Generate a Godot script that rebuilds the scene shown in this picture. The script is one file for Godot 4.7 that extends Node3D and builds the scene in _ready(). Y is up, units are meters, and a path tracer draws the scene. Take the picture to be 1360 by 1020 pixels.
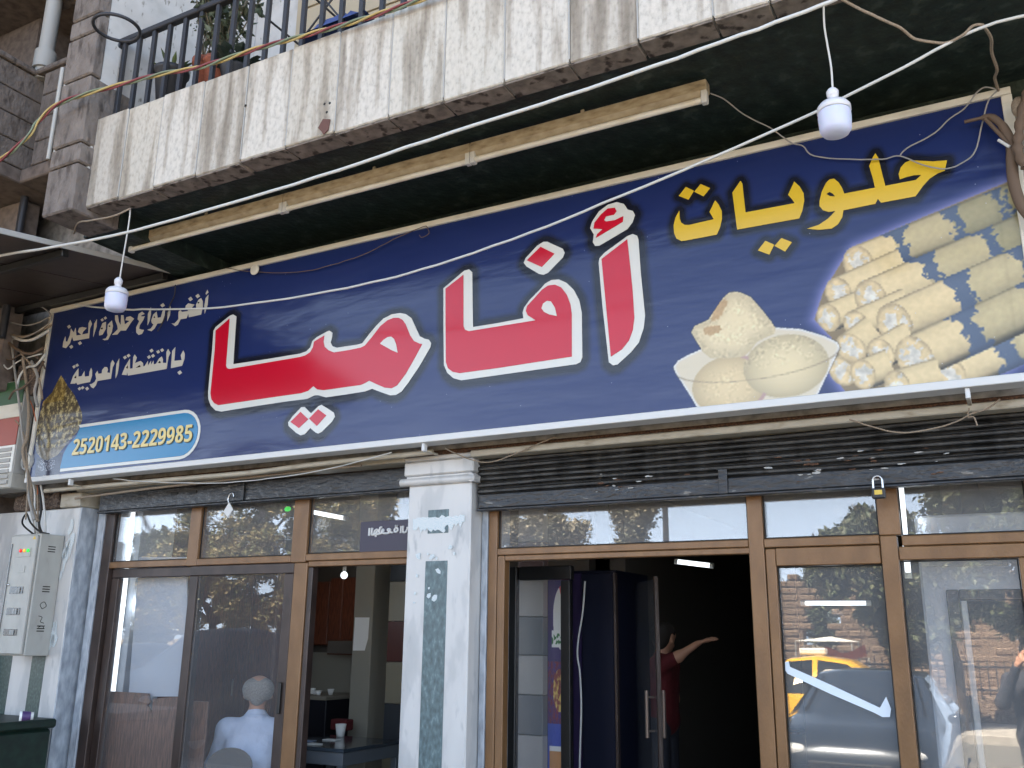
extends Node3D

var M := {}
var rng := RandomNumberGenerator.new()
var taken := {}


# ---------- camera, sky, sun ----------
func set_view() -> void:
	var cam := Camera3D.new()
	cam.name = "camera"
	cam.fov = 45.09
	cam.near = 0.05
	cam.far = 600.0
	cam.transform = Transform3D(Basis(Vector3(0.8803, 0.0117, -0.4742), Vector3(0.1140, 0.9652, 0.2355), Vector3(0.4605, -0.2614, 0.8483)), Vector3(0.0000, 1.6000, 4.6000))
	add_child(cam)
	cam.current = true
	var sky_mat := ProceduralSkyMaterial.new()
	sky_mat.sky_top_color = Color(0.27, 0.335, 0.43)
	sky_mat.sky_horizon_color = Color(0.85, 0.92, 1.0)
	sky_mat.sky_curve = 0.16
	sky_mat.ground_bottom_color = Color(0.30, 0.28, 0.26)
	sky_mat.ground_horizon_color = Color(0.62, 0.66, 0.70)
	sky_mat.sky_energy_multiplier = 1.0
	var sky := Sky.new()
	sky.sky_material = sky_mat
	var env := Environment.new()
	env.background_mode = Environment.BG_SKY
	env.sky = sky
	env.background_energy_multiplier = 0.92
	env.tonemap_mode = Environment.TONE_MAPPER_LINEAR
	env.tonemap_exposure = 8.8
	env.sdfgi_enabled = true
	env.ssao_enabled = true
	env.ssil_enabled = true
	var we := WorldEnvironment.new()
	we.name = "world_environment"
	we.environment = env
	add_child(we)
	var sun := DirectionalLight3D.new()
	sun.name = "sun"
	sun.light_color = Color(1.0, 0.95, 0.87)
	sun.light_energy = 1.6
	sun.light_angular_distance = 0.5
	sun.shadow_enabled = true
	add_child(sun)
	# the sun stands behind the shop, so that the street side of the building is in its own shade
	sun.look_at_from_position(Vector3.ZERO, Vector3(0.3, -1.25, 0.75))


# ---------- materials ----------
func mat(id: String, c: Color, rough := 0.7, metal := 0.0, spec := 0.5) -> StandardMaterial3D:
	var m := StandardMaterial3D.new()
	m.resource_name = id
	m.albedo_color = c
	m.roughness = rough
	m.metallic = metal
	m.metallic_specular = spec
	M[id] = m
	return m


func noise_tex(sd: int, freq: float, stops: Array, octaves := 5, kind := FastNoiseLite.TYPE_SIMPLEX_SMOOTH, size := 512) -> NoiseTexture2D:
	var n := FastNoiseLite.new()
	n.seed = sd
	n.noise_type = kind
	n.frequency = freq
	n.fractal_octaves = octaves
	var t := NoiseTexture2D.new()
	t.width = size
	t.height = size
	t.seamless = true
	t.noise = n
	var g := Gradient.new()
	var off := PackedFloat32Array()
	var col := PackedColorArray()
	for s in stops:
		off.append(s[0])
		col.append(s[1])
	g.offsets = off
	g.colors = col
	t.color_ramp = g
	return t


func grain_tex(sd: int, freq: float, strength: float) -> NoiseTexture2D:
	var n := FastNoiseLite.new()
	n.seed = sd
	n.frequency = freq
	n.fractal_octaves = 5
	var t := NoiseTexture2D.new()
	t.width = 512
	t.height = 512
	t.seamless = true
	t.noise = n
	t.as_normal_map = true
	t.bump_strength = strength
	return t


# base noise, an optional second coarser layer of stains multiplied on it, an optional fine relief
func surf(id: String, stops: Array, scale: Vector3, rough := 0.8, sd := 1, freq := 0.02, metal := 0.0, spec := 0.5) -> StandardMaterial3D:
	var m := mat(id, Color.WHITE, rough, metal, spec)
	m.albedo_texture = noise_tex(sd, freq, stops)
	m.uv1_triplanar = true
	m.uv1_world_triplanar = true
	m.uv1_scale = scale
	return m


func stains(m: StandardMaterial3D, stops: Array, scale: Vector3, sd: int, freq := 0.02) -> void:
	m.detail_enabled = true
	m.detail_albedo = noise_tex(sd, freq, stops)
	m.detail_blend_mode = BaseMaterial3D.BLEND_MODE_MUL
	m.detail_uv_layer = BaseMaterial3D.DETAIL_UV_2
	m.uv2_triplanar = true
	m.uv2_world_triplanar = true
	m.uv2_scale = scale


func relief(m: StandardMaterial3D, sd: int, freq: float, strength: float, amount := 1.0) -> void:
	m.normal_enabled = true
	m.normal_texture = grain_tex(sd, freq, strength)
	m.normal_scale = amount


func h(s: String) -> Color:
	return Color.html(s)


func make_materials() -> void:
	var W := Color.WHITE
	for k in 4:
		var tint: Color = [h("b9b4aa"), h("b3ada2"), h("bdb8af"), h("aea89e")][k]
		var m := surf("stone_panel_%d" % k, [[0.0, tint.darkened(0.16)], [0.35, tint.darkened(0.04)], [0.6, tint], [1.0, tint.lightened(0.08)]], Vector3(3.0, 1.8, 3.0), 0.85, 10 + k, 0.02)
		stains(m, [[0.0, h("a9a39c")], [0.3, h("d5d1cc")], [0.55, W], [1.0, W]], Vector3(1.3, 0.13, 1.3), 30 + k, 0.012)
		relief(m, 3 + k, 0.09, 3.0, 0.35)
	var ps := surf("pilaster_stone", [[0.0, h("5c5550")], [0.45, h("6b635e")], [1.0, h("78706a")]], Vector3(0.8, 0.4, 0.8), 0.85, 5)
	stains(ps, [[0.0, h("8a837d")], [0.45, W], [1.0, W]], Vector3(1.2, 0.4, 1.2), 36, 0.02)
	relief(ps, 8, 0.08, 4.0, 0.5)
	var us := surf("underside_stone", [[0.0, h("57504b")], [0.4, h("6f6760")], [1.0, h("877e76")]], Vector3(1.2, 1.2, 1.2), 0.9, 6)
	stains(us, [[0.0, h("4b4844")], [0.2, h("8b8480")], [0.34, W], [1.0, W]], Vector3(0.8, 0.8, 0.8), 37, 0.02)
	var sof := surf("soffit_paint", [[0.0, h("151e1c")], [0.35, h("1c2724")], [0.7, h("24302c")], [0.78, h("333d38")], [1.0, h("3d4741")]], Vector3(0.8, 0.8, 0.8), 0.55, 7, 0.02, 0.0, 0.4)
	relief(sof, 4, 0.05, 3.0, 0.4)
	var pw := surf("white_plaster", [[0.0, h("a5a4a2")], [0.4, h("b6b5b3")], [1.0, h("c2c1bf")]], Vector3(0.4, 0.4, 0.4), 0.9, 8)
	stains(pw, [[0.0, h("8c8a86")], [0.16, h("d5d3cf")], [0.24, W], [1.0, W]], Vector3(1.0, 0.5, 1.0), 38, 0.03)
	surf("grey_plaster", [[0.0, h("5d5a57")], [0.5, h("85817c")], [1.0, h("a19d97")]], Vector3(0.9, 0.9, 0.9), 0.9, 9)
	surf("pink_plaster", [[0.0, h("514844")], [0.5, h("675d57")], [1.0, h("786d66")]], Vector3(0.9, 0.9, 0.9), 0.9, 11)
	surf("rough_concrete", [[0.0, h("2f2723")], [0.45, h("5a4c43")], [0.7, h("75675b")], [1.0, h("93867a")]], Vector3(3, 3, 3), 0.95, 12, 0.03)
	relief(M.rough_concrete, 5, 0.05, 10.0, 1.0)
	surf("rust_gap", [[0.0, h("241812")], [0.5, h("4f3626")], [1.0, h("7a5a44")]], Vector3(3, 5, 3), 0.95, 13, 0.03)
	var mw := surf("white_marble", [[0.0, h("a3a3a2")], [0.42, h("b3b2b0")], [0.5, h("bfbdba")], [1.0, h("c6c4c0")]], Vector3(0.6, 0.2, 0.6), 0.3, 14, 0.012)
	stains(mw, [[0.0, h("c9ccd0")], [0.22, h("f0f1f2")], [0.3, W], [1.0, W]], Vector3(1.0, 0.3, 1.0), 39, 0.02)
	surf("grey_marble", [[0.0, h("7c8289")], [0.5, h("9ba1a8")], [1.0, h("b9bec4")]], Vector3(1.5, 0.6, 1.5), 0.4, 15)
	surf("green_marble", [[0.0, h("3b4a4c")], [0.35, h("4a5b5e")], [0.65, h("566a6d")], [0.85, h("687c7f")], [1.0, h("8a9a9b")]], Vector3(1.6, 0.9, 1.6), 0.35, 16, 0.035)
	surf("dark_green_marble", [[0.0, h("20302c")], [0.5, h("34463f")], [1.0, h("54665d")]], Vector3(3, 2, 3), 0.35, 17, 0.03)
	surf("paper_scrap", [[0.0, h("8fb4bc")], [0.35, h("adbfc3")], [0.42, h("cdd0d0")], [1.0, h("dadad8")]], Vector3(9, 9, 9), 0.8, 18, 0.03)
	var br := surf("bronze_frame", [[0.0, h("66492d")], [0.5, h("735333")], [1.0, h("7e5d3c")]], Vector3(0.6, 0.25, 0.6), 0.38, 19, 0.02, 0.15)
	relief(br, 6, 0.3, 1.0, 0.15)
	var br2 := surf("lit_bronze_frame", [[0.0, h("83582f")], [0.5, h("a06d3d")], [1.0, h("ad7847")]], Vector3(0.6, 0.25, 0.6), 0.36, 20, 0.02, 0.25)  # unused lit copy of bronze_frame, with the warm light put into its colour
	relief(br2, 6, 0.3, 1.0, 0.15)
	surf("dark_bronze", [[0.0, h("2a211d")], [0.5, h("3a2e29")], [1.0, h("463832")]], Vector3(0.6, 0.3, 0.6), 0.4, 21, 0.02, 0.2)
	mat("black_frame", h("131313"), 0.4)
	mat("gasket", h("0a0a0a"), 0.6)
	var sh := surf("shutter_paint", [[0.0, h("2a2826")], [0.5, h("393734")], [0.70, h("46433f")], [0.80, h("2f2c29")], [0.83, h("5c5b57")], [0.9, h("7a7872")], [1.0, h("5c4d3f")]], Vector3(0.3, 1.6, 0.3), 0.55, 22, 0.02)
	stains(sh, [[0.0, h("5e5348")], [0.3, h("a9a39c")], [0.46, W], [1.0, W]], Vector3(0.6, 0.9, 0.6), 40, 0.02)
	relief(sh, 7, 0.06, 5.0, 0.6)
	var sr := surf("shutter_rail", [[0.0, h("1a1b1d")], [0.6, h("26272a")], [0.80, h("313234")], [0.845, h("3a3a38")], [0.86, h("6f6e69")], [1.0, h("5a5149")]], Vector3(0.4, 1.2, 0.4), 0.38, 23, 0.025)
	relief(sr, 9, 0.05, 5.0, 0.5)
	surf("cream_metal", [[0.0, h("7b6d5a")], [0.22, h("988f7d")], [0.4, h("a59d8d")], [1.0, h("b0a999")]], Vector3(0.5, 1.2, 1.2), 0.5, 24, 0.025)
	surf("old_gold_metal", [[0.0, h("7a6d58")], [0.3, h("9d9078")], [0.6, h("aca088")], [1.0, h("beb39d")]], Vector3(0.6, 1.6, 1.6), 0.45, 25, 0.03, 0.15)
	surf("yellowed_tube", [[0.0, h("b8ad93")], [0.4, h("cbc6b8")], [1.0, h("d6d3ca")]], Vector3(0.4, 1.5, 1.5), 0.3, 26, 0.02)
	surf("sign_frame", [[0.0, h("b3aea0")], [0.3, h("c4bfb1")], [1.0, h("cec9bc")]], Vector3(0.4, 1.2, 1.2), 0.45, 27, 0.02)
	mat("sign_frame_white", h("c6c6c4"), 0.4)
	mat("sign_grey", h("9d9d9a"), 0.6)
	mat("cable_white", h("bdbdb9"), 0.5)
	surf("cable_tan", [[0.0, h("6d5f50")], [1.0, h("9c8d7a")]], Vector3(9, 9, 9), 0.7, 28)
	mat("cable_grey", h("8d8a86"), 0.6)
	mat("cable_brown", h("5d4c3e"), 0.75)
	mat("cable_black", h("191919"), 0.6)
	mat("dull_steel", h("6b5f58"), 0.35, 0.6)
	mat("strand_red", h("77383d"), 0.5)
	mat("strand_yellow", h("a8935c"), 0.5)
	mat("strand_green", h("6b7762"), 0.5)
	mat("bulb_plastic", h("c9cacf"), 0.35)
	mat("bulb_diffuser", h("bfc4da"), 0.4)
	M.bulb_diffuser.subsurf_scatter_enabled = true
	M.bulb_diffuser.subsurf_scatter_strength = 0.3
	mat("rail_iron", h("34353a"), 0.5, 0.3)
	mat("pot_black", h("2a2c31"), 0.6)
	surf("pot_clay", [[0.0, h("6b3a2b")], [1.0, h("94553f")]], Vector3(6, 6, 6), 0.85, 29)
	surf("meter_paint", [[0.0, h("97958e")], [0.3, h("a3a19a")], [1.0, h("abaaa3")]], Vector3(0.8, 0.4, 0.8), 0.5, 31)
	mat("meter_window", h("24221f"), 0.2)
	mat("steel", h("b9b9b9"), 0.25, 0.9)
	mat("brass", h("b59a4a"), 0.35, 0.8)
	mat("lock_black", h("1c1b1a"), 0.4)
	mat("glass", Color(1, 1, 1, 0.03), 0.0)
	M.glass.transparency = BaseMaterial3D.TRANSPARENCY_ALPHA
	mat("wood_board", W, 0.55)
	M.wood_board = surf("wood_board", [[0.0, h("3a251a")], [0.35, h("523627")], [0.6, h("624331")], [1.0, h("704e3a")]], Vector3(3.2, 0.35, 3.2), 0.5, 32, 0.03)
	surf("cabinet_wood", [[0.0, h("3f2015")], [0.5, h("623421")], [1.0, h("7a452d")]], Vector3(5, 0.5, 5), 0.45, 33, 0.03)
	mat("interior_cream", h("8f8a7d"), 0.8)
	mat("interior_dark", h("57514a"), 0.8)
	surf("floor_tile", [[0.0, h("34302d")], [1.0, h("4a4540")]], Vector3(2, 2, 2), 0.35, 34)
	mat("white_panel", h("a3a9b2"), 0.45)
	mat("fridge_white", h("9a9da1"), 0.35)
	mat("navy_panel", h("0b0f20"), 0.55, 0.0, 0.3)
	mat("purple_panel", h("251a3c"), 0.3)
	mat("table_top", h("3b444d"), 0.12)
	mat("table_leg", h("5d6369"), 0.4)
	mat("paper", h("e6e6e2"), 0.8)
	mat("skin", h("b98a70"), 0.55)
	relief(M.skin, 15, 0.2, 2.0, 0.25)
	M.skin.uv1_triplanar = true
	M.skin.uv1_world_triplanar = true
	M.skin.uv1_scale = Vector3(6, 6, 6)
	surf("shirt_blue", [[0.0, h("bfcbe2")], [1.0, h("cfd9ec")]], Vector3(1.6, 0.9, 1.6), 0.85, 51, 0.02)
	relief(M.shirt_blue, 16, 0.010, 14.0, 0.6)
	surf("shirt_red", [[0.0, h("521519")], [1.0, h("641d23")]], Vector3(1.6, 0.9, 1.6), 0.9, 53, 0.02)
	relief(M.shirt_red, 18, 0.010, 14.0, 0.6)
	mat("shirt_dark", h("272a33"), 0.85)
	mat("trousers", h("2b2d36"), 0.85)
	surf("hair_grey", [[0.0, h("4f4b47")], [0.5, h("8b8782")], [1.0, h("b5b1ab")]], Vector3(9, 3, 9), 0.9, 52, 0.04)
	relief(M.hair_grey, 17, 0.08, 12.0, 1.0)
	mat("hair_dark", h("231d19"), 0.8)
	mat("shoe", h("1d1a18"), 0.6)
	mat("eye", h("1b1513"), 0.3)
	mat("chair_back", h("231c18"), 0.4)
	surf("dumpster", [[0.0, h("0c1a15")], [0.5, h("13261e")], [1.0, h("1d3229")]], Vector3(1, 1, 1), 0.5, 35)
	mat("tube_lit", h("ffffff"), 0.4)
	M.tube_lit.emission_enabled = true
	M.tube_lit.emission = Color(0.93, 0.97, 1.0)
	M.tube_lit.emission_energy_multiplier = 0.22
	for led in [["led_red", "ff2a1e"], ["led_amber", "ffc04a"], ["led_green", "3cff58"]]:
		var l := mat(led[0], h(led[1]), 0.4)
		l.emission_enabled = true
		l.emission = h(led[1])
		l.emission_energy_multiplier = 0.06
	# outside, seen in the panes
	surf("asphalt", [[0.0, h("55534f")], [0.5, h("686660")], [1.0, h("78756f")]], Vector3(0.4, 0.4, 0.4), 0.9, 41)
	surf("pavement", [[0.0, h("8a857d")], [0.5, h("a39d94")], [1.0, h("b3ada4")]], Vector3(0.5, 0.5, 0.5), 0.9, 42)
	surf("dry_ground", [[0.0, h("5f5340")], [0.5, h("857660")], [1.0, h("9c8c74")]], Vector3(0.2, 0.2, 0.2), 0.95, 43)
	mat("road_paint", h("d6d4cc"), 0.8)
	var rw := surf("ruin_stone", [[0.0, h("3f3026")], [0.35, h("6b5646")], [0.6, h("83705e")], [1.0, h("a18d79")]], Vector3(0.5, 0.8, 0.5), 0.95, 44, 0.04)
	relief(rw, 12, 0.06, 12.0, 1.0)
	surf("bark", [[0.0, h("33291f")], [1.0, h("5d4c3b")]], Vector3(4, 1, 4), 0.95, 45)
	mat("leaf", W, 0.6)
	M.leaf.vertex_color_use_as_albedo = true
	M.leaf.backlight_enabled = true
	M.leaf.backlight = Color(0.35, 0.35, 0.2)
	mat("taxi_paint", h("f2b705"), 0.3)
	mat("blue_car_paint", h("1f2936"), 0.25, 0.3)
	mat("suv_paint", h("10131a"), 0.45, 0.0, 0.3)
	for c in ["taxi_paint", "blue_car_paint", "suv_paint"]:
		M[c].clearcoat_enabled = true
		M[c].clearcoat = 1.0
		M[c].clearcoat_roughness = 0.04
	M.suv_paint.clearcoat = 0.35
	M.suv_paint.clearcoat_roughness = 0.12
	mat("car_glass", h("0b0d10"), 0.05)
	mat("tyre", h("161616"), 0.85)
	mat("rim", h("9a9da1"), 0.35, 0.7)
	mat("car_lamp", h("d8dadc"), 0.1)
	mat("car_red_lamp", h("8a1512"), 0.15)
	mat("canvas_white", h("dedcd4"), 0.85)
	mat("canvas_red", h("a8502f"), 0.9)
	surf("storey_stone", [[0.0, h("8d8378")], [1.0, h("b0a699")]], Vector3(0.5, 0.5, 0.5), 0.9, 46)
	mat("window_dark", h("14171a"), 0.1)


# ---------- mesh helpers ----------
func st() -> SurfaceTool:
	var s := SurfaceTool.new()
	s.begin(Mesh.PRIMITIVE_TRIANGLES)
	return s


func tri(s: SurfaceTool, a: Vector3, b: Vector3, c: Vector3, out: Vector3) -> void:
	if (a - c).cross(a - b).dot(out) < 0.0:
		var t := b
		b = c
		c = t
	s.add_vertex(a)
	s.add_vertex(b)
	s.add_vertex(c)


func quad(s: SurfaceTool, a: Vector3, b: Vector3, c: Vector3, d: Vector3, out: Vector3) -> void:
	tri(s, a, b, c, out)
	tri(s, a, c, d, out)


# a box with chamfered edges between two corners
func box(s: SurfaceTool, lo: Vector3, hi: Vector3, bev := 0.004, place := Transform3D.IDENTITY) -> SurfaceTool:
	s.set_smooth_group(-1)
	var c := (lo + hi) * 0.5
	var e := (hi - lo).abs() * 0.5
	bev = minf(bev, minf(e.x, minf(e.y, e.z)) * 0.45)
	var at := func(sx: float, sy: float, sz: float, ax: int) -> Vector3:
		var v := Vector3(sx * e.x, sy * e.y, sz * e.z)
		var b := Vector3(sx, sy, sz) * bev
		b[ax] = 0.0
		return place * (c + v - b)
	var bs := place.basis
	for ax in 3:
		var u := (ax + 1) % 3
		var w := (ax + 2) % 3
		for sg in [-1.0, 1.0]:
			var q := []
			for k in [[-1.0, -1.0], [1.0, -1.0], [1.0, 1.0], [-1.0, 1.0]]:
				var sv := Vector3.ZERO
				sv[ax] = sg
				sv[u] = k[0]
				sv[w] = k[1]
				q.append(at.call(sv.x, sv.y, sv.z, ax))
			var n := Vector3.ZERO
			n[ax] = sg
			quad(s, q[0], q[1], q[2], q[3], bs * n)
		if bev > 0.0:
			# the four edges that run along ax
			for su in [-1.0, 1.0]:
				for sw in [-1.0, 1.0]:
					var lo_s := Vector3.ZERO
					lo_s[ax] = -1.0
					lo_s[u] = su
					lo_s[w] = sw
					var hi_s := lo_s
					hi_s[ax] = 1.0
					var n2 := Vector3.ZERO
					n2[u] = su
					n2[w] = sw
					quad(s, at.call(lo_s.x, lo_s.y, lo_s.z, u), at.call(hi_s.x, hi_s.y, hi_s.z, u), at.call(hi_s.x, hi_s.y, hi_s.z, w), at.call(lo_s.x, lo_s.y, lo_s.z, w), bs * n2)
	if bev > 0.0:
		for sx in [-1.0, 1.0]:
			for sy in [-1.0, 1.0]:
				for sz in [-1.0, 1.0]:
					tri(s, at.call(sx, sy, sz, 0), at.call(sx, sy, sz, 1), at.call(sx, sy, sz, 2), bs * Vector3(sx, sy, sz))
	return s


# a round bar along points; r is a radius or one radius per point
func tube(s: SurfaceTool, pts: Array, r, sides := 8, caps := true) -> SurfaceTool:
	var n := pts.size()
	var rings := []
	var up := Vector3.UP
	var d0: Vector3 = (pts[1] - pts[0]).normalized()
	if absf(d0.dot(up)) > 0.9:
		up = Vector3.RIGHT
	var side := d0.cross(up).normalized()
	for i in n:
		var d: Vector3 = (pts[mini(i + 1, n - 1)] - pts[maxi(i - 1, 0)]).normalized()
		side = (side - d * side.dot(d)).normalized()
		var o := d.cross(side)
		var rr: float = r[i] if r is Array else r
		var ring := []
		for k in sides:
			var a := TAU * k / sides
			ring.append(pts[i] + (side * cos(a) + o * sin(a)) * rr)
		rings.append(ring)
	s.set_smooth_group(1)
	for i in n - 1:
		for k in sides:
			var k2 := (k + 1) % sides
			var mid: Vector3 = (rings[i][k] + rings[i + 1][k2]) * 0.5 - (pts[i] + pts[i + 1]) * 0.5
			quad(s, rings[i][k], rings[i][k2], rings[i + 1][k2], rings[i + 1][k], mid)
	if caps:
		s.set_smooth_group(-1)
		for k in sides:
			var k2 := (k + 1) % sides
			tri(s, pts[0], rings[0][k], rings[0][k2], pts[0] - pts[1])
			tri(s, pts[n - 1], rings[n - 1][k], rings[n - 1][k2], pts[n - 1] - pts[n - 2])
	return s


# a turned shape about the y axis through at; profile holds Vector2(radius, height)
func lathe(s: SurfaceTool, at: Vector3, profile: Array, sides := 24, basis := Basis.IDENTITY, group := 1) -> SurfaceTool:
	s.set_smooth_group(group)
	for i in profile.size() - 1:
		var p: Vector2 = profile[i]
		var q: Vector2 = profile[i + 1]
		for k in sides:
			var a := TAU * k / sides
			var b := TAU * (k + 1) / sides
			var v := []
			for e in [[p, a], [p, b], [q, b], [q, a]]:
				v.append(at + basis * Vector3(e[0].x * cos(e[1]), e[0].y, e[0].x * sin(e[1])))
			var slope := Vector2(q.y - p.y, -(q.x - p.x))
			var m := (a + b) * 0.5
			var out := basis * Vector3(slope.x * cos(m), slope.y, slope.x * sin(m))
			if p.x > 1e-5:
				tri(s, v[0], v[1], v[2], out)
			if q.x > 1e-5:
				tri(s, v[0], v[2], v[3], out)
	return s


# a flat outline as a thin plate: at is the frame whose x and y axes hold the outline
func plate(s: SurfaceTool, outline: PackedVector2Array, thick: float, at := Transform3D.IDENTITY) -> SurfaceTool:
	s.set_smooth_group(-1)
	var idx := Geometry2D.triangulate_polygon(outline)
	if idx.is_empty():
		outline.reverse()
		idx = Geometry2D.triangulate_polygon(outline)
	if idx.is_empty():
		print("no triangles for an outline of ", outline.size())
	for i in range(0, idx.size(), 3):
		var v := []
		for k in 3:
			var p: Vector2 = outline[idx[i + k]]
			v.append(Vector3(p.x, p.y, 0))
		tri(s, at * (v[0] + Vector3(0, 0, thick)), at * (v[1] + Vector3(0, 0, thick)), at * (v[2] + Vector3(0, 0, thick)), at.basis.z)
		tri(s, at * v[0], at * v[1], at * v[2], -at.basis.z)
	var turn := 1.0 if Geometry2D.is_polygon_clockwise(outline) else -1.0
	for i in outline.size():
		var p := outline[i]
		var q := outline[(i + 1) % outline.size()]
		var n := Vector2(-(q.y - p.y), q.x - p.x) * turn
		quad(s, at * Vector3(p.x, p.y, 0), at * Vector3(q.x, q.y, 0), at * Vector3(q.x, q.y, thick), at * Vector3(p.x, p.y, thick), at.basis * Vector3(n.x, n.y, 0))
	return s


func ball(s: SurfaceTool, c: Vector3, r: Vector3, rings := 8, sides := 12) -> SurfaceTool:
	s.set_smooth_group(1)
	var at := func(i: int, k: int) -> Vector3:
		var t := PI * i / rings
		var a := TAU * k / sides
		return c + Vector3(sin(t) * cos(a), cos(t), sin(t) * sin(a)) * r
	for i in rings:
		for k in sides:
			var a: Vector3 = at.call(i, k)
			var b: Vector3 = at.call(i, k + 1)
			var d: Vector3 = at.call(i + 1, k)
			var e: Vector3 = at.call(i + 1, k + 1)
			if i > 0:
				tri(s, a, b, e, a + e - c * 2.0)
			if i < rings - 1:
				tri(s, a, e, d, a + e - c * 2.0)
	return s


func done(s: SurfaceTool) -> ArrayMesh:
	s.generate_normals()
	s.index()
	return s.commit()


func smooth_path(pts: Array, step := 6) -> Array:
	var out := []
	var n := pts.size()
	for i in n - 1:
		var a: Vector3 = pts[maxi(i - 1, 0)]
		var b: Vector3 = pts[i]
		var c: Vector3 = pts[i + 1]
		var d: Vector3 = pts[mini(i + 2, n - 1)]
		for k in step:
			var t := float(k) / step
			out.append(b.cubic_interpolate(c, a, d, t))
	out.append(pts[n - 1])
	return out


func sagging(a: Vector3, b: Vector3, sag: float, n := 20) -> Array:
	var out := []
	for i in n + 1:
		var t := float(i) / n
		out.append(a.lerp(b, t) - Vector3(0, sag * 4.0 * t * (1.0 - t), 0))
	return out


# ---------- object helpers ----------
func numbered(called: String) -> String:
	var k: int = taken.get(called, 0)
	taken[called] = k + 1
	return called if k == 0 else "%s_%03d" % [called, k]


func tag(o: Node3D, label: String, category: String, group := "") -> Node3D:
	o.set_meta("label", label)
	o.set_meta("category", category)
	if group:
		o.set_meta("group", group)
	return o


func thing(called: String, label: String, category: String, at := Vector3.ZERO, group := "") -> Node3D:
	var o := Node3D.new()
	o.name = numbered(called)
	add_child(o)
	o.position = at
	return tag(o, label, category, group)


func part(parent: Node3D, called: String, mesh: Mesh, m: Material, label := "") -> MeshInstance3D:
	var o := MeshInstance3D.new()
	o.name = called
	o.mesh = mesh
	o.material_override = m
	parent.add_child(o, true)
	if label:
		o.set_meta("label", label)
	return o


func solo(called: String, label: String, category: String, mesh: Mesh, m: Material, group := "") -> MeshInstance3D:
	var o := MeshInstance3D.new()
	o.name = numbered(called)
	o.mesh = mesh
	o.material_override = m
	add_child(o)
	tag(o, label, category, group)
	return o


func structure(called: String, mesh: Mesh, m: Material) -> MeshInstance3D:
	var o := MeshInstance3D.new()
	o.name = numbered(called)
	o.mesh = mesh
	o.material_override = m
	add_child(o)
	o.set_meta("kind", "structure")
	return o


func b(x0: float, x1: float, y0: float, y1: float, z0: float, z1: float, bev := 0.004) -> ArrayMesh:
	return done(box(st(), Vector3(x0, y0, z0), Vector3(x1, y1, z1), bev))


func copy_of(src: Node3D, at: Vector3, label: String) -> Node3D:
	var o: Node3D = src.duplicate()
	var base := String(src.name)
	o.name = numbered(base)
	add_child(o)
	o.position = at
	o.set_meta("label", label)
	return o


# ---------- ground, street and the house ----------
func build_street() -> void:
	structure("ground", b(-160, 160, -0.9, -0.16, -60, 260, 0.0), M.dry_ground)
	structure("road", b(-160, 160, -0.4, -0.15, 4.2, 14.0, 0.0), M.asphalt)
	structure("pavement", b(-160, 160, -0.5, 0.0, -0.6, 4.0, 0.0), M.pavement)
	structure("far_pavement", b(-160, 160, -0.5, 0.0, 14.2, 17.2, 0.0), M.pavement)
	for k in [[4.0, 4.2], [14.0, 14.2]]:
		structure("kerb", b(-160, 160, -0.45, 0.012, k[0] + 0.002, k[1] - 0.002, 0.02), M.pavement)
	for i in 12:
		var x := -26.0 + i * 4.0
		structure("lane_marking", b(x, x + 1.8, -0.149, -0.146, 9.05, 9.17, 0.0), M.road_paint)


const ROOF := 7.6


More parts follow.
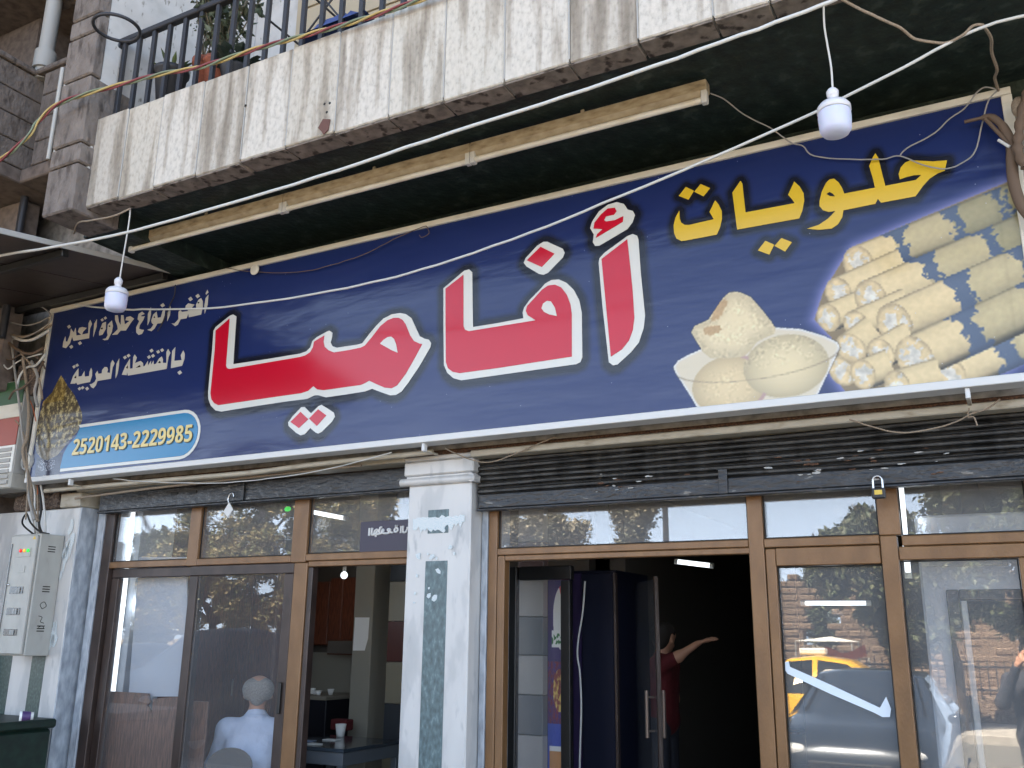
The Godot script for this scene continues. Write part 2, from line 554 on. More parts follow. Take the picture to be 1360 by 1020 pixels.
func build_house() -> Node3D:
	var o := thing("shop_building", "stone clad building with the sweet shop at street level and a balcony above", "building")
	# walls behind and above the sign
	part(o, "wall", b(-7.3, 3.4, 2.64, 4.345, -0.3, 0.0, 0.0), M.grey_plaster)
	part(o, "wall", b(-5.18, 8.0, 4.35, ROOF, -0.3, -0.004, 0.0), M.white_plaster)
	part(o, "wall", b(-7.3, -5.182, 4.35, 5.0, -0.3, -0.004, 0.0), M.white_plaster)
	part(o, "wall", b(3.4, 8.0, 0.0, 4.345, -0.3, 0.0, 0.0), M.grey_plaster)
	part(o, "side_wall", b(7.7, 8.0, 0.0, ROOF, -9.0, -0.302, 0.0), M.grey_plaster)
	part(o, "side_wall", b(-7.3, -7.0, 0.0, ROOF, -9.0, -0.302, 0.0), M.grey_plaster)
	part(o, "rear_wall", b(-7.298, 7.998, 0.0, ROOF, -9.3, -9.002, 0.0), M.grey_plaster)
	part(o, "roof", b(-7.5, 8.2, ROOF + 0.003, ROOF + 0.35, -9.5, 0.25, 0.02), M.grey_plaster)
	# cream shutter door and white reveal at the back of the balcony
	var door := part(o, "balcony_door", b(-4.390, -1.6, 4.355, 6.7, 0.0, 0.04), mat("cream_door", h("a3967f"), 0.7))
	for i in 9:
		part(door, "slat", b(-4.390 + 0.05, -1.65, 4.5 + i * 0.24, 4.72 + i * 0.24, 0.042, 0.056, 0.006), M.cream_door)
	# slab, its dark green painted underside and the parapet core
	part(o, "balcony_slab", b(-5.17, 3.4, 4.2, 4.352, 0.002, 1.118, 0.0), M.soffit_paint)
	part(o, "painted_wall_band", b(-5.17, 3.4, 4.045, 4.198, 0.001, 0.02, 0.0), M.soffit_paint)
	part(o, "parapet_core", b(-4.83, 3.4, 4.354, 4.72, 1.0, 1.115, 0.0), M.white_plaster)
	# cladding panels: every panel is a piece of its own, with its return under the edge
	var xs := [-4.905, -4.555,-4.244,-3.905,-3.560,-3.231,-2.897,-2.551,-2.223,-1.883,-1.544,-1.211,-0.875,-0.638, -0.31, 0.03, 0.37, 0.71, 1.05, 1.4, 1.75, 2.1, 2.45, 2.8, 3.15]
	for i in xs.size() - 1:
		var dz := rng.randf_range(-0.004, 0.004)
		var dy := rng.randf_range(-0.006, 0.006)
		var s := box(st(), Vector3(xs[i] + 0.0035, 4.12 + dy, 1.12), Vector3(xs[i + 1] - 0.0035, 4.735 + dy * 0.5, 1.25 + dz), 0.006)
		part(o, "balcony_panel", done(s), M["stone_panel_%d" % (rng.randi() % 4)])
		# lead of pale filler in the joint
		part(o, "joint_filler", done(box(st(), Vector3(xs[i + 1] - 0.0034, 4.135, 1.19), Vector3(xs[i + 1] + 0.0034, 4.725, 1.247), 0.0)), M.sign_grey)
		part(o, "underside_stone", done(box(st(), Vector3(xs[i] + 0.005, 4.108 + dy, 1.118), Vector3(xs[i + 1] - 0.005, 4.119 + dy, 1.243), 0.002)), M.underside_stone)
	# rust coloured stain plate and drilled holes on one panel
	var pl := PackedVector2Array([Vector2(-0.04, 0.0), Vector2(-0.01, 0.045), Vector2(0.038, 0.03), Vector2(0.03, -0.03), Vector2(0.0, -0.05), Vector2(-0.012, -0.03)])
	part(o, "rusty_patch", done(plate(st(), pl, 0.006, Transform3D(Basis.IDENTITY, Vector3(-2.9579, 4.1707, 1.2545)))), mat("rust_patch", h("5f433d"), 0.95))
	for p in [Vector3(-2.9714, 4.3102, 1.2520), Vector3(-2.9355, 4.3044, 1.2520), Vector3(-2.9517, 4.2551, 1.2520), Vector3(-3.5516, 4.4666, 1.2520)]:
		part(o, "anchor_hole", done(ball(st(), p, Vector3(0.008, 0.008, 0.004), 5, 8)), M.gasket)
	# pilaster of stone blocks at the end of the balcony
	var ys := [4.065, 4.392, 4.534, 5.009, 5.331, 5.470, 5.9, 6.3, 6.9]
	for i in ys.size() - 1:
		part(o, "pilaster_block", b(-5.115, -4.835, ys[i] + 0.006, ys[i + 1] - 0.006, 1.27 if i > 2 else 1.0, 1.35, 0.01), M.pilaster_stone)
	part(o, "pilaster_core", b(-5.105, -4.845, 4.36, 6.9, 0.0, 1.268, 0.0), M.white_plaster)
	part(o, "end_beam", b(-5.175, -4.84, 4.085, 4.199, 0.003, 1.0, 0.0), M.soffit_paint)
	part(o, "pilaster_edge", b(-4.90, -4.836, 4.12, 4.735, 1.13, 1.255, 0.006), M.pilaster_stone)
	# wall left of the balcony, above the awning
	part(o, "wall_stone", b(-7.28, -5.62, 4.37, 5.1, 0.002, 0.05, 0.01), M.grey_plaster)
	part(o, "wall_stone", b(-5.60, -5.18, 4.15, 4.75, 0.002, 0.06, 0.01), M.pilaster_stone)
	part(o, "wall_stone", b(-6.5, -5.62, 4.12, 4.36, 0.002, 0.07, 0.01), M.pilaster_stone)
	# brown gap above the lintel beams, the beams and the piers
	part(o, "rough_band", b(-6.19, 3.4, 2.602, 2.66, -0.30, 0.02, 0.01), M.rust_gap)
	part(o, "lintel_beam", b(-2.74, 3.4, 2.594, 2.632, -0.1, 0.055, 0.006), M.cream_metal)
	part(o, "lintel_beam", b(-6.2, -3.21, 2.60, 2.637, -0.1, 0.05, 0.006), M.cream_metal)
	# centre pier
	var pier := part(o, "marble_pillar", b(-3.197, -2.757, 0.0, 2.465, -0.42, 0.0, 0.006), M.white_marble)
	var cap := st()
	box(cap, Vector3(-3.225, 2.515, -0.40), Vector3(-2.735, 2.60, 0.022), 0.008)
	box(cap, Vector3(-3.21, 2.466, -0.40), Vector3(-2.748, 2.514, 0.012), 0.004)
	tube(cap, [Vector3(-3.245, 2.478, 0.012), Vector3(-2.722, 2.478, 0.012)], 0.024, 12)
	tube(cap, [Vector3(-2.742, 2.478, 0.03), Vector3(-2.742, 2.478, -0.35)], 0.024, 12)
	box(cap, Vector3(-3.24, 2.601, -0.40), Vector3(-2.72, 2.628, 0.034), 0.006)
	part(pier, "capital", done(cap), M.white_marble)
	part(pier, "green_inlay", b(-3.05, -2.907, 2.168, 2.306, -0.01, 0.003, 0.001), M.green_marble)
	part(pier, "green_inlay", b(-3.057, -2.906, 0.25, 2.008, -0.01, 0.003, 0.001), M.green_marble)
	var scrap := PackedVector2Array()
	for i in 26:
		scrap.append(Vector2(0.36 * i / 25.0, 0.032 + rng.randf_range(-0.006, 0.012)))
	for i in 26:
		scrap.append(Vector2(0.36 * (25 - i) / 25.0, -0.03 + rng.randf_range(-0.026, 0.024)))
	part(pier, "paper_scrap", done(plate(st(), scrap, 0.0012, Transform3D(Basis(Vector3.BACK, 0.02), Vector3(-3.155, 2.226, 0.0035)))), M.paper_scrap)
	for i in 14:
		var f := PackedVector2Array()
		var n := 7
		var rr := rng.randf_range(0.007, 0.022)
		for k in n:
			f.append(Vector2.from_angle(TAU * k / n) * rr * rng.randf_range(0.5, 1.2))
		part(pier, "paper_fleck", done(plate(st(), f, 0.001, Transform3D(Basis.IDENTITY, Vector3(rng.randf_range(-3.14, -2.86), rng.randf_range(1.75, 2.2), 0.0052)))), M.paper_scrap)
	# grey marble jambs
	for x in [[-2.752, -2.713], [-6.13, -6.056]]:
		part(o, "marble_jamb", b(x[0], x[1], 0.0, 2.6, -0.40, -0.12, 0.004), M.grey_marble)
	# left pier with its stripes, small capital and the broken band above
	var lp := part(o, "marble_pillar", b(-7.28, -6.19, 0.0, 2.49, -0.42, 0.0, 0.006), M.white_marble)
	part(lp, "shaded_return", b(-6.189, -6.176, 0.0, 2.49, -0.42, -0.002, 0.001), M.grey_marble)  # grey plate that paints the shade of this side face
	for x in [[-6.93, -6.737], [-6.505, -6.355]]:
		part(lp, "dark_stripe", b(x[0], x[1], 0.2, 2.28, -0.01, 0.003, 0.001), M.dark_green_marble)
	part(lp, "capital", b(-6.395, -6.165, 2.492, 2.60, -0.3, 0.03, 0.006), M.cream_metal)
	for i in 11:
		var f := PackedVector2Array()
		var rr := rng.randf_range(0.02, 0.07)
		for k in 9:
			f.append(Vector2.from_angle(TAU * k / 9.0) * Vector2(0.6, 1.5) * rr * rng.randf_range(0.45, 1.2))
		part(lp, "paper_fleck", done(plate(st(), f, 0.001, Transform3D(Basis.IDENTITY, Vector3(rng.randf_range(-6.34, -6.24), rng.randf_range(1.4, 2.35), 0.0042)))), M.paper_scrap)
	var rc := st()
	for i in 9:
		var x := -6.95 + i * 0.066
		box(rc, Vector3(x, 2.492, -0.2), Vector3(x + 0.063 + rng.randf() * 0.02, 2.60 + rng.randf() * 0.03, 0.02 + rng.randf() * 0.03), 0.018)
	part(lp, "broken_band", done(rc), M.rough_concrete)
	part(o, "pipe", done(tube(st(), smooth_path([Vector3(-6.4487, 2.6110, 0.1300), Vector3(-5.3814, 2.6099, 0.1300), Vector3(-4.8661, 2.6070, 0.1300), Vector3(-4.3870, 2.6043, 0.1300), Vector3(-3.9417, 2.6163, 0.1300), Vector3(-3.5248, 2.6229, 0.1300), Vector3(-3.1338, 2.6245, 0.1300), Vector3(-2.9673, 2.6344, 0.1000)], 4), 0.017, 8)), M.cream_metal)
	part(o, "pipe", done(tube(st(), smooth_path([Vector3(-6.1695, 2.5455, 0.0700), Vector3(-5.4446, 2.5687, 0.0700), Vector3(-4.9255, 2.5783, 0.0700), Vector3(-4.2451, 2.5887, 0.0700), Vector3(-3.5113, 2.5989, 0.0700)], 4), 0.009, 8)), M.cable_tan)
	return o


func build_interior() -> void:
	# shell of the two rooms behind the glass
	structure("interior_floor", b(-7.0, 7.7, -0.2, 0.001, -9.0, -0.6, 0.0), M.floor_tile)
	structure("interior_ceiling", b(-7.0, 7.7, 2.95, 3.15, -9.0, -0.302, 0.0), M.interior_dark)
	structure("interior_wall", b(-7.0, -3.4, 0.0, 2.948, -3.3, -3.15, 0.0), M.interior_dark)
	structure("interior_wall", b(-3.3, -3.15, 0.0, 2.948, -8.9, -3.4, 0.0), M.interior_dark)
	structure("interior_wall", b(-3.14, 7.7, 0.0, 2.948, -8.95, -8.8, 0.0), M.interior_dark)
	structure("interior_wall", b(1.6, 1.8, 0.0, 2.948, -8.79, -0.4, 0.0), M.interior_dark)
	structure("interior_wall", b(-0.35, -0.25, 0.0, 2.948, -8.79, -1.2, 0.0), M.interior_dark)  # partition added to keep window light out of the doorway room
	structure("interior_wall", b(-6.998, -6.97, 0.0, 2.6, -3.14, -0.43, 0.0), M.cabinet_wood)  # dark lining added to darken the room seen through the left panes
	structure("interior_wall", b(-6.12, -6.0, 0.0, 2.948, -0.75, -0.42, 0.0), M.white_panel)
	# over-door wall behind the shutters so that light enters through the panes only
	structure("interior_wall", b(-6.1, 3.4, 2.66, 2.948, -0.5, -0.31, 0.0), M.interior_dark)


func build_neighbour() -> void:
	var o := thing("neighbour_building", "shaded neighbouring building with a stone parapet and downpipe left of the balcony", "building")
	var z0 := 0.6
	var corner := -6.655
	var top := 5.977
	var low := 5.139
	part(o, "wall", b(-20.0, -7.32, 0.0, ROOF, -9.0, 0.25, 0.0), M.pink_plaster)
	# front parapet behind the pilaster and the parapet that comes towards the street, both of stone courses
	var course := (top - low) / 4.0
	for i in 4:
		part(o, "parapet_stone", b(corner + 0.12, -5.25, low + i * course + 0.004, low + (i + 1) * course - 0.004, z0 - 0.12, z0, 0.006), M.pilaster_stone)
		for k in 3:
			part(o, "parapet_stone", b(corner - 0.13, corner, low + i * course + 0.004, low + (i + 1) * course - 0.004, z0 + k * 0.8 + 0.004 - (0.12 if k == 0 else 0.0), z0 + (k + 1) * 0.8 - 0.004, 0.006), M.pilaster_stone)
	part(o, "coping", b(corner + 0.03, -5.25, top + 0.002, top + 0.05, z0 - 0.14, z0 + 0.03, 0.012), M.pilaster_stone)
	part(o, "coping", b(corner - 0.16, corner + 0.028, top + 0.002, top + 0.05, z0 - 0.14, z0 + 2.42, 0.012), M.pilaster_stone)
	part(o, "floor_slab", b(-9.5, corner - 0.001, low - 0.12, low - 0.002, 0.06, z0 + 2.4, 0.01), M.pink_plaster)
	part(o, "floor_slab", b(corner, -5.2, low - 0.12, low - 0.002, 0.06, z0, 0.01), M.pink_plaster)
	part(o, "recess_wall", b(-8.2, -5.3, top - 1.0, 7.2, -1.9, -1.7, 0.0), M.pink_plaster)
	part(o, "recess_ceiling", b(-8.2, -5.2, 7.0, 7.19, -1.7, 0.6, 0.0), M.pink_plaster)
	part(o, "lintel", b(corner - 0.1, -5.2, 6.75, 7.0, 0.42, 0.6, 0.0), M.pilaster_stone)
	part(o, "shading_wing", b(-20.0, -8.2, low - 0.1, 12.0, 0.3, 4.6, 0.0), M.pink_plaster)  # deepened and raised out of view to shade the left balcony panels
	part(o, "shading_storey", b(-8.198, corner - 0.2, 7.2, 12.0, 0.31, 4.4, 0.0), M.pink_plaster)  # unseen mass added to take sky light from the left panels
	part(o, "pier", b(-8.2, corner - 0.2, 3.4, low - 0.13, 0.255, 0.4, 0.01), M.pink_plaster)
	var dp := st()
	var p0 := Vector3(-6.6544, 6.0921, 0.5500)
	tube(dp, [p0 + Vector3(0, -0.12, 0), p0 + Vector3(0, 2.2, 0)], 0.062, 14)
	tube(dp, [p0 + Vector3(0, -0.02, 0), p0 + Vector3(0, 0.14, 0)], 0.085, 14)
	part(o, "downpipe", done(dp), M.sign_grey)
	var tp := st()
	for x in [-6.278, -6.201]:
		tube(tp, [Vector3(x, low - 0.02, z0 + 0.025), Vector3(x, top - 0.05, z0 + 0.025)], 0.017, 8)
	part(o, "thin_pipe", done(tp), M.cable_white)
	part(o, "dark_pipe", done(tube(st(), [Vector3(-6.821, 3.8, 0.43), Vector3(-6.821, low - 0.13, 0.43)], 0.03, 10)), M.rail_iron)
	# awning of dark sheet that slopes down towards the street
	var aw := thing("sheet_awning", "dark sheet metal awning sloping over the left end of the sign", "awning", Vector3(-5.16, 4.134, 0.1))
	var tilt := Basis(Vector3.RIGHT, atan(0.158))
	for i in 8:
		var s := st()
		box(s, Vector3(-(i + 1) * 0.6 + 0.004, -0.012, 0.0), Vector3(-i * 0.6 - 0.004, 0.012, 2.5), 0.004, Transform3D(tilt, Vector3.ZERO))
		part(aw, "sheet", done(s), M.dark_bronze)
	for z in [0.2, 1.0, 1.8]:
		part(aw, "batten", done(box(st(), Vector3(-4.8, -0.06, z), Vector3(-0.02, -0.013, z + 0.05), 0.004, Transform3D(tilt, Vector3.ZERO))), M.black_frame)
	part(aw, "edge_trim", done(box(st(), Vector3(0.0, -0.018, -0.02), Vector3(0.012, 0.018, 2.5), 0.003, Transform3D(tilt, Vector3.ZERO))), M.sign_grey)
	# neighbour's small sign and the louvred box under it
	var sg := thing("neighbour_sign", "green, white and red shop sign cut off at the left edge of the picture", "sign", Vector3(-6.8473, 3.1563, 0.3000))
	var sx := 0.62
	part(sg, "backing", b(-sx, 0.22, -0.42, 0.32, -0.1, -0.004, 0.004), M.sign_grey)
	part(sg, "green_band", b(-sx + 0.01, 0.21, 0.13, 0.31, -0.002, 0.004, 0.001), mat("sign_green", h("2c5230"), 0.5))
	part(sg, "white_band", b(-sx + 0.01, 0.21, 0.02, 0.128, -0.002, 0.004, 0.001), M.sign_frame)
	part(sg, "red_band", b(-sx + 0.01, 0.21, -0.2, 0.018, -0.002, 0.004, 0.001), mat("sign_red", h("93402f"), 0.5))
	part(sg, "lower_band", b(-sx + 0.01, 0.21, -0.41, -0.202, -0.002, 0.004, 0.001), M.paper)
	var ac := thing("louvred_box", "grey louvred metal box below the green, white and red sign", "ventilation box", Vector3(-6.7938, 2.8233, 0.3000))
	part(ac, "case", b(-0.5, 0.16, -0.2, 0.14, -0.2, 0.0, 0.01), M.meter_paint)
	for i in 7:
		part(ac, "louvre", done(box(st(), Vector3(-0.47, -0.17 + i * 0.042, 0.0), Vector3(0.13, -0.14 + i * 0.042, 0.014), 0.004)), M.sign_grey)
	part(ac, "fan_ring", done(lathe(st(), Vector3(0.26, 0.0, -0.05), [Vector2(0.055, -0.02), Vector2(0.075, 0.0), Vector2(0.055, 0.02), Vector2(0.05, 0.0), Vector2(0.055, -0.02)], 20, Basis(Vector3.RIGHT, PI / 2))), M.sign_grey)
	structure("neighbour_wall", b(-12.0, -7.29, 0.0, 4.1, 0.26, 0.29, 0.0), M.grey_plaster)


# ---------- shopfronts ----------
func bar(parent: Node3D, called: String, x0: float, x1: float, y0: float, y1: float, z0 := -0.19, z1 := -0.13, m: Material = null) -> void:
	part(parent, called, b(x0, x1, y0, y1, z0, z1, 0.004), m if m else M.bronze_frame)


func pane(parent: Node3D, x0: float, x1: float, y0: float, y1: float, z := -0.165) -> void:
	# the pane, and a second one added to strengthen the mirrored street
	part(parent, "pane", b(x0, x1, y0, y1, z - 0.004, z + 0.004, 0.0), M.glass)
	part(parent, "added_pane", b(x0 + 0.002, x1 - 0.002, y0 + 0.002, y1 - 0.002, z - 0.019, z - 0.013, 0.0), M.glass)
	# thin black gasket round the glass
	var s := st()
	var g := 0.006
	for e in [[x0, x0 + g, y0, y1], [x1 - g, x1, y0, y1], [x0 + g, x1 - g, y0, y0 + g], [x0 + g, x1 - g, y1 - g, y1]]:
		box(s, Vector3(e[0], e[2], z + 0.0045), Vector3(e[1], e[3], z + 0.012), 0.001)
	part(parent, "gasket", done(s), M.gasket)


func build_shopfronts() -> void:
	var r := thing("shopfront", "bronze aluminium shopfront with an open doorway right of the marble pillar", "shopfront", Vector3.ZERO)
	bar(r, "jamb", -2.711, -2.655, 0.0, 2.6)
	bar(r, "transom", -2.653, -1.197, 2.041, 2.079)
	bar(r, "door_head", -2.604, -1.19, 2.008, 2.039, -0.2, -0.135)
	bar(r, "door_jamb", -2.653, -2.606, 0.0, 2.039, -0.2, -0.135)
	bar(r, "mullion", -1.195, -1.119, 0.0, 2.6)
	bar(r, "transom", -1.117, -0.572, 2.035, 2.079)
	bar(r, "stile", -1.115, -1.066, 0.0, 2.03, -0.2, -0.137)
	bar(r, "top_rail", -1.064, -0.572, 1.944, 2.032, -0.2, -0.137)
	bar(r, "mullion", -0.57, -0.475, 2.075, 2.6)
	bar(r, "mullion", -0.568, -0.495, 0.0, 2.073, -0.19, -0.126)
	bar(r, "transom", -0.473, 0.06, 2.023, 2.070)
	bar(r, "top_rail", -0.493, 0.06, 1.958, 2.021, -0.2, -0.137)
	bar(r, "mullion", 0.0, 0.07, 0.0, 1.956, -0.19, -0.128)
	bar(r, "mullion", 0.06, 0.13, 2.02, 2.6)
	bar(r, "head", -2.655, 1.6, 2.602, 2.66, -0.19, -0.131)
	bar(r, "transom", 0.132, 1.6, 2.023, 2.070)
	bar(r, "jamb", 1.55, 1.6, 0.0, 2.02)
	bar(r, "bottom_rail", -1.064, -0.57, 0.02, 0.12, -0.2, -0.137)
	bar(r, "bottom_rail", -0.493, 1.55, 0.02, 0.12, -0.2, -0.137)
	pane(r, -2.653, -1.197, 2.081, 2.6)
	pane(r, -1.117, -0.572, 2.081, 2.6)
	pane(r, -0.473, 0.058, 2.072, 2.6)
	pane(r, 0.132, 1.6, 2.072, 2.6)
	pane(r, -1.064, -0.57, 0.122, 1.942, -0.172)
	pane(r, -0.493, -0.002, 0.122, 1.956, -0.172)
	pane(r, 0.072, 1.55, 0.122, 2.02, -0.172)
	var tape := PackedVector2Array([Vector2(-1.0565,1.4867),Vector2(-1.0400,1.4900),Vector2(-1.0343,1.4642),Vector2(-0.8493,1.3876),Vector2(-0.6395,1.2942),Vector2(-0.6084,1.3442),Vector2(-0.5990,1.3149),Vector2(-0.5918,1.2910),Vector2(-0.6003,1.2558),Vector2(-0.6323,1.2542),Vector2(-0.6657,1.2714),Vector2(-0.8525,1.3457),Vector2(-1.0482,1.4323),Vector2(-1.0576,1.4464)])
	part(r, "tape_strip", done(plate(st(), tape, 0.0015, Transform3D(Basis.IDENTITY, Vector3(0, 0, -0.166)))), mat("tape_white", h("d3dbe3"), 0.5))

	var l := thing("shopfront", "brown aluminium shopfront with sliding panes and an open bay left of the marble pillar", "shopfront", Vector3.ZERO)
	bar(l, "jamb", -6.054, -5.96, 0.0, 2.6, -0.19, -0.13, M.dark_bronze)
	bar(l, "transom", -5.958, -5.163, 2.039, 2.085)
	bar(l, "transom", -5.06, -4.208, 2.039, 2.085)
	bar(l, "transom", -4.08, -3.2, 2.045, 2.09)
	bar(l, "mullion", -5.161, -5.062, 2.037, 2.66)
	bar(l, "mullion", -4.206, -4.082, 2.037, 2.66)
	bar(l, "mullion", -4.17, -4.06, 0.0, 2.035)
	bar(l, "bay_head", -4.058, -3.2, 2.008, 2.043, -0.2, -0.135)
	bar(l, "bay_jamb", -4.058, -4.02, 0.0, 2.006, -0.2, -0.14, M.dark_bronze)
	bar(l, "head", -6.05, -3.2, 2.602, 2.66, -0.19, -0.131)
	# two sliding leaves of darker metal
	for e in [[-5.955, -5.045, -0.215, -0.165], [-5.115, -4.175, -0.16, -0.134]]:
		var leaf := part(l, "sliding_leaf", b(e[0], e[1], 1.97, 2.036, e[2], e[3], 0.004), M.dark_bronze)
		part(leaf, "stile", b(e[0], e[0] + 0.075, 0.03, 1.968, e[2], e[3], 0.004), M.dark_bronze)
		part(leaf, "stile", b(e[1] - 0.075, e[1], 0.03, 1.968, e[2], e[3], 0.004), M.dark_bronze)
		part(leaf, "bottom_rail", b(e[0] + 0.077, e[1] - 0.077, 0.03, 0.12, e[2], e[3], 0.004), M.dark_bronze)
		var zc: float = (e[2] + e[3]) * 0.5
		part(leaf, "pane", b(e[0] + 0.07, e[1] - 0.07, 0.118, 1.975, zc - 0.003, zc + 0.003, 0.0), M.glass)
	part(l, "latch", b(-4.222, -4.20, 1.10, 1.29, -0.132, -0.118, 0.004), M.black_frame)
	pane(l, -5.958, -5.163, 2.087, 2.6)
	pane(l, -5.06, -4.208, 2.087, 2.6)
	pane(l, -4.08, -3.2, 2.092, 2.6)


func build_shutters() -> void:
	# right: a stack of curved slats over a flat bottom rail
	var r := thing("roller_shutter", "rolled up black shutter with peeling paint above the right shopfront", "shutter", Vector3.ZERO)
	var y := 2.388
	for i in 6:
		var s := st()
		s.set_smooth_group(1)
		var prof := []
		for k in 7:
			var a := PI * k / 6.0
			prof.append(Vector2(-0.052 + 0.020 * sin(a), y + 0.033 * (1.0 - cos(a)) * 0.5))
		for k in 6:
			var p: Vector2 = prof[k]
			var q: Vector2 = prof[k + 1]
			for x in 12:
				var xa := -2.735 + x * 0.51
				var xb := xa + 0.51
				var wob := func(xx: float) -> float: return 0.0035 * sin(xx * 3.1 + i * 1.7) + 0.002 * sin(xx * 11.0 + i)
				quad(s, Vector3(xa, p.y + wob.call(xa), p.x), Vector3(xb, p.y + wob.call(xb), p.x), Vector3(xb, q.y + wob.call(xb), q.x), Vector3(xa, q.y + wob.call(xa), q.x), Vector3(0, q.x - p.x, q.y - p.y + 0.001))
		part(r, "slat", done(s), M.shutter_paint)
		y += 0.0343
	part(r, "backing", b(-2.735, 3.38, 2.32, 2.59, -0.085, -0.055, 0.0), M.gasket)
	part(r, "bottom_rail", b(-2.735, 3.38, 2.302, 2.386, -0.075, -0.04, 0.006), M.shutter_rail)
	part(r, "rail_lip", b(-2.735, 3.38, 2.288, 2.300, -0.08, -0.026, 0.003), M.shutter_rail)
	part(r, "rail_strap", b(-1.306, -1.260, 2.302, 2.43, -0.039, -0.028, 0.003), M.shutter_rail)
	for i in 54:
		var f := PackedVector2Array()
		var rr := rng.randf_range(0.003, 0.010)
		for k in 7:
			f.append(Vector2.from_angle(TAU * k / 7.0) * Vector2(2.6, 0.6) * rr * rng.randf_range(0.4, 1.2))
		var cx: float = [-1.83, -0.75, -0.5][i % 3] + rng.randfn(0.0, 0.16)
		part(r, "paint_flake", done(plate(st(), f, 0.0015, Transform3D(Basis(Vector3.RIGHT, rng.randf_range(-0.5, 0.3)), Vector3(cx, rng.randf_range(2.33, 2.47), -0.036 + rng.randf() * 0.004)))), M.sign_grey if i % 2 else M.rust_gap)
	# left: only the flat bottom rail shows
	var l := thing("roller_shutter", "rolled up shutter with a plain black bottom rail above the left shopfront", "shutter", Vector3.ZERO)
	part(l, "bottom_rail", b(-6.05, -3.20, 2.455, 2.585, -0.09, -0.05, 0.006), M.shutter_rail)
	part(l, "rail_lip", b(-6.05, -3.20, 2.440, 2.453, -0.1, -0.04, 0.003), M.shutter_rail)
	part(l, "rail_strap", b(-4.644, -4.582, 2.455, 2.58, -0.049, -0.036, 0.003), M.shutter_rail)
	var ko := st()
	for x in [-5.256, -5.070]:
		box(ko, Vector3(x - 0.035, 2.535, -0.05), Vector3(x + 0.035, 2.555, -0.043), 0.002)
	part(l, "keyhole_plate", done(ko), M.gasket)
	# brass padlock on the right rail
	var lock := thing("padlock", "open black padlock with a brass face hanging from the right shutter rail", "padlock", Vector3(-0.5402, 2.2574, 0.0000))
	part(lock, "body", b(-0.03, 0.03, -0.026, 0.024, -0.012, 0.012, 0.005), M.lock_black)
	part(lock, "face_plate", b(-0.017, 0.017, -0.008, 0.014, 0.0125, 0.0145, 0.001), M.brass)
	var sp := [Vector3(-0.021, 0.02, 0), Vector3(-0.021, 0.055, 0)]
	for k in 9:
		sp.append(Vector3(-0.021 * cos(PI * k / 8.0), 0.06 + 0.021 * sin(PI * k / 8.0), 0))
	sp.append(Vector3(0.021, 0.02, 0))
	part(lock, "shackle", done(tube(st(), sp, 0.0055, 8)), M.steel)
	# hook with a diamond tag on the left rail
	var hk := thing("hook_tag", "small white diamond tag on a curved hook under the left shutter rail", "tag", Vector3(-4.6838, 2.3954, -0.0200))
	part(hk, "diamond", done(plate(st(), PackedVector2Array([Vector2(0, 0.05), Vector2(0.042, 0.0), Vector2(0.0, -0.055), Vector2(-0.042, -0.01)]), 0.006)), M.sign_frame_white)
	part(hk, "hook", done(tube(st(), smooth_path([Vector3(0, 0.045, 0.003), Vector3(-0.012, 0.075, 0.003), Vector3(0.004, 0.105, 0.003), Vector3(0.03, 0.11, 0.003), Vector3(0.04, 0.085, 0.003)], 5), 0.006, 8)), M.steel)


# ---------- the big sign ----------
const SIGN := Vector3(-6.505, 2.665, 0.25)
const SW := 6.705
const SH := 1.37
const PX := 305.0


func inside(p: Vector2, poly: PackedVector2Array) -> bool:
	return Geometry2D.is_point_in_polygon(p, poly)


func edge_distance(p: Vector2, poly: PackedVector2Array) -> float:
	var best := 1e9
	var n := poly.size()
	for i in n:
		best = minf(best, p.distance_squared_to(Geometry2D.get_closest_point_to_segment(p, poly[i], poly[(i + 1) % n])))
	return sqrt(best)


func pic(x0: float, y0: float, x1: float, y1: float) -> Image:
	return Image.create_empty(int((x1 - x0) * PX), int((y1 - y0) * PX), false, Image.FORMAT_RGBA8)


func lay(base: Image, im: Image, x0: float, y1: float) -> void:
	base.blend_rect(im, Rect2i(0, 0, im.get_width(), im.get_height()), Vector2i(int(x0 * PX), int((SH - y1) * PX)))


# the print is a little out of focus
func soften(im: Image, k: float) -> void:
	var w := im.get_width()
	var hh := im.get_height()
	im.resize(int(w * k), int(hh * k), Image.INTERPOLATE_BILINEAR)
	im.resize(w, hh, Image.INTERPOLATE_CUBIC)


# inks print paler pictures than paper white
func dim(im: Image, k: float) -> void:
	for j in im.get_height():
		for i in im.get_width():
			var c := im.get_pixel(i, j)
			im.set_pixel(i, j, Color(c.r * k, c.g * k, c.b * k, c.a))


func noise(sd: int, freq: float, oct := 4) -> FastNoiseLite:
	var n := FastNoiseLite.new()
	n.seed = sd
	n.frequency = freq
	n.fractal_octaves = oct
	return n


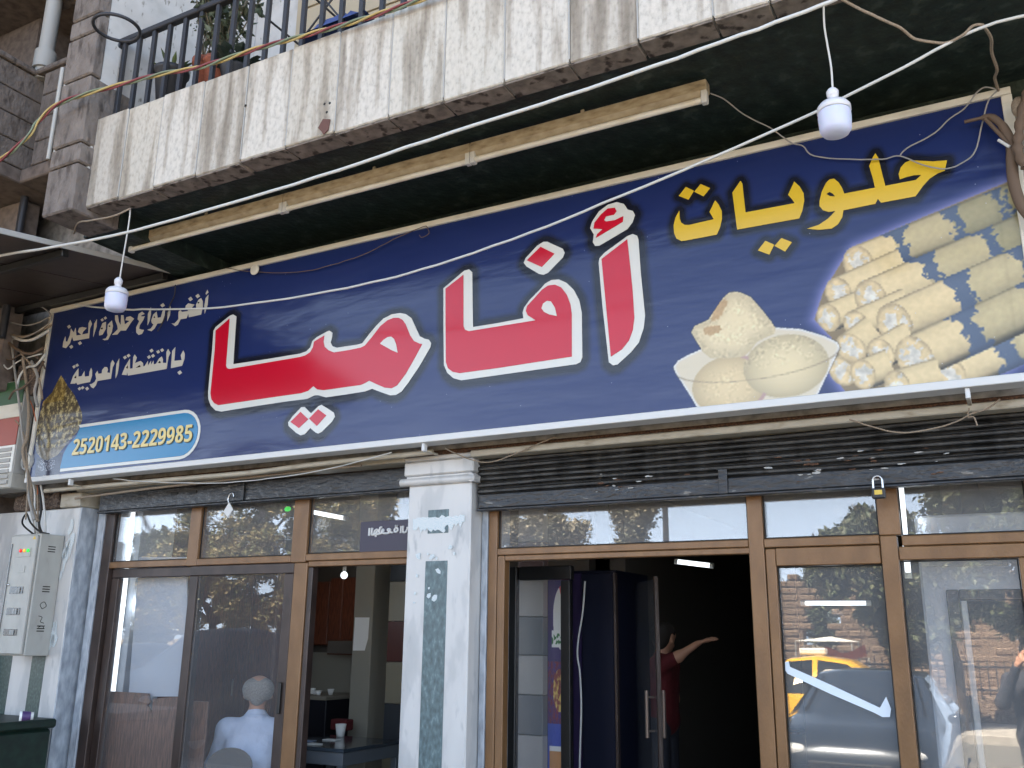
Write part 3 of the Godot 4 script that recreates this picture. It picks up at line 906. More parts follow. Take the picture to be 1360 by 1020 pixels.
# printed photograph of filled rolls
func print_rolls(base: Image) -> void:
	var x0 := 5.70
	var x1 := 6.70
	var y0 := 0.0
	var y1 := 1.02
	var im := pic(x0, y0, x1, y1)
	var n1 := noise(3, 9.0)
	var n2 := noise(9, 18.0)
	# [end x, end y, far x, far y, radius]
	var rolls := [[6.0, 0.645, 6.78, 0.84, 0.092], [5.90, 0.515, 6.2, 0.61, 0.080], [5.845, 0.40, 6.1, 0.47, 0.072], [6.04, 0.465, 6.80, 0.69, 0.095],
		[5.965, 0.345, 6.2, 0.42, 0.074], [6.13, 0.33, 6.82, 0.55, 0.100], [5.885, 0.13, 6.0, 0.19, 0.075], [5.934, 0.235, 6.05, 0.31, 0.082], [6.061, 0.195, 6.2, 0.26, 0.075],
		[5.976, 0.105, 6.1, 0.14, 0.074], [6.33, 0.06, 6.84, 0.245, 0.092], [6.2, 0.157, 6.82, 0.385, 0.103], [6.115, 0.035, 6.3, 0.07, 0.074]]
	# the long rows are made of rolls laid end to end, with worn blue gaps between them
	var cuts := [[0.18, 0.225, 0.435, 0.47, 0.635, 0.66], [], [], [0.26, 0.31, 0.53, 0.57, 2.0, 2.0], [], [0.285, 0.345, 0.57, 0.605, 2.0, 2.0], [], [], [], [], [0.22, 0.29, 2.0, 2.0, 2.0, 2.0], [0.235, 0.29, 0.53, 0.565, 2.0, 2.0], []]
	var hull := PackedVector2Array([Vector2(5.78, 0.40), Vector2(5.83, 0.53), Vector2(5.92, 0.66), Vector2(5.99, 0.735), Vector2(6.3, 0.82), Vector2(6.75, 0.94), Vector2(6.8, 0.2), Vector2(6.5, 0.02), Vector2(5.9, 0.02), Vector2(5.83, 0.14), Vector2(5.85, 0.3)])
	for j in im.get_height():
		for i in im.get_width():
			var p := Vector2(x0 + (i + 0.5) / PX, y1 - (j + 0.5) / PX)
			var c := Color(0, 0, 0, 0)
			var near := 1.0
			var which := -1
			for r in rolls:
				which += 1
				var a := Vector2(r[0], r[1])
				var d := Vector2(r[2] - r[0], r[3] - r[1])
				var ln := d.length()
				d /= ln
				var rad: float = r[4]
				var q := p - a
				var t := q.dot(d)
				var v := q.dot(Vector2(-d.y, d.x))
				var fac := q.length() / rad
				near = minf(near, maxf(absf(v) - rad, maxf(-t - rad, t - ln)))
				var front := Vector2(t / 0.72, v).length() / rad
				if t > 0.0 and t < ln and absf(v) < rad:
					var across := v / rad
					var tone := 0.40 + 0.60 * sqrt(maxf(0.0, 1.0 - (across - 0.25) * (across - 0.25) / 1.57)) + n1.get_noise_2d(p.x * 3.0, p.y * 3.0) * 0.05
					tone *= 1.0 - 0.5 * smoothstep(0.62, 1.0, -across) - 0.25 * smoothstep(0.85, 1.0, across)
					var far := 0.0
					var bend := (1.0 - sqrt(maxf(0.0, 1.0 - across * across))) * rad * 0.55
					var rag := n1.get_noise_2d(p.x * 1.4, p.y * 1.4) * 0.03 + n2.get_noise_2d(p.x * 1.6, p.y * 1.6) * 0.028
					var gap := false
					var cut: Array = cuts[which]
					for q2 in range(0, cut.size(), 2):
						if t + rag > cut[q2] - bend and t + rag < cut[q2 + 1] + bend * 0.6:
							gap = true
						if t > cut[q2]:
							far = minf(1.0, far + 0.5)
					c = Color(0.98, 0.88, 0.67).lerp(Color(0.70, 0.66, 0.49), far) * tone
					if gap:
						c = c.lerp(Color(0.27, 0.33, 0.44) * (0.85 + 0.3 * tone), 0.9)
					c.a = 1.0
				if front < 1.0:
					var wob := n2.get_noise_2d(p.x, p.y)
					if front + wob * 0.5 + n1.get_noise_2d(p.x * 2.5, p.y * 2.5) * 0.7 < 0.5:
						c = Color(0.98, 0.95, 0.88) * (0.95 + wob * 0.22)
					else:
						c = Color(0.98, 0.87, 0.66) * (0.95 - 0.16 * smoothstep(0.75, 1.0, front) + wob * 0.12 + n1.get_noise_2d(p.x * 2.0, p.y * 2.0) * 0.12)
					c.a = 1.0
			if c.a < 0.5:
				if inside(p, hull):
					c = Color(0.58, 0.50, 0.36, 1.0)
				else:
					var glow := clampf(1.0 - edge_distance(p, hull) / 0.07, 0.0, 1.0)
					c = Color(0.68, 0.66, 0.90, 0.7 * glow * glow) if p.y > 0.02 else Color(0, 0, 0, 0)
			im.set_pixel(i, j, c)
	soften(im, 0.5)
	dim(im, 0.85)
	lay(base, im, x0, y1)


# printed photograph of three scoops in a glass bowl
func print_scoops(base: Image) -> void:
	var x0 := 5.05
	var x1 := 5.91
	var y0 := 0.0
	var y1 := 0.63
	var im := pic(x0, y0, x1, y1)
	var n1 := noise(21, 14.0)
	var n2 := noise(22, 45.0)
	var top := PackedVector2Array([Vector2(5.265,0.480),Vector2(5.318,0.549),Vector2(5.348,0.585),Vector2(5.378,0.606),Vector2(5.406,0.607),Vector2(5.433,0.600),Vector2(5.487,0.565),Vector2(5.537,0.492),Vector2(5.580,0.421),Vector2(5.597,0.383),Vector2(5.589,0.356),Vector2(5.555,0.347),Vector2(5.500,0.326),Vector2(5.471,0.288),Vector2(5.436,0.264),Vector2(5.374,0.262),Vector2(5.270,0.275),Vector2(5.230,0.313),Vector2(5.197,0.376),Vector2(5.173,0.424),Vector2(5.193,0.458)])
	var bowl := PackedVector2Array([Vector2(5.072,0.254),Vector2(5.099,0.287),Vector2(5.151,0.309),Vector2(5.209,0.327),Vector2(5.309,0.346),Vector2(5.449,0.376),Vector2(5.598,0.390),Vector2(5.714,0.365),Vector2(5.819,0.315),Vector2(5.879,0.273),Vector2(5.886,0.244),Vector2(5.846,0.169),Vector2(5.767,0.024),Vector2(5.752,-0.007),Vector2(5.199,0.010),Vector2(5.156,0.092),Vector2(5.082,0.224)])
	for j in im.get_height():
		for i in im.get_width():
			var p := Vector2(x0 + (i + 0.5) / PX, y1 - (j + 0.5) / PX)
			var c := Color(0, 0, 0, 0)
			var w := n1.get_noise_2d(p.x, p.y)
			var f := n2.get_noise_2d(p.x, p.y)
			if inside(p, bowl):
				c = Color(0.93, 0.88, 0.77, 1.0)
				var ed := edge_distance(p, bowl)
				c = c.lerp(Color(0.94, 0.94, 0.94), smoothstep(0.02, 0.0, ed))
				var l := Vector2((p.x - 5.354) / 0.185, (p.y - 0.125) / 0.15).length()
				if l < 1.0:
					c = Color(1.0, 0.90, 0.70) * (0.98 - 0.16 * l * l + 0.17 * f * smoothstep(0.9, 0.5, l) * clampf(0.4 + w * 2.0, 0.0, 1.0))
				var r := Vector2((p.x - 5.63) / 0.2, (p.y - 0.19) / 0.155).length()
				if r < 1.0:
					c = Color(1.0, 0.92, 0.73) * (1.0 - 0.2 * r * r + 0.24 * f * smoothstep(0.17, 0.24, p.y) * clampf(0.4 + w * 2.5, 0.0, 1.0))
				if absf(l - 1.0) < 0.05 and r > 0.95 and p.x > 5.42:
					c = Color(0.79, 0.66, 0.62)
				# rim of the bowl in front
				var arc := absf(Vector2((p.x - 5.48) / 0.41, (p.y - 0.245 - (p.x - 5.48) * 0.02) / 0.105).length() - 1.0)
				if arc < 0.022 and p.y < 0.245:
					c = c.lerp(Color(0.62, 0.56, 0.46), 0.6)
				c.a = 1.0
			if inside(p, top):
				var ed2 := edge_distance(p, top)
				var lump := clampf(0.5 + w * 1.6, 0.0, 1.0)
				c = Color(1.0, 0.92, 0.74) * (0.86 + 0.13 * smoothstep(0.0, 0.09, ed2) + 0.2 * f * lump)
				if Vector2((p.x - 5.285) / 0.045, (p.y - 0.42) / 0.024).length() + f * 0.4 < 1.0 or Vector2((p.x - 5.33 - (p.y - 0.53) * 0.5) / 0.03, (p.y - 0.52) / 0.055).length() + f * 0.4 < 1.0:
					c = Color(0.84, 0.70, 0.50) * (0.97 + f * 0.1)
				c.a = 1.0
			im.set_pixel(i, j, c)
	soften(im, 0.5)
	dim(im, 0.85)
	lay(base, im, x0, y1)


# printed photograph of a pistachio covered sweet in a cup
func print_sweet(base: Image) -> void:
	var im := pic(0.0, 0.0, 0.62, 0.84)
	var n1 := noise(31, 20.0)
	var n2 := noise(32, 55.0)
	var body := PackedVector2Array([Vector2(0.22, 0.81), Vector2(0.26, 0.77), Vector2(0.33, 0.7), Vector2(0.40, 0.64), Vector2(0.46, 0.57), Vector2(0.52, 0.49), Vector2(0.54, 0.43), Vector2(0.51, 0.35), Vector2(0.44, 0.29), Vector2(0.33, 0.25), Vector2(0.22, 0.24), Vector2(0.09, 0.26), Vector2(0.03, 0.31), Vector2(0.02, 0.46), Vector2(0.05, 0.62), Vector2(0.14, 0.68), Vector2(0.18, 0.75)])
	var cup := PackedVector2Array([Vector2(0.02, 0.31), Vector2(0.06, 0.22), Vector2(0.13, 0.17), Vector2(0.2, 0.15), Vector2(0.31, 0.18), Vector2(0.43, 0.28), Vector2(0.33, 0.255), Vector2(0.09, 0.26)])
	var stem := PackedVector2Array([Vector2(0.08, 0.18), Vector2(0.36, 0.2), Vector2(0.37, 0.01), Vector2(0.08, 0.01)])
	for j in im.get_height():
		for i in im.get_width():
			var p := Vector2((i + 0.5) / PX, 0.84 - (j + 0.5) / PX)
			var c := Color(0, 0, 0, 0)
			var w := n1.get_noise_2d(p.x, p.y * 0.7)
			var f := n2.get_noise_2d(p.x, p.y)
			if inside(p, stem):
				c = Color(0.20, 0.20, 0.27) * (1.0 + f * 0.4)
				if Vector2(p.x - 0.2, (p.y - 0.12) * 2.0).length() < 0.1 and f > 0.05:
					c = Color(0.55, 0.56, 0.6)
				c.a = 1.0
			if inside(p, cup):
				c = Color(0.47, 0.44, 0.38) * (1.0 + 0.3 * w + 0.25 * f)
				c.a = 1.0
			if inside(p, body):
				var k := clampf(0.5 + w * 1.3 + f * 0.7, 0.0, 1.0)
				c = Color(0.27, 0.23, 0.17).lerp(Color(0.43, 0.38, 0.25), smoothstep(0.2, 0.6, k)).lerp(Color(0.66, 0.60, 0.42), smoothstep(0.66, 1.0, k))
				if p.x < 0.3 and p.y > 0.6:
					c = c.lerp(Color(0.55, 0.42, 0.12), 0.35)
				c.a = 1.0
			im.set_pixel(i, j, c)
	lay(base, im, 0.0, 0.84)


func V2(a: Array) -> PackedVector2Array:
	var o := PackedVector2Array()
	for i in range(0, a.size(), 2):
		o.append(Vector2(a[i], a[i + 1]))
	return o


func letter(parent: Node3D, called: String, outline: PackedVector2Array, m: Material, layer: int) -> void:
	part(parent, called, done(plate(st(), outline, 0.0022, Transform3D(Basis.IDENTITY, Vector3(0, 0, 0.001 + layer * 0.0026)))), m)


func build_sign() -> void:
	var o := thing("shop_sign", "long dark blue shop sign with red and yellow Arabic lettering and pictures of sweets", "sign", SIGN)
	var blue := h("1e2b5a")
	var ink := h("12131c")
	mat("sign_red_ink", h("b41029"), 0.16)
	mat("sign_yellow_ink", h("c9a72c"), 0.16)
	mat("sign_white_ink", h("c6c6c0"), 0.16)
	mat("sign_small_ink", h("b9b6ac"), 0.2)
	mat("sign_ink", ink, 0.16)
	mat("sign_teal_ink", h("0d6f9c"), 0.16)
	var whites := [V2([1.939,1.019,1.971,1.024,2.003,1.004,2.007,0.863,2.015,0.664,2.307,0.660,2.592,0.660,2.644,0.667,2.676,0.690,2.690,0.731,2.709,0.744,2.723,0.752,2.795,0.775,2.822,0.782,2.849,0.764,2.849,0.736,2.840,0.700,2.857,0.673,2.894,0.658,3.058,0.656,3.090,0.660,3.140,0.712,3.191,0.759,3.241,0.797,3.303,0.815,3.366,0.814,3.407,0.801,3.450,0.769,3.478,0.716,3.516,0.644,3.552,0.623,3.582,0.613,3.600,0.589,3.594,0.563,3.525,0.460,3.449,0.366,3.402,0.316,3.362,0.299,3.321,0.302,3.269,0.322,3.184,0.358,3.132,0.347,2.972,0.344,2.830,0.344,2.773,0.363,2.738,0.367,2.678,0.350,2.517,0.352,2.159,0.348,1.947,0.344,1.894,0.357,1.844,0.396,1.816,0.443,1.807,0.493,1.805,0.641,1.805,0.791,1.799,0.933,1.816,0.956]),V2([2.637,0.301,2.665,0.300,2.720,0.253,2.778,0.294,2.800,0.299,2.858,0.266,2.902,0.239,2.912,0.212,2.892,0.183,2.815,0.124,2.788,0.117,2.765,0.128,2.723,0.159,2.681,0.123,2.648,0.119,2.612,0.138,2.544,0.189,2.539,0.213,2.573,0.250]),V2([3.816,1.008,3.848,1.010,3.870,0.989,3.876,0.842,3.884,0.646,4.053,0.645,4.213,0.649,4.208,0.684,4.217,0.711,4.251,0.751,4.309,0.797,4.348,0.832,4.387,0.847,4.435,0.842,4.482,0.813,4.524,0.765,4.556,0.701,4.571,0.627,4.572,0.372,4.561,0.347,4.535,0.338,4.157,0.337,3.815,0.335,3.762,0.354,3.719,0.391,3.694,0.441,3.682,0.681,3.673,0.921]),V2([4.338,1.088,4.362,1.083,4.459,1.021,4.470,0.996,4.459,0.970,4.367,0.894,4.338,0.887,4.309,0.898,4.230,0.957,4.212,0.983,4.224,1.010,4.298,1.072]),V2([4.874,1.026,4.899,1.011,4.906,0.987,4.914,0.802,4.932,0.551,4.922,0.484,4.894,0.410,4.849,0.363,4.773,0.306,4.748,0.304,4.724,0.325,4.718,0.386,4.693,0.638,4.674,0.897,4.679,0.922,4.708,0.948,4.844,1.020]),V2([4.647,1.070,4.626,1.112,4.637,1.147,4.680,1.202,4.734,1.230,4.786,1.234,4.827,1.214,4.849,1.175,4.878,1.161,4.890,1.135,4.876,1.096,4.845,1.061,4.678,0.996,4.654,1.000,4.641,1.024])]
	var reds := [V2([1.942,0.998,1.822,0.930,1.832,0.787,1.832,0.638,1.833,0.480,1.847,0.439,1.877,0.409,1.915,0.391,2.154,0.392,2.395,0.393,2.628,0.393,2.685,0.402,2.725,0.428,2.758,0.403,2.808,0.392,2.914,0.392,3.097,0.392,3.123,0.398,3.160,0.411,3.214,0.384,3.278,0.354,3.329,0.344,3.369,0.358,3.427,0.421,3.483,0.505,3.537,0.591,3.518,0.597,3.477,0.619,3.447,0.659,3.411,0.735,3.387,0.766,3.357,0.784,3.320,0.789,3.274,0.780,3.223,0.750,3.163,0.688,3.113,0.641,3.083,0.632,3.006,0.629,2.874,0.629,2.827,0.651,2.794,0.679,2.783,0.713,2.787,0.754,2.741,0.738,2.705,0.724,2.699,0.687,2.679,0.657,2.640,0.641,2.594,0.636,2.310,0.635,1.987,0.633,1.963,0.643,1.951,0.662,1.948,0.791,1.945,0.922]),V2([2.636,0.271,2.703,0.217,2.632,0.167,2.559,0.213]),V2([2.777,0.273,2.845,0.227,2.775,0.167,2.709,0.220]),V2([3.811,0.982,3.689,0.915,3.698,0.678,3.708,0.458,3.723,0.419,3.756,0.393,3.803,0.379,4.058,0.378,4.511,0.384,4.512,0.627,4.505,0.682,4.482,0.745,4.449,0.792,4.411,0.815,4.367,0.817,4.329,0.798,4.290,0.763,4.237,0.717,4.229,0.690,4.242,0.661,4.291,0.624,4.154,0.624,3.859,0.624,3.832,0.637,3.821,0.660,3.816,0.823]),V2([4.320,1.060,4.408,1.001,4.328,0.935,4.232,0.994]),V2([4.843,1.001,4.692,0.915,4.737,0.354,4.800,0.385,4.840,0.428,4.863,0.483,4.873,0.550,4.867,0.700,4.855,0.863]),V2([4.659,1.045,4.820,1.108,4.824,1.141,4.774,1.128,4.722,1.131,4.711,1.142,4.722,1.161,4.769,1.161,4.785,1.179,4.775,1.202,4.733,1.206,4.691,1.178,4.653,1.138,4.647,1.104,4.700,1.089,4.668,1.066])]
	var red_holes := [V2([3.230,0.636,3.255,0.657,3.285,0.670,3.311,0.669,3.333,0.651,3.350,0.615,3.364,0.560,3.316,0.584]),V2([4.329,0.688,4.339,0.714,4.363,0.726,4.387,0.718,4.411,0.679,4.423,0.628,4.377,0.644,4.344,0.665])]
	var yellows := [V2([5.138,1.106,5.116,1.071,5.104,1.029,5.105,0.984,5.116,0.951,5.142,0.931,5.169,0.929,5.331,0.929,5.350,0.965,5.362,1.012,5.363,1.055,5.350,1.092,5.331,1.122,5.299,1.063,5.319,1.018,5.187,1.013,5.163,1.019,5.146,1.036,5.139,1.059]),V2([5.179,1.234,5.221,1.202,5.190,1.157,5.138,1.191]),V2([5.259,1.232,5.308,1.197,5.271,1.158,5.223,1.196]),V2([5.468,1.201,5.477,1.182,5.484,1.020,5.729,1.017,5.717,1.041,5.700,1.069,5.734,1.134,5.759,1.101,5.775,1.061,5.775,1.019,5.762,0.968,5.745,0.931,5.437,0.935,5.423,1.145]),V2([5.574,0.846,5.616,0.817,5.589,0.769,5.534,0.802]),V2([5.653,0.845,5.702,0.813,5.666,0.770,5.617,0.810]),V2([5.778,0.869,5.835,0.878,5.881,0.902,5.917,0.934,5.886,0.935,5.860,0.950,5.845,0.975,5.847,1.002,5.861,1.049,5.884,1.091,5.901,1.105,5.923,1.105,5.943,1.080,5.957,1.046,5.964,1.015,6.104,1.014,6.099,1.061,6.088,1.132,6.106,1.171,6.121,1.193,6.132,1.165,6.150,1.013,6.285,1.012,6.310,1.032,6.280,1.038,6.244,1.036,6.216,1.031,6.213,1.059,6.226,1.092,6.246,1.111,6.272,1.118,6.316,1.103,6.365,1.088,6.424,1.079,6.410,1.029,6.378,1.023,6.342,1.004,6.312,0.975,6.275,0.930,6.124,0.931,6.112,0.954,6.098,0.931,5.953,0.929,5.945,0.894,5.923,0.862,5.893,0.846,5.833,0.852])]
	var yellow_hole := V2([5.883,1.031,5.897,1.038,5.912,1.025,5.920,1.010,5.897,1.017])
	var small := [V2([0.349,0.725,0.367,0.783,0.395,0.816,0.417,0.837,0.430,0.771,0.466,0.770,0.491,0.806,0.502,0.762,0.552,0.760,0.551,0.796,0.563,0.823,0.577,0.801,0.584,0.760,0.570,0.712,0.509,0.712,0.432,0.708,0.413,0.728,0.400,0.720]),V2([0.571,0.694,0.596,0.695,0.625,0.707,0.638,0.729,0.620,0.768,0.638,0.790,0.654,0.765,0.691,0.764,0.692,0.791,0.714,0.810,0.740,0.806,0.754,0.787,0.750,0.763,0.782,0.757,0.777,0.831,0.792,0.855,0.820,0.826,0.803,0.796,0.799,0.710,0.653,0.710,0.642,0.677,0.618,0.658,0.592,0.671]),V2([0.852,0.707,0.847,0.724,0.841,0.819,0.864,0.856,0.869,0.800,0.866,0.741]),V2([0.915,0.726,0.940,0.786,0.980,0.839,0.993,0.762,1.023,0.760,1.014,0.847,1.026,0.865,1.052,0.838,1.041,0.806,1.039,0.798,1.098,0.807,1.125,0.787,1.132,0.761,1.146,0.761,1.174,0.797,1.180,0.759,1.206,0.793,1.210,0.760,1.232,0.792,1.239,0.762,1.264,0.765,1.287,0.799,1.312,0.812,1.327,0.789,1.328,0.763,1.368,0.757,1.355,0.839,1.369,0.860,1.396,0.827,1.381,0.799,1.377,0.754,1.375,0.712,1.222,0.711,0.982,0.711,0.968,0.740,0.966,0.717]),V2([1.419,0.712,1.413,0.839,1.440,0.864,1.444,0.762,1.518,0.758,1.504,0.796,1.524,0.828,1.541,0.801,1.544,0.765,1.527,0.715]),V2([1.696,1.073,1.685,1.132,1.690,1.190,1.713,1.211,1.716,1.136]),V2([1.685,1.226,1.698,1.251,1.711,1.229,1.690,1.215]),V2([1.373,1.051,1.404,1.044,1.440,1.071,1.432,1.128,1.450,1.140,1.466,1.122,1.532,1.119,1.499,1.144,1.499,1.164,1.523,1.178,1.585,1.158,1.562,1.137,1.554,1.123,1.609,1.122,1.601,1.155,1.620,1.187,1.644,1.198,1.664,1.170,1.670,1.129,1.661,1.071,1.542,1.070,1.534,1.101,1.520,1.066,1.460,1.068,1.439,1.031,1.414,1.023]),V2([1.326,1.074,1.320,1.161,1.337,1.203,1.346,1.171,1.347,1.116]),V2([1.128,1.038,1.165,1.043,1.188,1.070,1.169,1.083,1.158,1.105,1.172,1.148,1.203,1.166,1.222,1.115,1.256,1.115,1.266,1.159,1.290,1.181,1.292,1.124,1.273,1.069,1.225,1.071,1.203,1.037,1.172,1.021]),V2([1.125,1.074,1.114,1.163,1.138,1.210,1.146,1.157,1.141,1.107]),V2([1.092,1.043,1.076,1.015,1.042,1.012,1.014,1.034,1.006,1.076,1.031,1.119,1.010,1.138,1.014,1.178,1.050,1.191,1.079,1.168,1.044,1.163,1.046,1.153,1.082,1.150,1.072,1.123,1.040,1.087,1.037,1.062,1.063,1.050]),V2([0.970,1.149,0.927,1.174,0.885,1.173,0.878,1.150,0.926,1.138,0.876,1.117,0.848,1.194,0.823,1.198,0.833,1.118,0.806,1.148,0.785,1.204,0.755,1.208,0.762,1.171,0.797,1.118,0.806,1.091,0.751,1.055,0.806,1.049,0.837,1.076,0.896,1.067,0.937,1.118]),V2([0.648,1.036,0.685,1.036,0.702,1.059,0.690,1.087,0.686,1.145,0.726,1.171,0.745,1.126,0.742,1.079,0.709,1.022,0.672,1.024]),V2([0.605,1.071,0.599,1.101,0.624,1.166,0.660,1.171,0.670,1.116,0.641,1.073]),V2([0.538,1.070,0.533,1.116,0.529,1.175,0.552,1.208,0.560,1.149]),V2([0.337,1.110,0.395,1.107,0.350,1.137,0.359,1.168,0.397,1.170,0.446,1.155,0.409,1.129,0.402,1.108,0.474,1.108,0.462,1.190,0.476,1.215,0.502,1.179,0.486,1.144,0.490,1.066,0.387,1.068,0.314,1.070,0.287,1.109,0.274,1.057,0.235,1.022,0.193,1.036,0.192,1.079,0.207,1.121,0.219,1.081,0.240,1.073,0.260,1.123,0.261,1.177,0.300,1.139,0.316,1.175]),V2([0.364,0.871,0.384,0.853,0.362,0.843,0.342,0.861]),V2([0.397,0.878,0.417,0.860,0.395,0.851,0.375,0.868]),V2([0.463,0.687,0.482,0.670,0.461,0.660,0.441,0.677]),V2([0.497,0.690,0.517,0.673,0.495,0.663,0.476,0.680]),V2([0.550,0.678,0.570,0.660,0.548,0.649,0.527,0.668]),V2([0.926,0.870,0.945,0.852,0.923,0.842,0.904,0.860]),V2([0.962,0.879,0.981,0.861,0.959,0.851,0.940,0.869]),V2([1.182,0.839,1.201,0.821,1.179,0.811,1.161,0.829]),V2([1.223,0.843,1.241,0.825,1.219,0.815,1.201,0.833]),V2([1.201,0.885,1.220,0.866,1.197,0.856,1.178,0.875]),V2([1.271,0.866,1.289,0.848,1.268,0.839,1.250,0.857]),V2([1.310,0.873,1.328,0.855,1.307,0.846,1.289,0.864]),V2([1.514,0.685,1.536,0.664,1.510,0.652,1.489,0.673]),V2([1.541,1.225,1.562,1.202,1.537,1.191,1.516,1.214]),V2([1.611,1.235,1.632,1.213,1.607,1.202,1.586,1.224]),V2([1.262,1.223,1.284,1.200,1.258,1.189,1.236,1.211]),V2([0.235,1.212,0.257,1.192,0.232,1.182,0.211,1.202]),V2([0.298,1.040,0.320,1.020,0.295,1.009,0.272,1.030]),V2([0.394,1.056,0.417,1.035,0.391,1.025,0.369,1.045]),V2([0.616,1.206,0.633,1.189,0.614,1.181,0.596,1.198]),V2([0.649,1.216,0.666,1.199,0.647,1.191,0.629,1.207])]
	var small_holes := [V2([1.627,1.171,1.635,1.163,1.625,1.159,1.617,1.167]),V2([1.190,1.132,1.199,1.123,1.189,1.119,1.180,1.127]),V2([0.712,1.135,0.721,1.126,0.711,1.122,0.702,1.131]),V2([0.629,1.131,0.640,1.120,0.627,1.114,0.616,1.125]),V2([0.385,0.764,0.405,0.782,0.409,0.761]),V2([0.954,0.771,0.968,0.790,0.972,0.765]),V2([1.286,0.766,1.301,0.780,1.312,0.763]),V2([1.057,0.760,1.098,0.775,1.106,0.760])]
	# the print: blue ground with a soft black outline round the big lettering, then the three pictures
	var lw := 512
	var lh := int(512 * SH / SW)
	var lowres := Image.create_empty(lw, lh, false, Image.FORMAT_RGBA8)
	lowres.fill(blue)
	var k := SW / lw
	for set_ in [[whites, 0.062], [yellows, 0.05]]:
		for poly in set_[0]:
			var reach: float = set_[1]
			var lo := Vector2(1e9, 1e9)
			var hi := -lo
			for p in poly:
				lo = lo.min(p)
				hi = hi.max(p)
			for j in range(maxi(0, int((SH - hi.y - reach) / k)), mini(lh, int((SH - lo.y + reach) / k) + 1)):
				for i in range(maxi(0, int((lo.x - reach) / k)), mini(lw, int((hi.x + reach) / k) + 1)):
					var p := Vector2((i + 0.5) * k, SH - (j + 0.5) * k)
					var d := 0.0 if inside(p, poly) else edge_distance(p, poly)
					var a := 1.0 - smoothstep(reach * 0.3, reach, d)
					if a > 0.0:
						lowres.set_pixel(i, j, lowres.get_pixel(i, j).lerp(ink, a * 0.9))
	lowres.resize(int(SW * PX), int(SH * PX), Image.INTERPOLATE_CUBIC)
	print_sweet(lowres)
	print_rolls(lowres)
	print_scoops(lowres)
	var fl := noise(77, 0.02)
	for i in 90:
		lowres.set_pixel(rng.randi_range(5, int(SW * PX) - 6), rng.randi_range(5, int(SH * PX) - 6), Color(0.75, 0.76, 0.8))
	lowres.generate_mipmaps()
	var pm := mat("sign_print", Color.WHITE, 0.16)
	pm.albedo_texture = ImageTexture.create_from_image(lowres)
	pm.texture_repeat = false
	pm.normal_enabled = true
	pm.normal_texture = grain_tex(91, 0.006, 6.0)
	pm.normal_scale = 0.22
	pm.roughness_texture = noise_tex(92, 0.012, [[0.0, Color(0.75, 0.75, 0.75)], [0.5, Color(0.95, 0.95, 0.95)], [1.0, Color.WHITE]])
	pm.roughness = 0.2
	# dust that has settled on the print in faint runs
	pm.detail_enabled = true
	pm.detail_blend_mode = BaseMaterial3D.BLEND_MODE_MUL
	pm.detail_uv_layer = BaseMaterial3D.DETAIL_UV_2
	pm.detail_albedo = noise_tex(93, 0.02, [[0.0, Color(0.84, 0.84, 0.82)], [0.45, Color(0.97, 0.97, 0.97)], [1.0, Color.WHITE]])
	pm.uv2_triplanar = true
	pm.uv2_world_triplanar = true
	pm.uv2_scale = Vector3(1.2, 0.25, 1.2)
	# a sheet that bulges by a few millimetres between its fixings
	var s := st()
	s.set_smooth_group(1)
	var nx := 48
	var ny := 8
	var at := func(i: int, j: int) -> Vector3:
		return Vector3(SW * i / nx, SH * j / ny, 0.0)
	for i in nx:
		for j in ny:
			for c in [[0, 0], [0, 1], [1, 1], [0, 0], [1, 1], [1, 0]]:
				s.set_uv(Vector2(float(i + c[0]) / nx, 1.0 - float(j + c[1]) / ny))
				s.set_normal(Vector3.BACK)
				s.add_vertex(at.call(i + c[0], j + c[1]))
	s.index()
	part(o, "printed_panel", s.commit(), pm)
	part(o, "case", b(0.005, SW - 0.005, 0.005, SH - 0.005, -0.11, -0.003, 0.0), M.sign_grey)
	# frame of four bars
	part(o, "frame_bar", b(-0.012, SW + 0.012, SH - 0.03, SH + 0.006, -0.1, 0.016, 0.003), M.sign_frame)
	part(o, "frame_bar", b(-0.012, SW + 0.012, -0.008, 0.03, -0.1, 0.018, 0.003), M.sign_frame_white)
	part(o, "frame_bar", b(-0.014, 0.02, 0.032, SH - 0.032, -0.1, 0.015, 0.003), M.sign_frame)
	part(o, "frame_bar", b(SW - 0.03, SW + 0.014, 0.032, SH - 0.032, -0.1, 0.015, 0.003), M.sign_frame)
	# lettering
	for p in whites:
		letter(o, "letter_outline", p, M.sign_white_ink, 0)
	for p in reds:
		letter(o, "letter", p, M.sign_red_ink, 1)
	for p in red_holes:
		letter(o, "letter_eye", p, M.sign_white_ink, 2)
	for p in yellows:
		letter(o, "letter", p, M.sign_yellow_ink, 0)
	letter(o, "letter_eye", yellow_hole, M.sign_ink, 1)
	for p in small:
		letter(o, "letter", p, M.sign_small_ink, 0)
	for p in small_holes:
		letter(o, "letter_eye", p, M.sign_ink, 1)
	# telephone bar with a round right end
	var pill := PackedVector2Array()
	var inner := PackedVector2Array()
	for e in [[pill, 0.0], [inner, 0.022]]:
		var g: float = e[1]
		var pts := PackedVector2Array([Vector2(0.37, 0.052 + g), Vector2(1.6, 0.048 + g)])
		for i in 13:
			var a := -PI / 2 + PI * i / 12.0
			pts.append(Vector2(1.6 + (0.172 - g) * cos(a), 0.22 + (0.172 - g) * sin(a)))
		pts.append_array(PackedVector2Array([Vector2(0.51, 0.39 - g), Vector2(0.535, 0.365), Vector2(0.50, 0.3), Vector2(0.42, 0.24), Vector2(0.385, 0.18)]))
		if g == 0.0:
			pill = pts
		else:
			inner = pts
	letter(o, "telephone_bar_outline", pill, M.sign_white_ink, 0)
	letter(o, "telephone_bar", inner, M.sign_teal_ink, 1)
	var font := SystemFont.new()
	font.font_names = PackedStringArray(["Droid Sans"])
	font.font_weight = 700
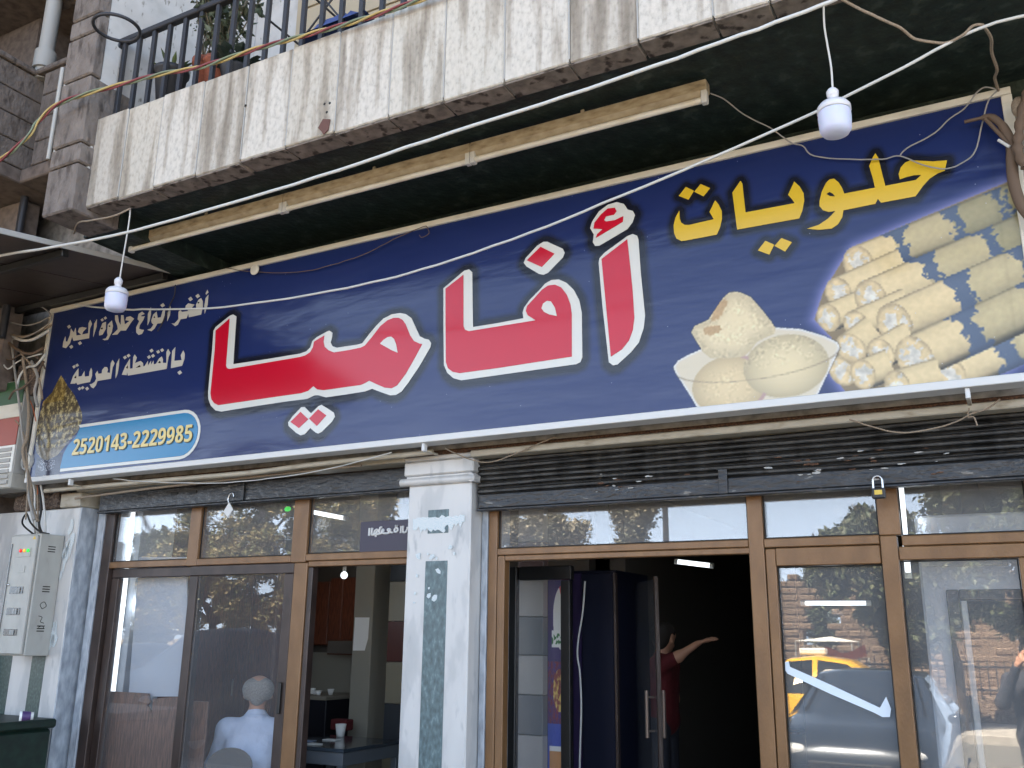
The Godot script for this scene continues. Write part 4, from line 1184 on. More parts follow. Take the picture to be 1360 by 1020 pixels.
	for e in [[0.006, 2, h("3a3418"), 0.0], [0.0, 3, h("cdb973"), 0.0]]:
		var tm := TextMesh.new()
		tm.font = font
		tm.text = "2520143-2229985"
		tm.font_size = 64
		tm.pixel_size = 0.0024
		tm.depth = 0.002
		tm.curve_step = 1.0
		var d := part(o, "telephone_number", tm, mat("digits_%d" % e[1], e[2], 0.2))
		d.scale = Vector3(1.0, 1.0, 1.0)
		var w: float = tm.get_aabb().size.x
		var ht: float = tm.get_aabb().size.y
		d.scale = Vector3(1.215 / w, 0.121 / ht, 1.0)
		d.position = Vector3(1.098 + e[0], 0.222 - e[0], 0.004 + e[1] * 0.0026)
		var cy: float = tm.get_aabb().get_center().y * d.scale.y
		d.position.y -= cy
	# little white clips under the lower edge
	for x in [6.393, 3.568, 0.489]:
		part(o, "clip", b(x - 0.010, x + 0.010, -0.055, -0.009, -0.03, 0.004, 0.003), M.sign_frame_white)
		part(o, "clip", b(x - 0.009, x + 0.009, -0.055, -0.045, -0.15, -0.031, 0.003), M.cream_metal)


# ---------- lamps and cables ----------
func build_lamps() -> void:
	var labels := ["rusty fluorescent batten with a yellowed tube, left of three under the balcony", "rusty fluorescent batten with a yellowed tube, middle of three under the balcony", "rusty fluorescent batten with a yellowed tube, right of three under the balcony"]
	var ends := [-5.03, -3.68, -2.36, -1.05]
	for i in 3:
		var a: float = ends[i] + 0.001
		var z := 0.735
		var f := thing("fluorescent_batten", labels[i], "lamp", Vector3(a, 4.115, z), "battens under the balcony")
		var w: float = ends[i + 1] - ends[i] - 0.002
		part(f, "housing", b(0, w, -0.005, 0.055, -0.03, 0.03, 0.004), M.old_gold_metal)
		var rf := st()
		quad(rf, Vector3(0.02, -0.004, 0.028), Vector3(w - 0.02, -0.004, 0.028), Vector3(w - 0.02, -0.024, 0.008), Vector3(0.02, -0.024, 0.008), Vector3(0, -1, 1))
		quad(rf, Vector3(0.02, -0.004, -0.028), Vector3(w - 0.02, -0.004, -0.028), Vector3(w - 0.02, -0.024, -0.008), Vector3(0.02, -0.024, -0.008), Vector3(0, -1, -1))
		part(f, "reflector", done(rf), M.old_gold_metal)
		part(f, "tube", done(tube(st(), [Vector3(0.03, -0.046, 0.012), Vector3(w - 0.03, -0.046, 0.012)], 0.0155, 14)), M.yellowed_tube)
		for x in [0.0, w - 0.03]:
			part(f, "tube_holder", b(x, x + 0.03, -0.068, 0.0, -0.006, 0.030, 0.004), M.cable_white)
			part(f, "end_cap", done(tube(st(), [Vector3(x + 0.0301 - (0.03 if x > 0 else 0.0), -0.046, 0.012), Vector3(x + (0.055 if x == 0.0 else -0.025), -0.046, 0.012)], 0.0165, 12)), M.sign_frame)
		part(f, "hanger", b(w * 0.5 - 0.01, w * 0.5 + 0.01, 0.056, 0.086, -0.006, 0.006, 0.002), M.old_gold_metal)
	var bl := [["white pendant bulb hanging at the left end of the sign", Vector3(-4.5714, 3.4944, 1.1500), 0.62], ["white pendant bulb hanging near the yellow lettering on the right", Vector3(-0.4460, 3.5942, 1.1000), 0.62]]
	for e in bl:
		var k: float = e[2]
		var d := thing("pendant_bulb", e[0], "light bulb", e[1], "pendant bulbs before the sign")
		part(d, "diffuser", done(lathe(st(), Vector3.ZERO, [Vector2(0.0, -0.105 * k), Vector2(0.05 * k, -0.102 * k), Vector2(0.082 * k, -0.09 * k), Vector2(0.099 * k, -0.06 * k), Vector2(0.104 * k, 0.03 * k), Vector2(0.101 * k, 0.062 * k)], 32)), M.bulb_diffuser)
		part(d, "collar", done(lathe(st(), Vector3.ZERO, [Vector2(0.101 * k, 0.064 * k), Vector2(0.106 * k, 0.066 * k), Vector2(0.104 * k, 0.10 * k), Vector2(0.085 * k, 0.125 * k), Vector2(0.042 * k, 0.135 * k), Vector2(0.034 * k, 0.14 * k)], 32)), M.bulb_plastic)
		part(d, "socket", done(lathe(st(), Vector3.ZERO, [Vector2(0.034 * k, 0.14 * k), Vector2(0.03 * k, 0.175 * k), Vector2(0.037 * k, 0.18 * k), Vector2(0.039 * k, 0.215 * k), Vector2(0.025 * k, 0.235 * k), Vector2(0.007, 0.245 * k), Vector2(0.0, 0.25 * k)], 24)), M.bulb_plastic)
	tag(bl_cord("bulb_cord", smooth_path([Vector3(-4.5647, 3.6036, 1.1500), Vector3(-4.5592, 3.7581, 1.1500), Vector3(-4.5230, 3.9152, 1.1700), Vector3(-4.5071, 4.0068, 1.1800), Vector3(-4.4987, 4.0654, 1.1900)], 5), 0.0045, M.cable_white), "white cord of the left pendant bulb", "cord")
	tag(bl_cord("bulb_cord", smooth_path([Vector3(-0.4443, 3.7301, 1.1000), Vector3(-0.4421, 3.8369, 1.1000), Vector3(-0.4488, 3.9446, 1.1000), Vector3(-0.4514, 4.0216, 1.1200), Vector3(-0.4435, 4.0956, 1.1500)], 5), 0.0042, M.cable_white), "white cord of the right pendant bulb", "cord")
	tag(bl_cord("bulb_cord", smooth_path([Vector3(-4.4855, 4.0581, 1.2000), Vector3(-4.5814, 4.0122, 1.2400), Vector3(-4.7878, 4.0264, 1.2400), Vector3(-4.9302, 4.0497, 1.2200), Vector3(-5.1355, 4.0690, 1.1000)], 5), 0.006, M.cable_tan), "loose tan cord from the left bulb to the pilaster foot", "cord")


func bl_cord(called: String, pts: Array, r: float, m: Material) -> MeshInstance3D:
	var o := MeshInstance3D.new()
	o.name = numbered(called)
	o.mesh = done(tube(st(), pts, r, 7))
	o.material_override = m
	add_child(o)
	return o


func cable(label: String, pts: Array, r: float, m: Material, steps := 5, group := "") -> void:
	# small kinks: no cable hangs in a clean curve
	var path := smooth_path(pts, steps)
	var n := noise(pts.size() * 7 + int(r * 1e5), 3.0)
	for i in range(1, path.size() - 1):
		var p: Vector3 = path[i]
		path[i] = p + Vector3(n.get_noise_2d(p.x * 2.0, 1.0), n.get_noise_2d(p.x * 2.0, 5.0), n.get_noise_2d(p.x * 2.0, 9.0)) * 0.005
	tag(bl_cord("cable", path, r, m), label, "cable", group)


func build_cables() -> void:
	cable("thick white cable stretched before the balcony from the left edge to its top", [Vector3(-5.8676, 3.8800, 1.4000), Vector3(-5.4235, 3.8606, 1.3800), Vector3(-4.3944, 3.7977, 1.3600), Vector3(-3.5096, 3.7962, 1.3600), Vector3(-2.7518, 3.8160, 1.3600), Vector3(-2.1062, 3.8628, 1.3400), Vector3(-1.5327, 3.8985, 1.3200), Vector3(-1.0193, 3.9426, 1.3000), Vector3(-0.6149, 3.9901, 1.2800), Vector3(-0.3766, 4.0320, 1.2600)], 0.0085, M.cable_white)
	cable("white cable sagging across the sign face up to the right edge", [Vector3(-6.1507, 4.0079, 0.3100), Vector3(-5.7258, 3.8927, 0.3600), Vector3(-5.2385, 3.7837, 0.4200), Vector3(-4.4616, 3.6375, 0.5200), Vector3(-3.7227, 3.5442, 0.6200), Vector3(-3.0930, 3.4989, 0.7000), Vector3(-2.6448, 3.4861, 0.7600), Vector3(-2.0508, 3.5097, 0.8400), Vector3(-1.5356, 3.5625, 0.9000), Vector3(-1.0119, 3.6440, 0.9400), Vector3(-0.5474, 3.7361, 0.9600), Vector3(-0.1824, 3.8318, 0.9800), Vector3(0.1002, 3.9162, 0.9800), Vector3(0.4059, 3.9119, 0.9800)], 0.0065, M.cable_white)
	cable("brown cable looping from the balcony edge to the sagging white cable", [Vector3(-0.3828, 4.0826, 1.2000), Vector3(-0.3266, 4.0545, 1.1500), Vector3(-0.2332, 3.9923, 1.1000), Vector3(-0.1740, 3.9630, 1.0500), Vector3(-0.1312, 3.9355, 1.0000), Vector3(-0.0841, 3.9124, 0.9900), Vector3(-0.0179, 3.8936, 0.9800), Vector3(0.0402, 3.9023, 0.9850), Vector3(0.0806, 3.9299, 0.9850), Vector3(0.1146, 3.9252, 0.9850)], 0.006, M.cable_tan)
	cable("taped cable dropping to the top right corner of the sign", [Vector3(0.1154, 3.9413, 0.9600), Vector3(0.1415, 3.9446, 0.8500), Vector3(0.1422, 3.9676, 0.7000), Vector3(0.1585, 3.9733, 0.5500), Vector3(0.1489, 3.9906, 0.4500), Vector3(0.1616, 4.0011, 0.3200)], 0.0065, M.cable_tan)
	cable("thin wire from the right batten hanging over the yellow lettering", [Vector3(-1.0345, 4.0916, 0.7500), Vector3(-0.9970, 4.1046, 0.6500), Vector3(-0.9460, 4.0900, 0.5000), Vector3(-0.8464, 4.0672, 0.3500), Vector3(-0.7659, 3.9976, 0.2800), Vector3(-0.7135, 3.9697, 0.2750), Vector3(-0.6641, 3.9045, 0.2720), Vector3(-0.4746, 3.8364, 0.2720), Vector3(-0.3537, 3.8101, 0.2720), Vector3(-0.2771, 3.8067, 0.2720), Vector3(-0.1884, 3.7375, 0.2720), Vector3(-0.0968, 3.6904, 0.2750), Vector3(-0.0202, 3.6997, 0.2800), Vector3(0.0408, 3.7490, 0.2800), Vector3(0.0818, 3.8696, 0.2850), Vector3(0.1187, 3.9803, 0.2900), Vector3(0.1560, 4.0103, 0.3000)], 0.0035, M.cable_grey)
	cable("thin wire branching up to the top right corner of the sign", [Vector3(-0.2768, 3.8047, 0.2760), Vector3(-0.2442, 3.8358, 0.2760), Vector3(-0.1155, 3.8838, 0.2780), Vector3(-0.0528, 3.9325, 0.2800), Vector3(0.0177, 3.9706, 0.2820), Vector3(0.0714, 4.0292, 0.2900), Vector3(0.1105, 4.0432, 0.3000), Vector3(0.1514, 4.0233, 0.3000)], 0.0035, M.cable_grey)
	cable("thin wire draped under the top edge of the sign", [Vector3(-4.6122, 4.0312, 0.2850), Vector3(-4.4090, 3.9765, 0.2720), Vector3(-4.2009, 3.9277, 0.2720), Vector3(-3.9360, 3.8849, 0.2720), Vector3(-3.6856, 3.8862, 0.2720), Vector3(-3.3852, 3.9158, 0.2750), Vector3(-3.1544, 3.9749, 0.2800), Vector3(-2.9481, 3.9986, 0.2900)], 0.0028, M.cable_brown)
	cable("loose wire end on the top edge of the sign", [Vector3(-2.9481, 3.9986, 0.2900), Vector3(-2.9239, 3.9439, 0.2900), Vector3(-2.9849, 3.9356, 0.2800), Vector3(-3.0058, 3.9568, 0.2750)], 0.0028, M.cable_brown)
	cable("black wire over the white lettering at the left", [Vector3(-5.0799, 3.9849, 0.3000), Vector3(-5.0989, 3.9148, 0.2800), Vector3(-5.1443, 3.8562, 0.2720), Vector3(-5.1887, 3.7491, 0.2720), Vector3(-5.2445, 3.6666, 0.2720)], 0.004, M.cable_black)
	tag(part_round_tag(), "small round tag on the thin wire under the sign edge", "tag")
	cable("white wire drooping from the clip over the pillar top", [Vector3(-2.8250, 2.6271, 0.2000), Vector3(-2.7616, 2.5920, 0.1200), Vector3(-2.6493, 2.5522, 0.0700), Vector3(-2.5259, 2.5602, 0.0700), Vector3(-2.3576, 2.6071, 0.0700), Vector3(-2.1651, 2.6531, 0.1000)], 0.0035, M.cable_tan)
	cable("knotted wire drooping below the right clip", [Vector3(-0.6295, 2.6011, 0.0900), Vector3(-0.5110, 2.5518, 0.0800), Vector3(-0.3998, 2.5165, 0.0800), Vector3(-0.2717, 2.5257, 0.0800), Vector3(-0.1763, 2.5479, 0.0800), Vector3(-0.1116, 2.5719, 0.1000), Vector3(-0.0431, 2.5879, 0.1200), Vector3(0.0081, 2.6188, 0.1400)], 0.004, M.cable_tan)
	cable("short wire end at the knot below the right clip", [Vector3(-0.1177, 2.6002, 0.1000), Vector3(-0.1280, 2.5653, 0.0900), Vector3(-0.1040, 2.5629, 0.0900), Vector3(-0.0935, 2.5206, 0.0900)], 0.0035, M.cable_tan)
	cable("thin white wire along the pipe below the left half of the sign", [Vector3(-5.6376, 2.6411, 0.1800), Vector3(-5.1414, 2.5874, 0.1400), Vector3(-4.5917, 2.5544, 0.1200), Vector3(-4.1325, 2.5585, 0.1200), Vector3(-3.6890, 2.5818, 0.1400), Vector3(-3.1934, 2.6307, 0.2000)], 0.0035, M.cable_white)
	# twisted cable of three colours along the balcony
	var path := smooth_path([Vector3(-5.6979, 4.4347, 1.5000), Vector3(-5.3791, 4.4684, 1.5000), Vector3(-5.1803, 4.5805, 1.4800), Vector3(-5.1290, 4.6832, 1.4600), Vector3(-5.0019, 4.7759, 1.4400), Vector3(-4.7765, 4.7964, 1.4200), Vector3(-4.4939, 4.8319, 1.3500), Vector3(-4.2002, 4.8282, 1.3200), Vector3(-3.9110, 4.7859, 1.3100), Vector3(-3.6933, 4.7839, 1.3000), Vector3(-3.4051, 4.7703, 1.3000), Vector3(-3.0240, 4.7359, 1.3000), Vector3(-2.7185, 4.7117, 1.3000), Vector3(-2.4310, 4.7025, 1.3000), Vector3(-2.1591, 4.6938, 1.3000)], 10)
	var tw := thing("twisted_cable", "red, yellow and green twisted cable strung along the balcony", "cable")
	var strands := [["red_strand", "strand_red"], ["yellow_strand", "strand_yellow"], ["green_strand", "strand_green"]]
	for k in 3:
		var pts := []
		var run := 0.0
		for i in path.size():
			var p: Vector3 = path[i]
			var d: Vector3 = (path[mini(i + 1, path.size() - 1)] - path[maxi(i - 1, 0)]).normalized()
			var sd := d.cross(Vector3.UP).normalized()
			var up := sd.cross(d)
			if i > 0:
				run += p.distance_to(path[i - 1])
			var a := run * 13.0 + TAU * k / 3.0 + 0.8 * sin(run * 2.0)
			pts.append(p + (sd * cos(a) + up * sin(a)) * 0.0085)
		part(tw, strands[k][0], done(tube(st(), smooth_path(pts, 2), 0.0066, 6)), M[strands[k][1]])
	# bundle of taped cables at the right end of the sign
	var bu := thing("cable_bundle", "brown bundle of taped cables at the right end of the sign", "cable bundle", Vector3.ZERO)
	part(bu, "thick_cable", done(tube(st(), smooth_path([Vector3(0.0105, 3.8927, 0.3000), Vector3(0.0909, 3.8883, 0.3100), Vector3(0.1232, 3.8740, 0.3200), Vector3(0.1588, 3.8134, 0.3300), Vector3(0.1814, 3.7251, 0.3300), Vector3(0.1740, 3.6346, 0.3300), Vector3(0.1703, 3.5260, 0.3300), Vector3(0.1891, 3.4139, 0.3300), Vector3(0.2400, 3.3146, 0.3300)], 5), [0.008,0.008,0.008,0.008,0.008,0.014,0.014,0.014,0.014,0.014,0.017,0.017,0.017,0.017,0.017,0.02,0.02,0.02,0.02,0.02,0.02,0.024,0.024,0.024,0.024,0.024,0.024,0.024,0.024,0.024,0.024,0.024,0.024,0.024,0.024,0.024,0.024,0.024,0.024,0.024,0.024], 10)), M.cable_brown)
	part(bu, "thick_cable", done(tube(st(), smooth_path([Vector3(0.0958, 3.8739, 0.3200), Vector3(0.1281, 3.8066, 0.3300), Vector3(0.1621, 3.7362, 0.3400), Vector3(0.1939, 3.6529, 0.3500), Vector3(0.2284, 3.5523, 0.3600)], 5), 0.009, 8)), M.cable_brown)
	part(bu, "taped_trunk", done(tube(st(), smooth_path([Vector3(0.2741, 3.9393, 0.3700), Vector3(0.2360, 3.8380, 0.3700), Vector3(0.2121, 3.7335, 0.3700), Vector3(0.2011, 3.6630, 0.3700), Vector3(0.2200, 3.5784, 0.3700)], 5), [0.020,0.025,0.017,0.017,0.025,0.020,0.015,0.023,0.022,0.015,0.021,0.024,0.016,0.018,0.025,0.019,0.016,0.024,0.022,0.015,0.021], 12)), M.cable_brown)
	part(bu, "foam_block", done(ball(st(), Vector3(0.2330, 3.8908, 0.3300), Vector3(0.035, 0.05, 0.03), 7, 9)), M.cable_tan)
	part(bu, "white_stub", done(tube(st(), [Vector3(0.1334, 3.7424, 0.3500), Vector3(0.1724, 3.6938, 0.3600)], 0.007, 8)), M.cable_white)
	# tangle at the left end of the sign
	var tl := thing("cable_tangle", "tangle of grey and white cables on the wall left of the sign", "cable tangle", Vector3.ZERO)
	var runs := [[Vector3(-6.6507, 4.0926, 0.3200), Vector3(-6.4572, 4.0008, 0.3320), Vector3(-6.3650, 3.9022, 0.3440), Vector3(-6.4932, 3.8258, 0.3560), Vector3(-6.7731, 3.8151, 0.3200), Vector3(-7.0982, 3.8454, 0.3320)],
		[Vector3(-6.3374, 3.8515, 0.3560), Vector3(-6.5468, 3.8383, 0.3200), Vector3(-6.7103, 3.8213, 0.3320), Vector3(-6.9974, 3.9038, 0.3440)],
		[Vector3(-6.3655, 3.8227, 0.3440), Vector3(-6.5699, 3.7632, 0.3560), Vector3(-6.8462, 3.8445, 0.3200), Vector3(-6.9916, 4.0025, 0.3320)],
		[Vector3(-7.0764, 3.7596, 0.3320), Vector3(-6.8178, 3.6402, 0.3440), Vector3(-6.6380, 3.6623, 0.3560), Vector3(-6.4781, 3.6141, 0.3200), Vector3(-6.3671, 3.5123, 0.3320)],
		[Vector3(-6.8710, 3.8291, 0.3200), Vector3(-6.7757, 3.6256, 0.3320), Vector3(-6.6732, 3.4266, 0.3440), Vector3(-6.5731, 3.2334, 0.3560), Vector3(-6.5349, 3.0025, 0.3200), Vector3(-6.4077, 2.7605, 0.3320), Vector3(-6.3195, 2.5293, 0.3440), Vector3(-6.1948, 2.3576, 0.3560)],
		[Vector3(-6.6306, 3.6307, 0.3560), Vector3(-6.6120, 3.4857, 0.3200), Vector3(-6.4993, 3.2309, 0.3320), Vector3(-6.4438, 2.9898, 0.3440), Vector3(-6.4523, 2.8736, 0.3560), Vector3(-6.3637, 2.6466, 0.3200), Vector3(-6.2895, 2.4741, 0.3320), Vector3(-6.1757, 2.3473, 0.3440)],
		[Vector3(-6.9403, 3.6751, 0.3440), Vector3(-6.7993, 3.5608, 0.3560), Vector3(-6.7368, 3.6237, 0.3200), Vector3(-6.5748, 3.6359, 0.3320), Vector3(-6.4225, 3.6365, 0.3440)],
		[Vector3(-6.7571, 3.3183, 0.3320), Vector3(-6.6961, 3.3690, 0.3440), Vector3(-6.5720, 3.3818, 0.3560), Vector3(-6.4999, 3.4720, 0.3200), Vector3(-6.3991, 3.5764, 0.3320)],
		[Vector3(-6.5658, 3.6014, 0.3200), Vector3(-6.4448, 3.4622, 0.3320), Vector3(-6.4356, 3.3393, 0.3440), Vector3(-6.3540, 3.2102, 0.3560)],
		[Vector3(-6.6028, 3.1304, 0.3560), Vector3(-6.5701, 3.0759, 0.3200), Vector3(-6.4664, 2.9364, 0.3320), Vector3(-6.3543, 2.6425, 0.3440), Vector3(-6.2977, 2.3624, 0.3560)],
		[Vector3(-6.3765, 3.6303, 0.3440), Vector3(-6.4479, 3.5463, 0.3560), Vector3(-6.6107, 3.5584, 0.3200), Vector3(-6.6689, 3.4896, 0.3320), Vector3(-6.6583, 3.3647, 0.3440)],
		[Vector3(-7.0677, 3.9178, 0.3320), Vector3(-6.7650, 3.7323, 0.3440), Vector3(-6.5437, 3.6495, 0.3560), Vector3(-6.4421, 3.6944, 0.3200)],
		[Vector3(-6.4265, 3.9501, 0.3200), Vector3(-6.5284, 3.9125, 0.3320), Vector3(-6.6756, 3.9062, 0.3440), Vector3(-6.8975, 3.9615, 0.3560), Vector3(-7.1318, 3.9824, 0.3200)],
		[Vector3(-6.6571, 3.6648, 0.3560), Vector3(-6.5571, 3.5637, 0.3200), Vector3(-6.4196, 3.4293, 0.3320), Vector3(-6.3314, 3.2688, 0.3440)]]
	var mats := [M.cable_grey, M.cable_tan, M.cable_white, M.cable_brown]
	for i in runs.size():
		part(tl, "cable", done(tube(st(), smooth_path(runs[i], 4), 0.006 + 0.003 * (i % 3), 7)), mats[i % 4])
	part(tl, "orange_wire", done(tube(st(), smooth_path([Vector3(-6.5879, 3.3370, 0.3000), Vector3(-6.4885, 3.2191, 0.3000), Vector3(-6.5026, 3.0187, 0.2200), Vector3(-6.5106, 2.6798, 0.1600), Vector3(-6.5361, 2.5427, 0.1200)], 4), 0.004, 6)), mat("orange_wire", h("b0592c"), 0.6))
	part(tl, "junction_box", done(box(st(), Vector3(-6.78, 3.35, 0.05), Vector3(-6.55, 3.62, 0.3), 0.03)), M.rough_concrete)


func part_round_tag() -> MeshInstance3D:
	var o := MeshInstance3D.new()
	o.name = numbered("round_tag")
	o.mesh = done(lathe(st(), Vector3(-4.3413, 3.9704, 0.2850), [Vector2(0, 0.004), Vector2(0.034, 0.004), Vector2(0.038, 0.001), Vector2(0.038, -0.004), Vector2(0.0, -0.004)], 20, Basis(Vector3.RIGHT, PI / 2)))
	o.material_override = M.sign_frame
	add_child(o)
	return o


# ---------- balcony ----------
func build_balcony_things() -> void:
	var r := thing("balcony_railing", "dark iron balcony railing with upright bars", "railing", Vector3(-4.83, 4.73, 1.15))
	part(r, "top_rail", b(-0.05, 4.6, 0.61, 0.65, -0.025, 0.025, 0.006), M.rail_iron)
	part(r, "bottom_rail", b(0.0, 4.6, 0.02, 0.045, -0.012, 0.012, 0.003), M.rail_iron)
	for i in 33:
		var x := 0.02 + i * 0.1405
		part(r, "bar", b(x - 0.014, x + 0.014, 0.0, 0.612, -0.014, 0.014, 0.003), M.rail_iron)
	part(r, "wall_fixing", b(-0.06, -0.01, 0.58, 0.64, -0.03, 0.03, 0.006), M.rail_iron)
	var c := Vector3(-4.542, 5.198, 1.42)
	var ring := []
	for k in 41:
		ring.append(c + Vector3(0.135 * cos(TAU * k / 40.0), 0.0, 0.135 * sin(TAU * k / 40.0)))
	solo("iron_hoop", "round iron hoop fixed at the left end of the balcony railing", "hoop", done(tube(st(), ring, 0.011, 8, false)), M.rail_iron)
	# pots and plants on the parapet behind the bars
	var p0 := thing("flower_pot", "black plastic flower pot at the left of the balcony railing", "flower pot", Vector3(-4.4535, 4.8518, 1.0500))
	part(p0, "pot", done(lathe(st(), Vector3.ZERO, [Vector2(0.0, 0.0), Vector2(0.075, 0.0), Vector2(0.1, 0.2), Vector2(0.112, 0.205), Vector2(0.112, 0.23), Vector2(0.098, 0.23), Vector2(0.09, 0.2), Vector2(0.0, 0.2)], 22)), M.pot_black)
	part(p0, "soil", done(lathe(st(), Vector3(0, 0.201, 0), [Vector2(0.0, 0.008), Vector2(0.088, 0.004)], 14)), M.rust_gap)
	for i in 9:
		var a := TAU * i / 9.0
		part(p0, "leaf", leaf_blade(Vector3(0, 0.2, 0), Vector3(cos(a) * 0.16, 0.10 + 0.03 * (i % 3), sin(a) * 0.13), 0.014), green(i))
	var p1 := thing("flower_pot", "small clay flower pot beside the black pot on the balcony", "flower pot", Vector3(-4.1627, 4.8588, 1.0500))
	part(p1, "pot", done(lathe(st(), Vector3.ZERO, [Vector2(0.0, 0.0), Vector2(0.05, 0.0), Vector2(0.06, 0.17), Vector2(0.072, 0.172), Vector2(0.074, 0.21), Vector2(0.06, 0.21), Vector2(0.055, 0.17), Vector2(0.0, 0.17)], 20)), M.pot_clay)
	twig_plant(p1, Vector3(0, 0.17, 0), 7, 0.55, 0.14, 0.016, 140, 5)
	var p2 := thing("potted_olive", "young olive tree in a clay pot behind the balcony bars", "potted tree", Vector3(-4.0483, 4.8794, 1.0200))
	part(p2, "pot", done(lathe(st(), Vector3(0, -0.08, 0), [Vector2(0.0, 0.0), Vector2(0.08, 0.0), Vector2(0.10, 0.2), Vector2(0.115, 0.21), Vector2(0.11, 0.24), Vector2(0.09, 0.23), Vector2(0.0, 0.2)], 20)), M.pot_clay)
	twig_plant(p2, Vector3(0, 0.12, 0), 20, 1.0, 0.36, 0.05, 1100, 9)
	var p3 := thing("potted_plant", "low dark leaved plant on the balcony right of the olive tree", "potted plant", Vector3(-3.8903, 4.8619, 1.0500))
	part(p3, "pot", done(lathe(st(), Vector3(0, -0.06, 0), [Vector2(0.0, 0.0), Vector2(0.06, 0.0), Vector2(0.085, 0.12), Vector2(0.09, 0.13), Vector2(0.0, 0.12)], 18)), M.pot_black)
	for i in 40:
		var a := rng.randf() * TAU
		var e := rng.randf_range(0.1, 0.95)
		var rr := rng.randf_range(0.08, 0.19)
		var v := Vector3(cos(a) * cos(e), sin(e), sin(a) * cos(e)) * rr
		part(p3, "leaf", leaf_blade(Vector3(v.x * 0.5, 0.06 + v.y * 0.5, v.z * 0.5), v * 0.7, 0.034), mat_once("leaf_dark", h("23302a")))
	solo("blue_cloth", "blue cloth lying on the balcony edge behind the bars", "cloth", cloth_heap(Vector3(-3.0643, 4.9189, 1.0600)), mat("cloth_blue", h("3a4a7a"), 0.85))
	var rk := thing("drying_rack", "thin folding rack leaning against the cream balcony door", "drying rack", Vector3(-3.8325, 5.6967, 0.3500))
	for e in [[Vector3(-0.22, -0.1, 0), Vector3(0.25, 0.35, 0)], [Vector3(0.25, -0.15, 0), Vector3(-0.2, 0.45, 0.05)], [Vector3(-0.22, -0.1, 0), Vector3(-0.22, -0.1, 0.5)], [Vector3(0.25, -0.15, 0), Vector3(0.25, -0.15, 0.5)]]:
		part(rk, "rod", done(tube(st(), [e[0], e[1]], 0.008, 6)), M.rail_iron)


func mat_once(id: String, c: Color) -> StandardMaterial3D:
	return M[id] if M.has(id) else mat(id, c, 0.6)


func green(i: int) -> StandardMaterial3D:
	return mat_once("leaf_green_%d" % (i % 3), [h("4c5f3c"), h("5d7048"), h("3d4f35")][i % 3])


func leaf_blade(from: Vector3, along: Vector3, width: float) -> ArrayMesh:
	var s := st()
	s.set_smooth_group(-1)
	var side := along.cross(Vector3.UP).normalized()
	if side.length() < 0.5:
		side = Vector3.RIGHT
	var nrm := side.cross(along).normalized()
	var pts := []
	for t in [0.0, 0.3, 0.65, 1.0]:
		var w: float = [0.12, 0.9, 1.0, 0.0][int(round(t * 3.0))] * width
		var c: Vector3 = from + along * t - Vector3(0, along.length() * 0.18 * t * t, 0)
		pts.append([c - side * w, c + nrm * w * 0.35 * -1.0, c + side * w])
	for i in 3:
		for k in 2:
			quad(s, pts[i][k], pts[i][k + 1], pts[i + 1][k + 1], pts[i + 1][k], nrm)
	return done(s)


func twig_plant(o: Node3D, base: Vector3, stems: int, hgt: float, spread: float, leaf: float, leaves: int, sd: int) -> void:
	var g := RandomNumberGenerator.new()
	g.seed = sd
	var tips := []
	for i in stems:
		var a := g.randf() * TAU
		var rr := spread * sqrt(g.randf())
		var top := base + Vector3(cos(a) * rr, hgt * g.randf_range(0.6, 1.0), sin(a) * rr * 0.7)
		var mid := base.lerp(top, 0.5) + Vector3(g.randfn(0, 0.02), 0.02, g.randfn(0, 0.02))
		var pts := smooth_path([base, mid, top], 4)
		part(o, "stem", done(tube(st(), pts, 0.0045, 5)), mat_once("stem_bark", h("6a6250")))
		tips.append(pts)
	var mm := MultiMesh.new()
	mm.transform_format = MultiMesh.TRANSFORM_3D
	mm.use_colors = true
	mm.mesh = leaf_quad()
	mm.instance_count = leaves
	for i in leaves:
		var pts: Array = tips[g.randi() % tips.size()]
		var t := g.randf_range(0.3, 1.0)
		var p: Vector3 = pts[int(t * (pts.size() - 1))] + Vector3(g.randfn(0, 0.02), g.randfn(0, 0.02), g.randfn(0, 0.02))
		var bs := Basis.from_euler(Vector3(g.randf_range(-1.0, 1.0), g.randf() * TAU, g.randf_range(-1, 1))).scaled(Vector3.ONE * leaf * g.randf_range(0.7, 1.3))
		mm.set_instance_transform(i, Transform3D(bs, p))
		var v := g.randf_range(0.7, 1.2)
		mm.set_instance_color(i, Color(0.085 * v, 0.11 * v, 0.075 * v))
	var mi := MultiMeshInstance3D.new()
	mi.name = "leaves"
	mi.multimesh = mm
	mi.material_override = M.leaf
	mi.set_meta("kind", "stuff")
	o.add_child(mi, true)


var _leaf_quad: ArrayMesh


# one leaf, a unit long, folded along its middle
func leaf_quad() -> ArrayMesh:
	if _leaf_quad == null:
		var s := st()
		s.set_smooth_group(-1)
		var a := Vector3(0, 0, 0)
		var l := Vector3(-0.32, 0.08, 0.5)
		var r := Vector3(0.32, 0.08, 0.5)
		var t := Vector3(0, 0.0, 1.1)
		tri(s, a, l, t, Vector3.UP)
		tri(s, a, r, t, Vector3.UP)
		_leaf_quad = done(s)
	return _leaf_quad


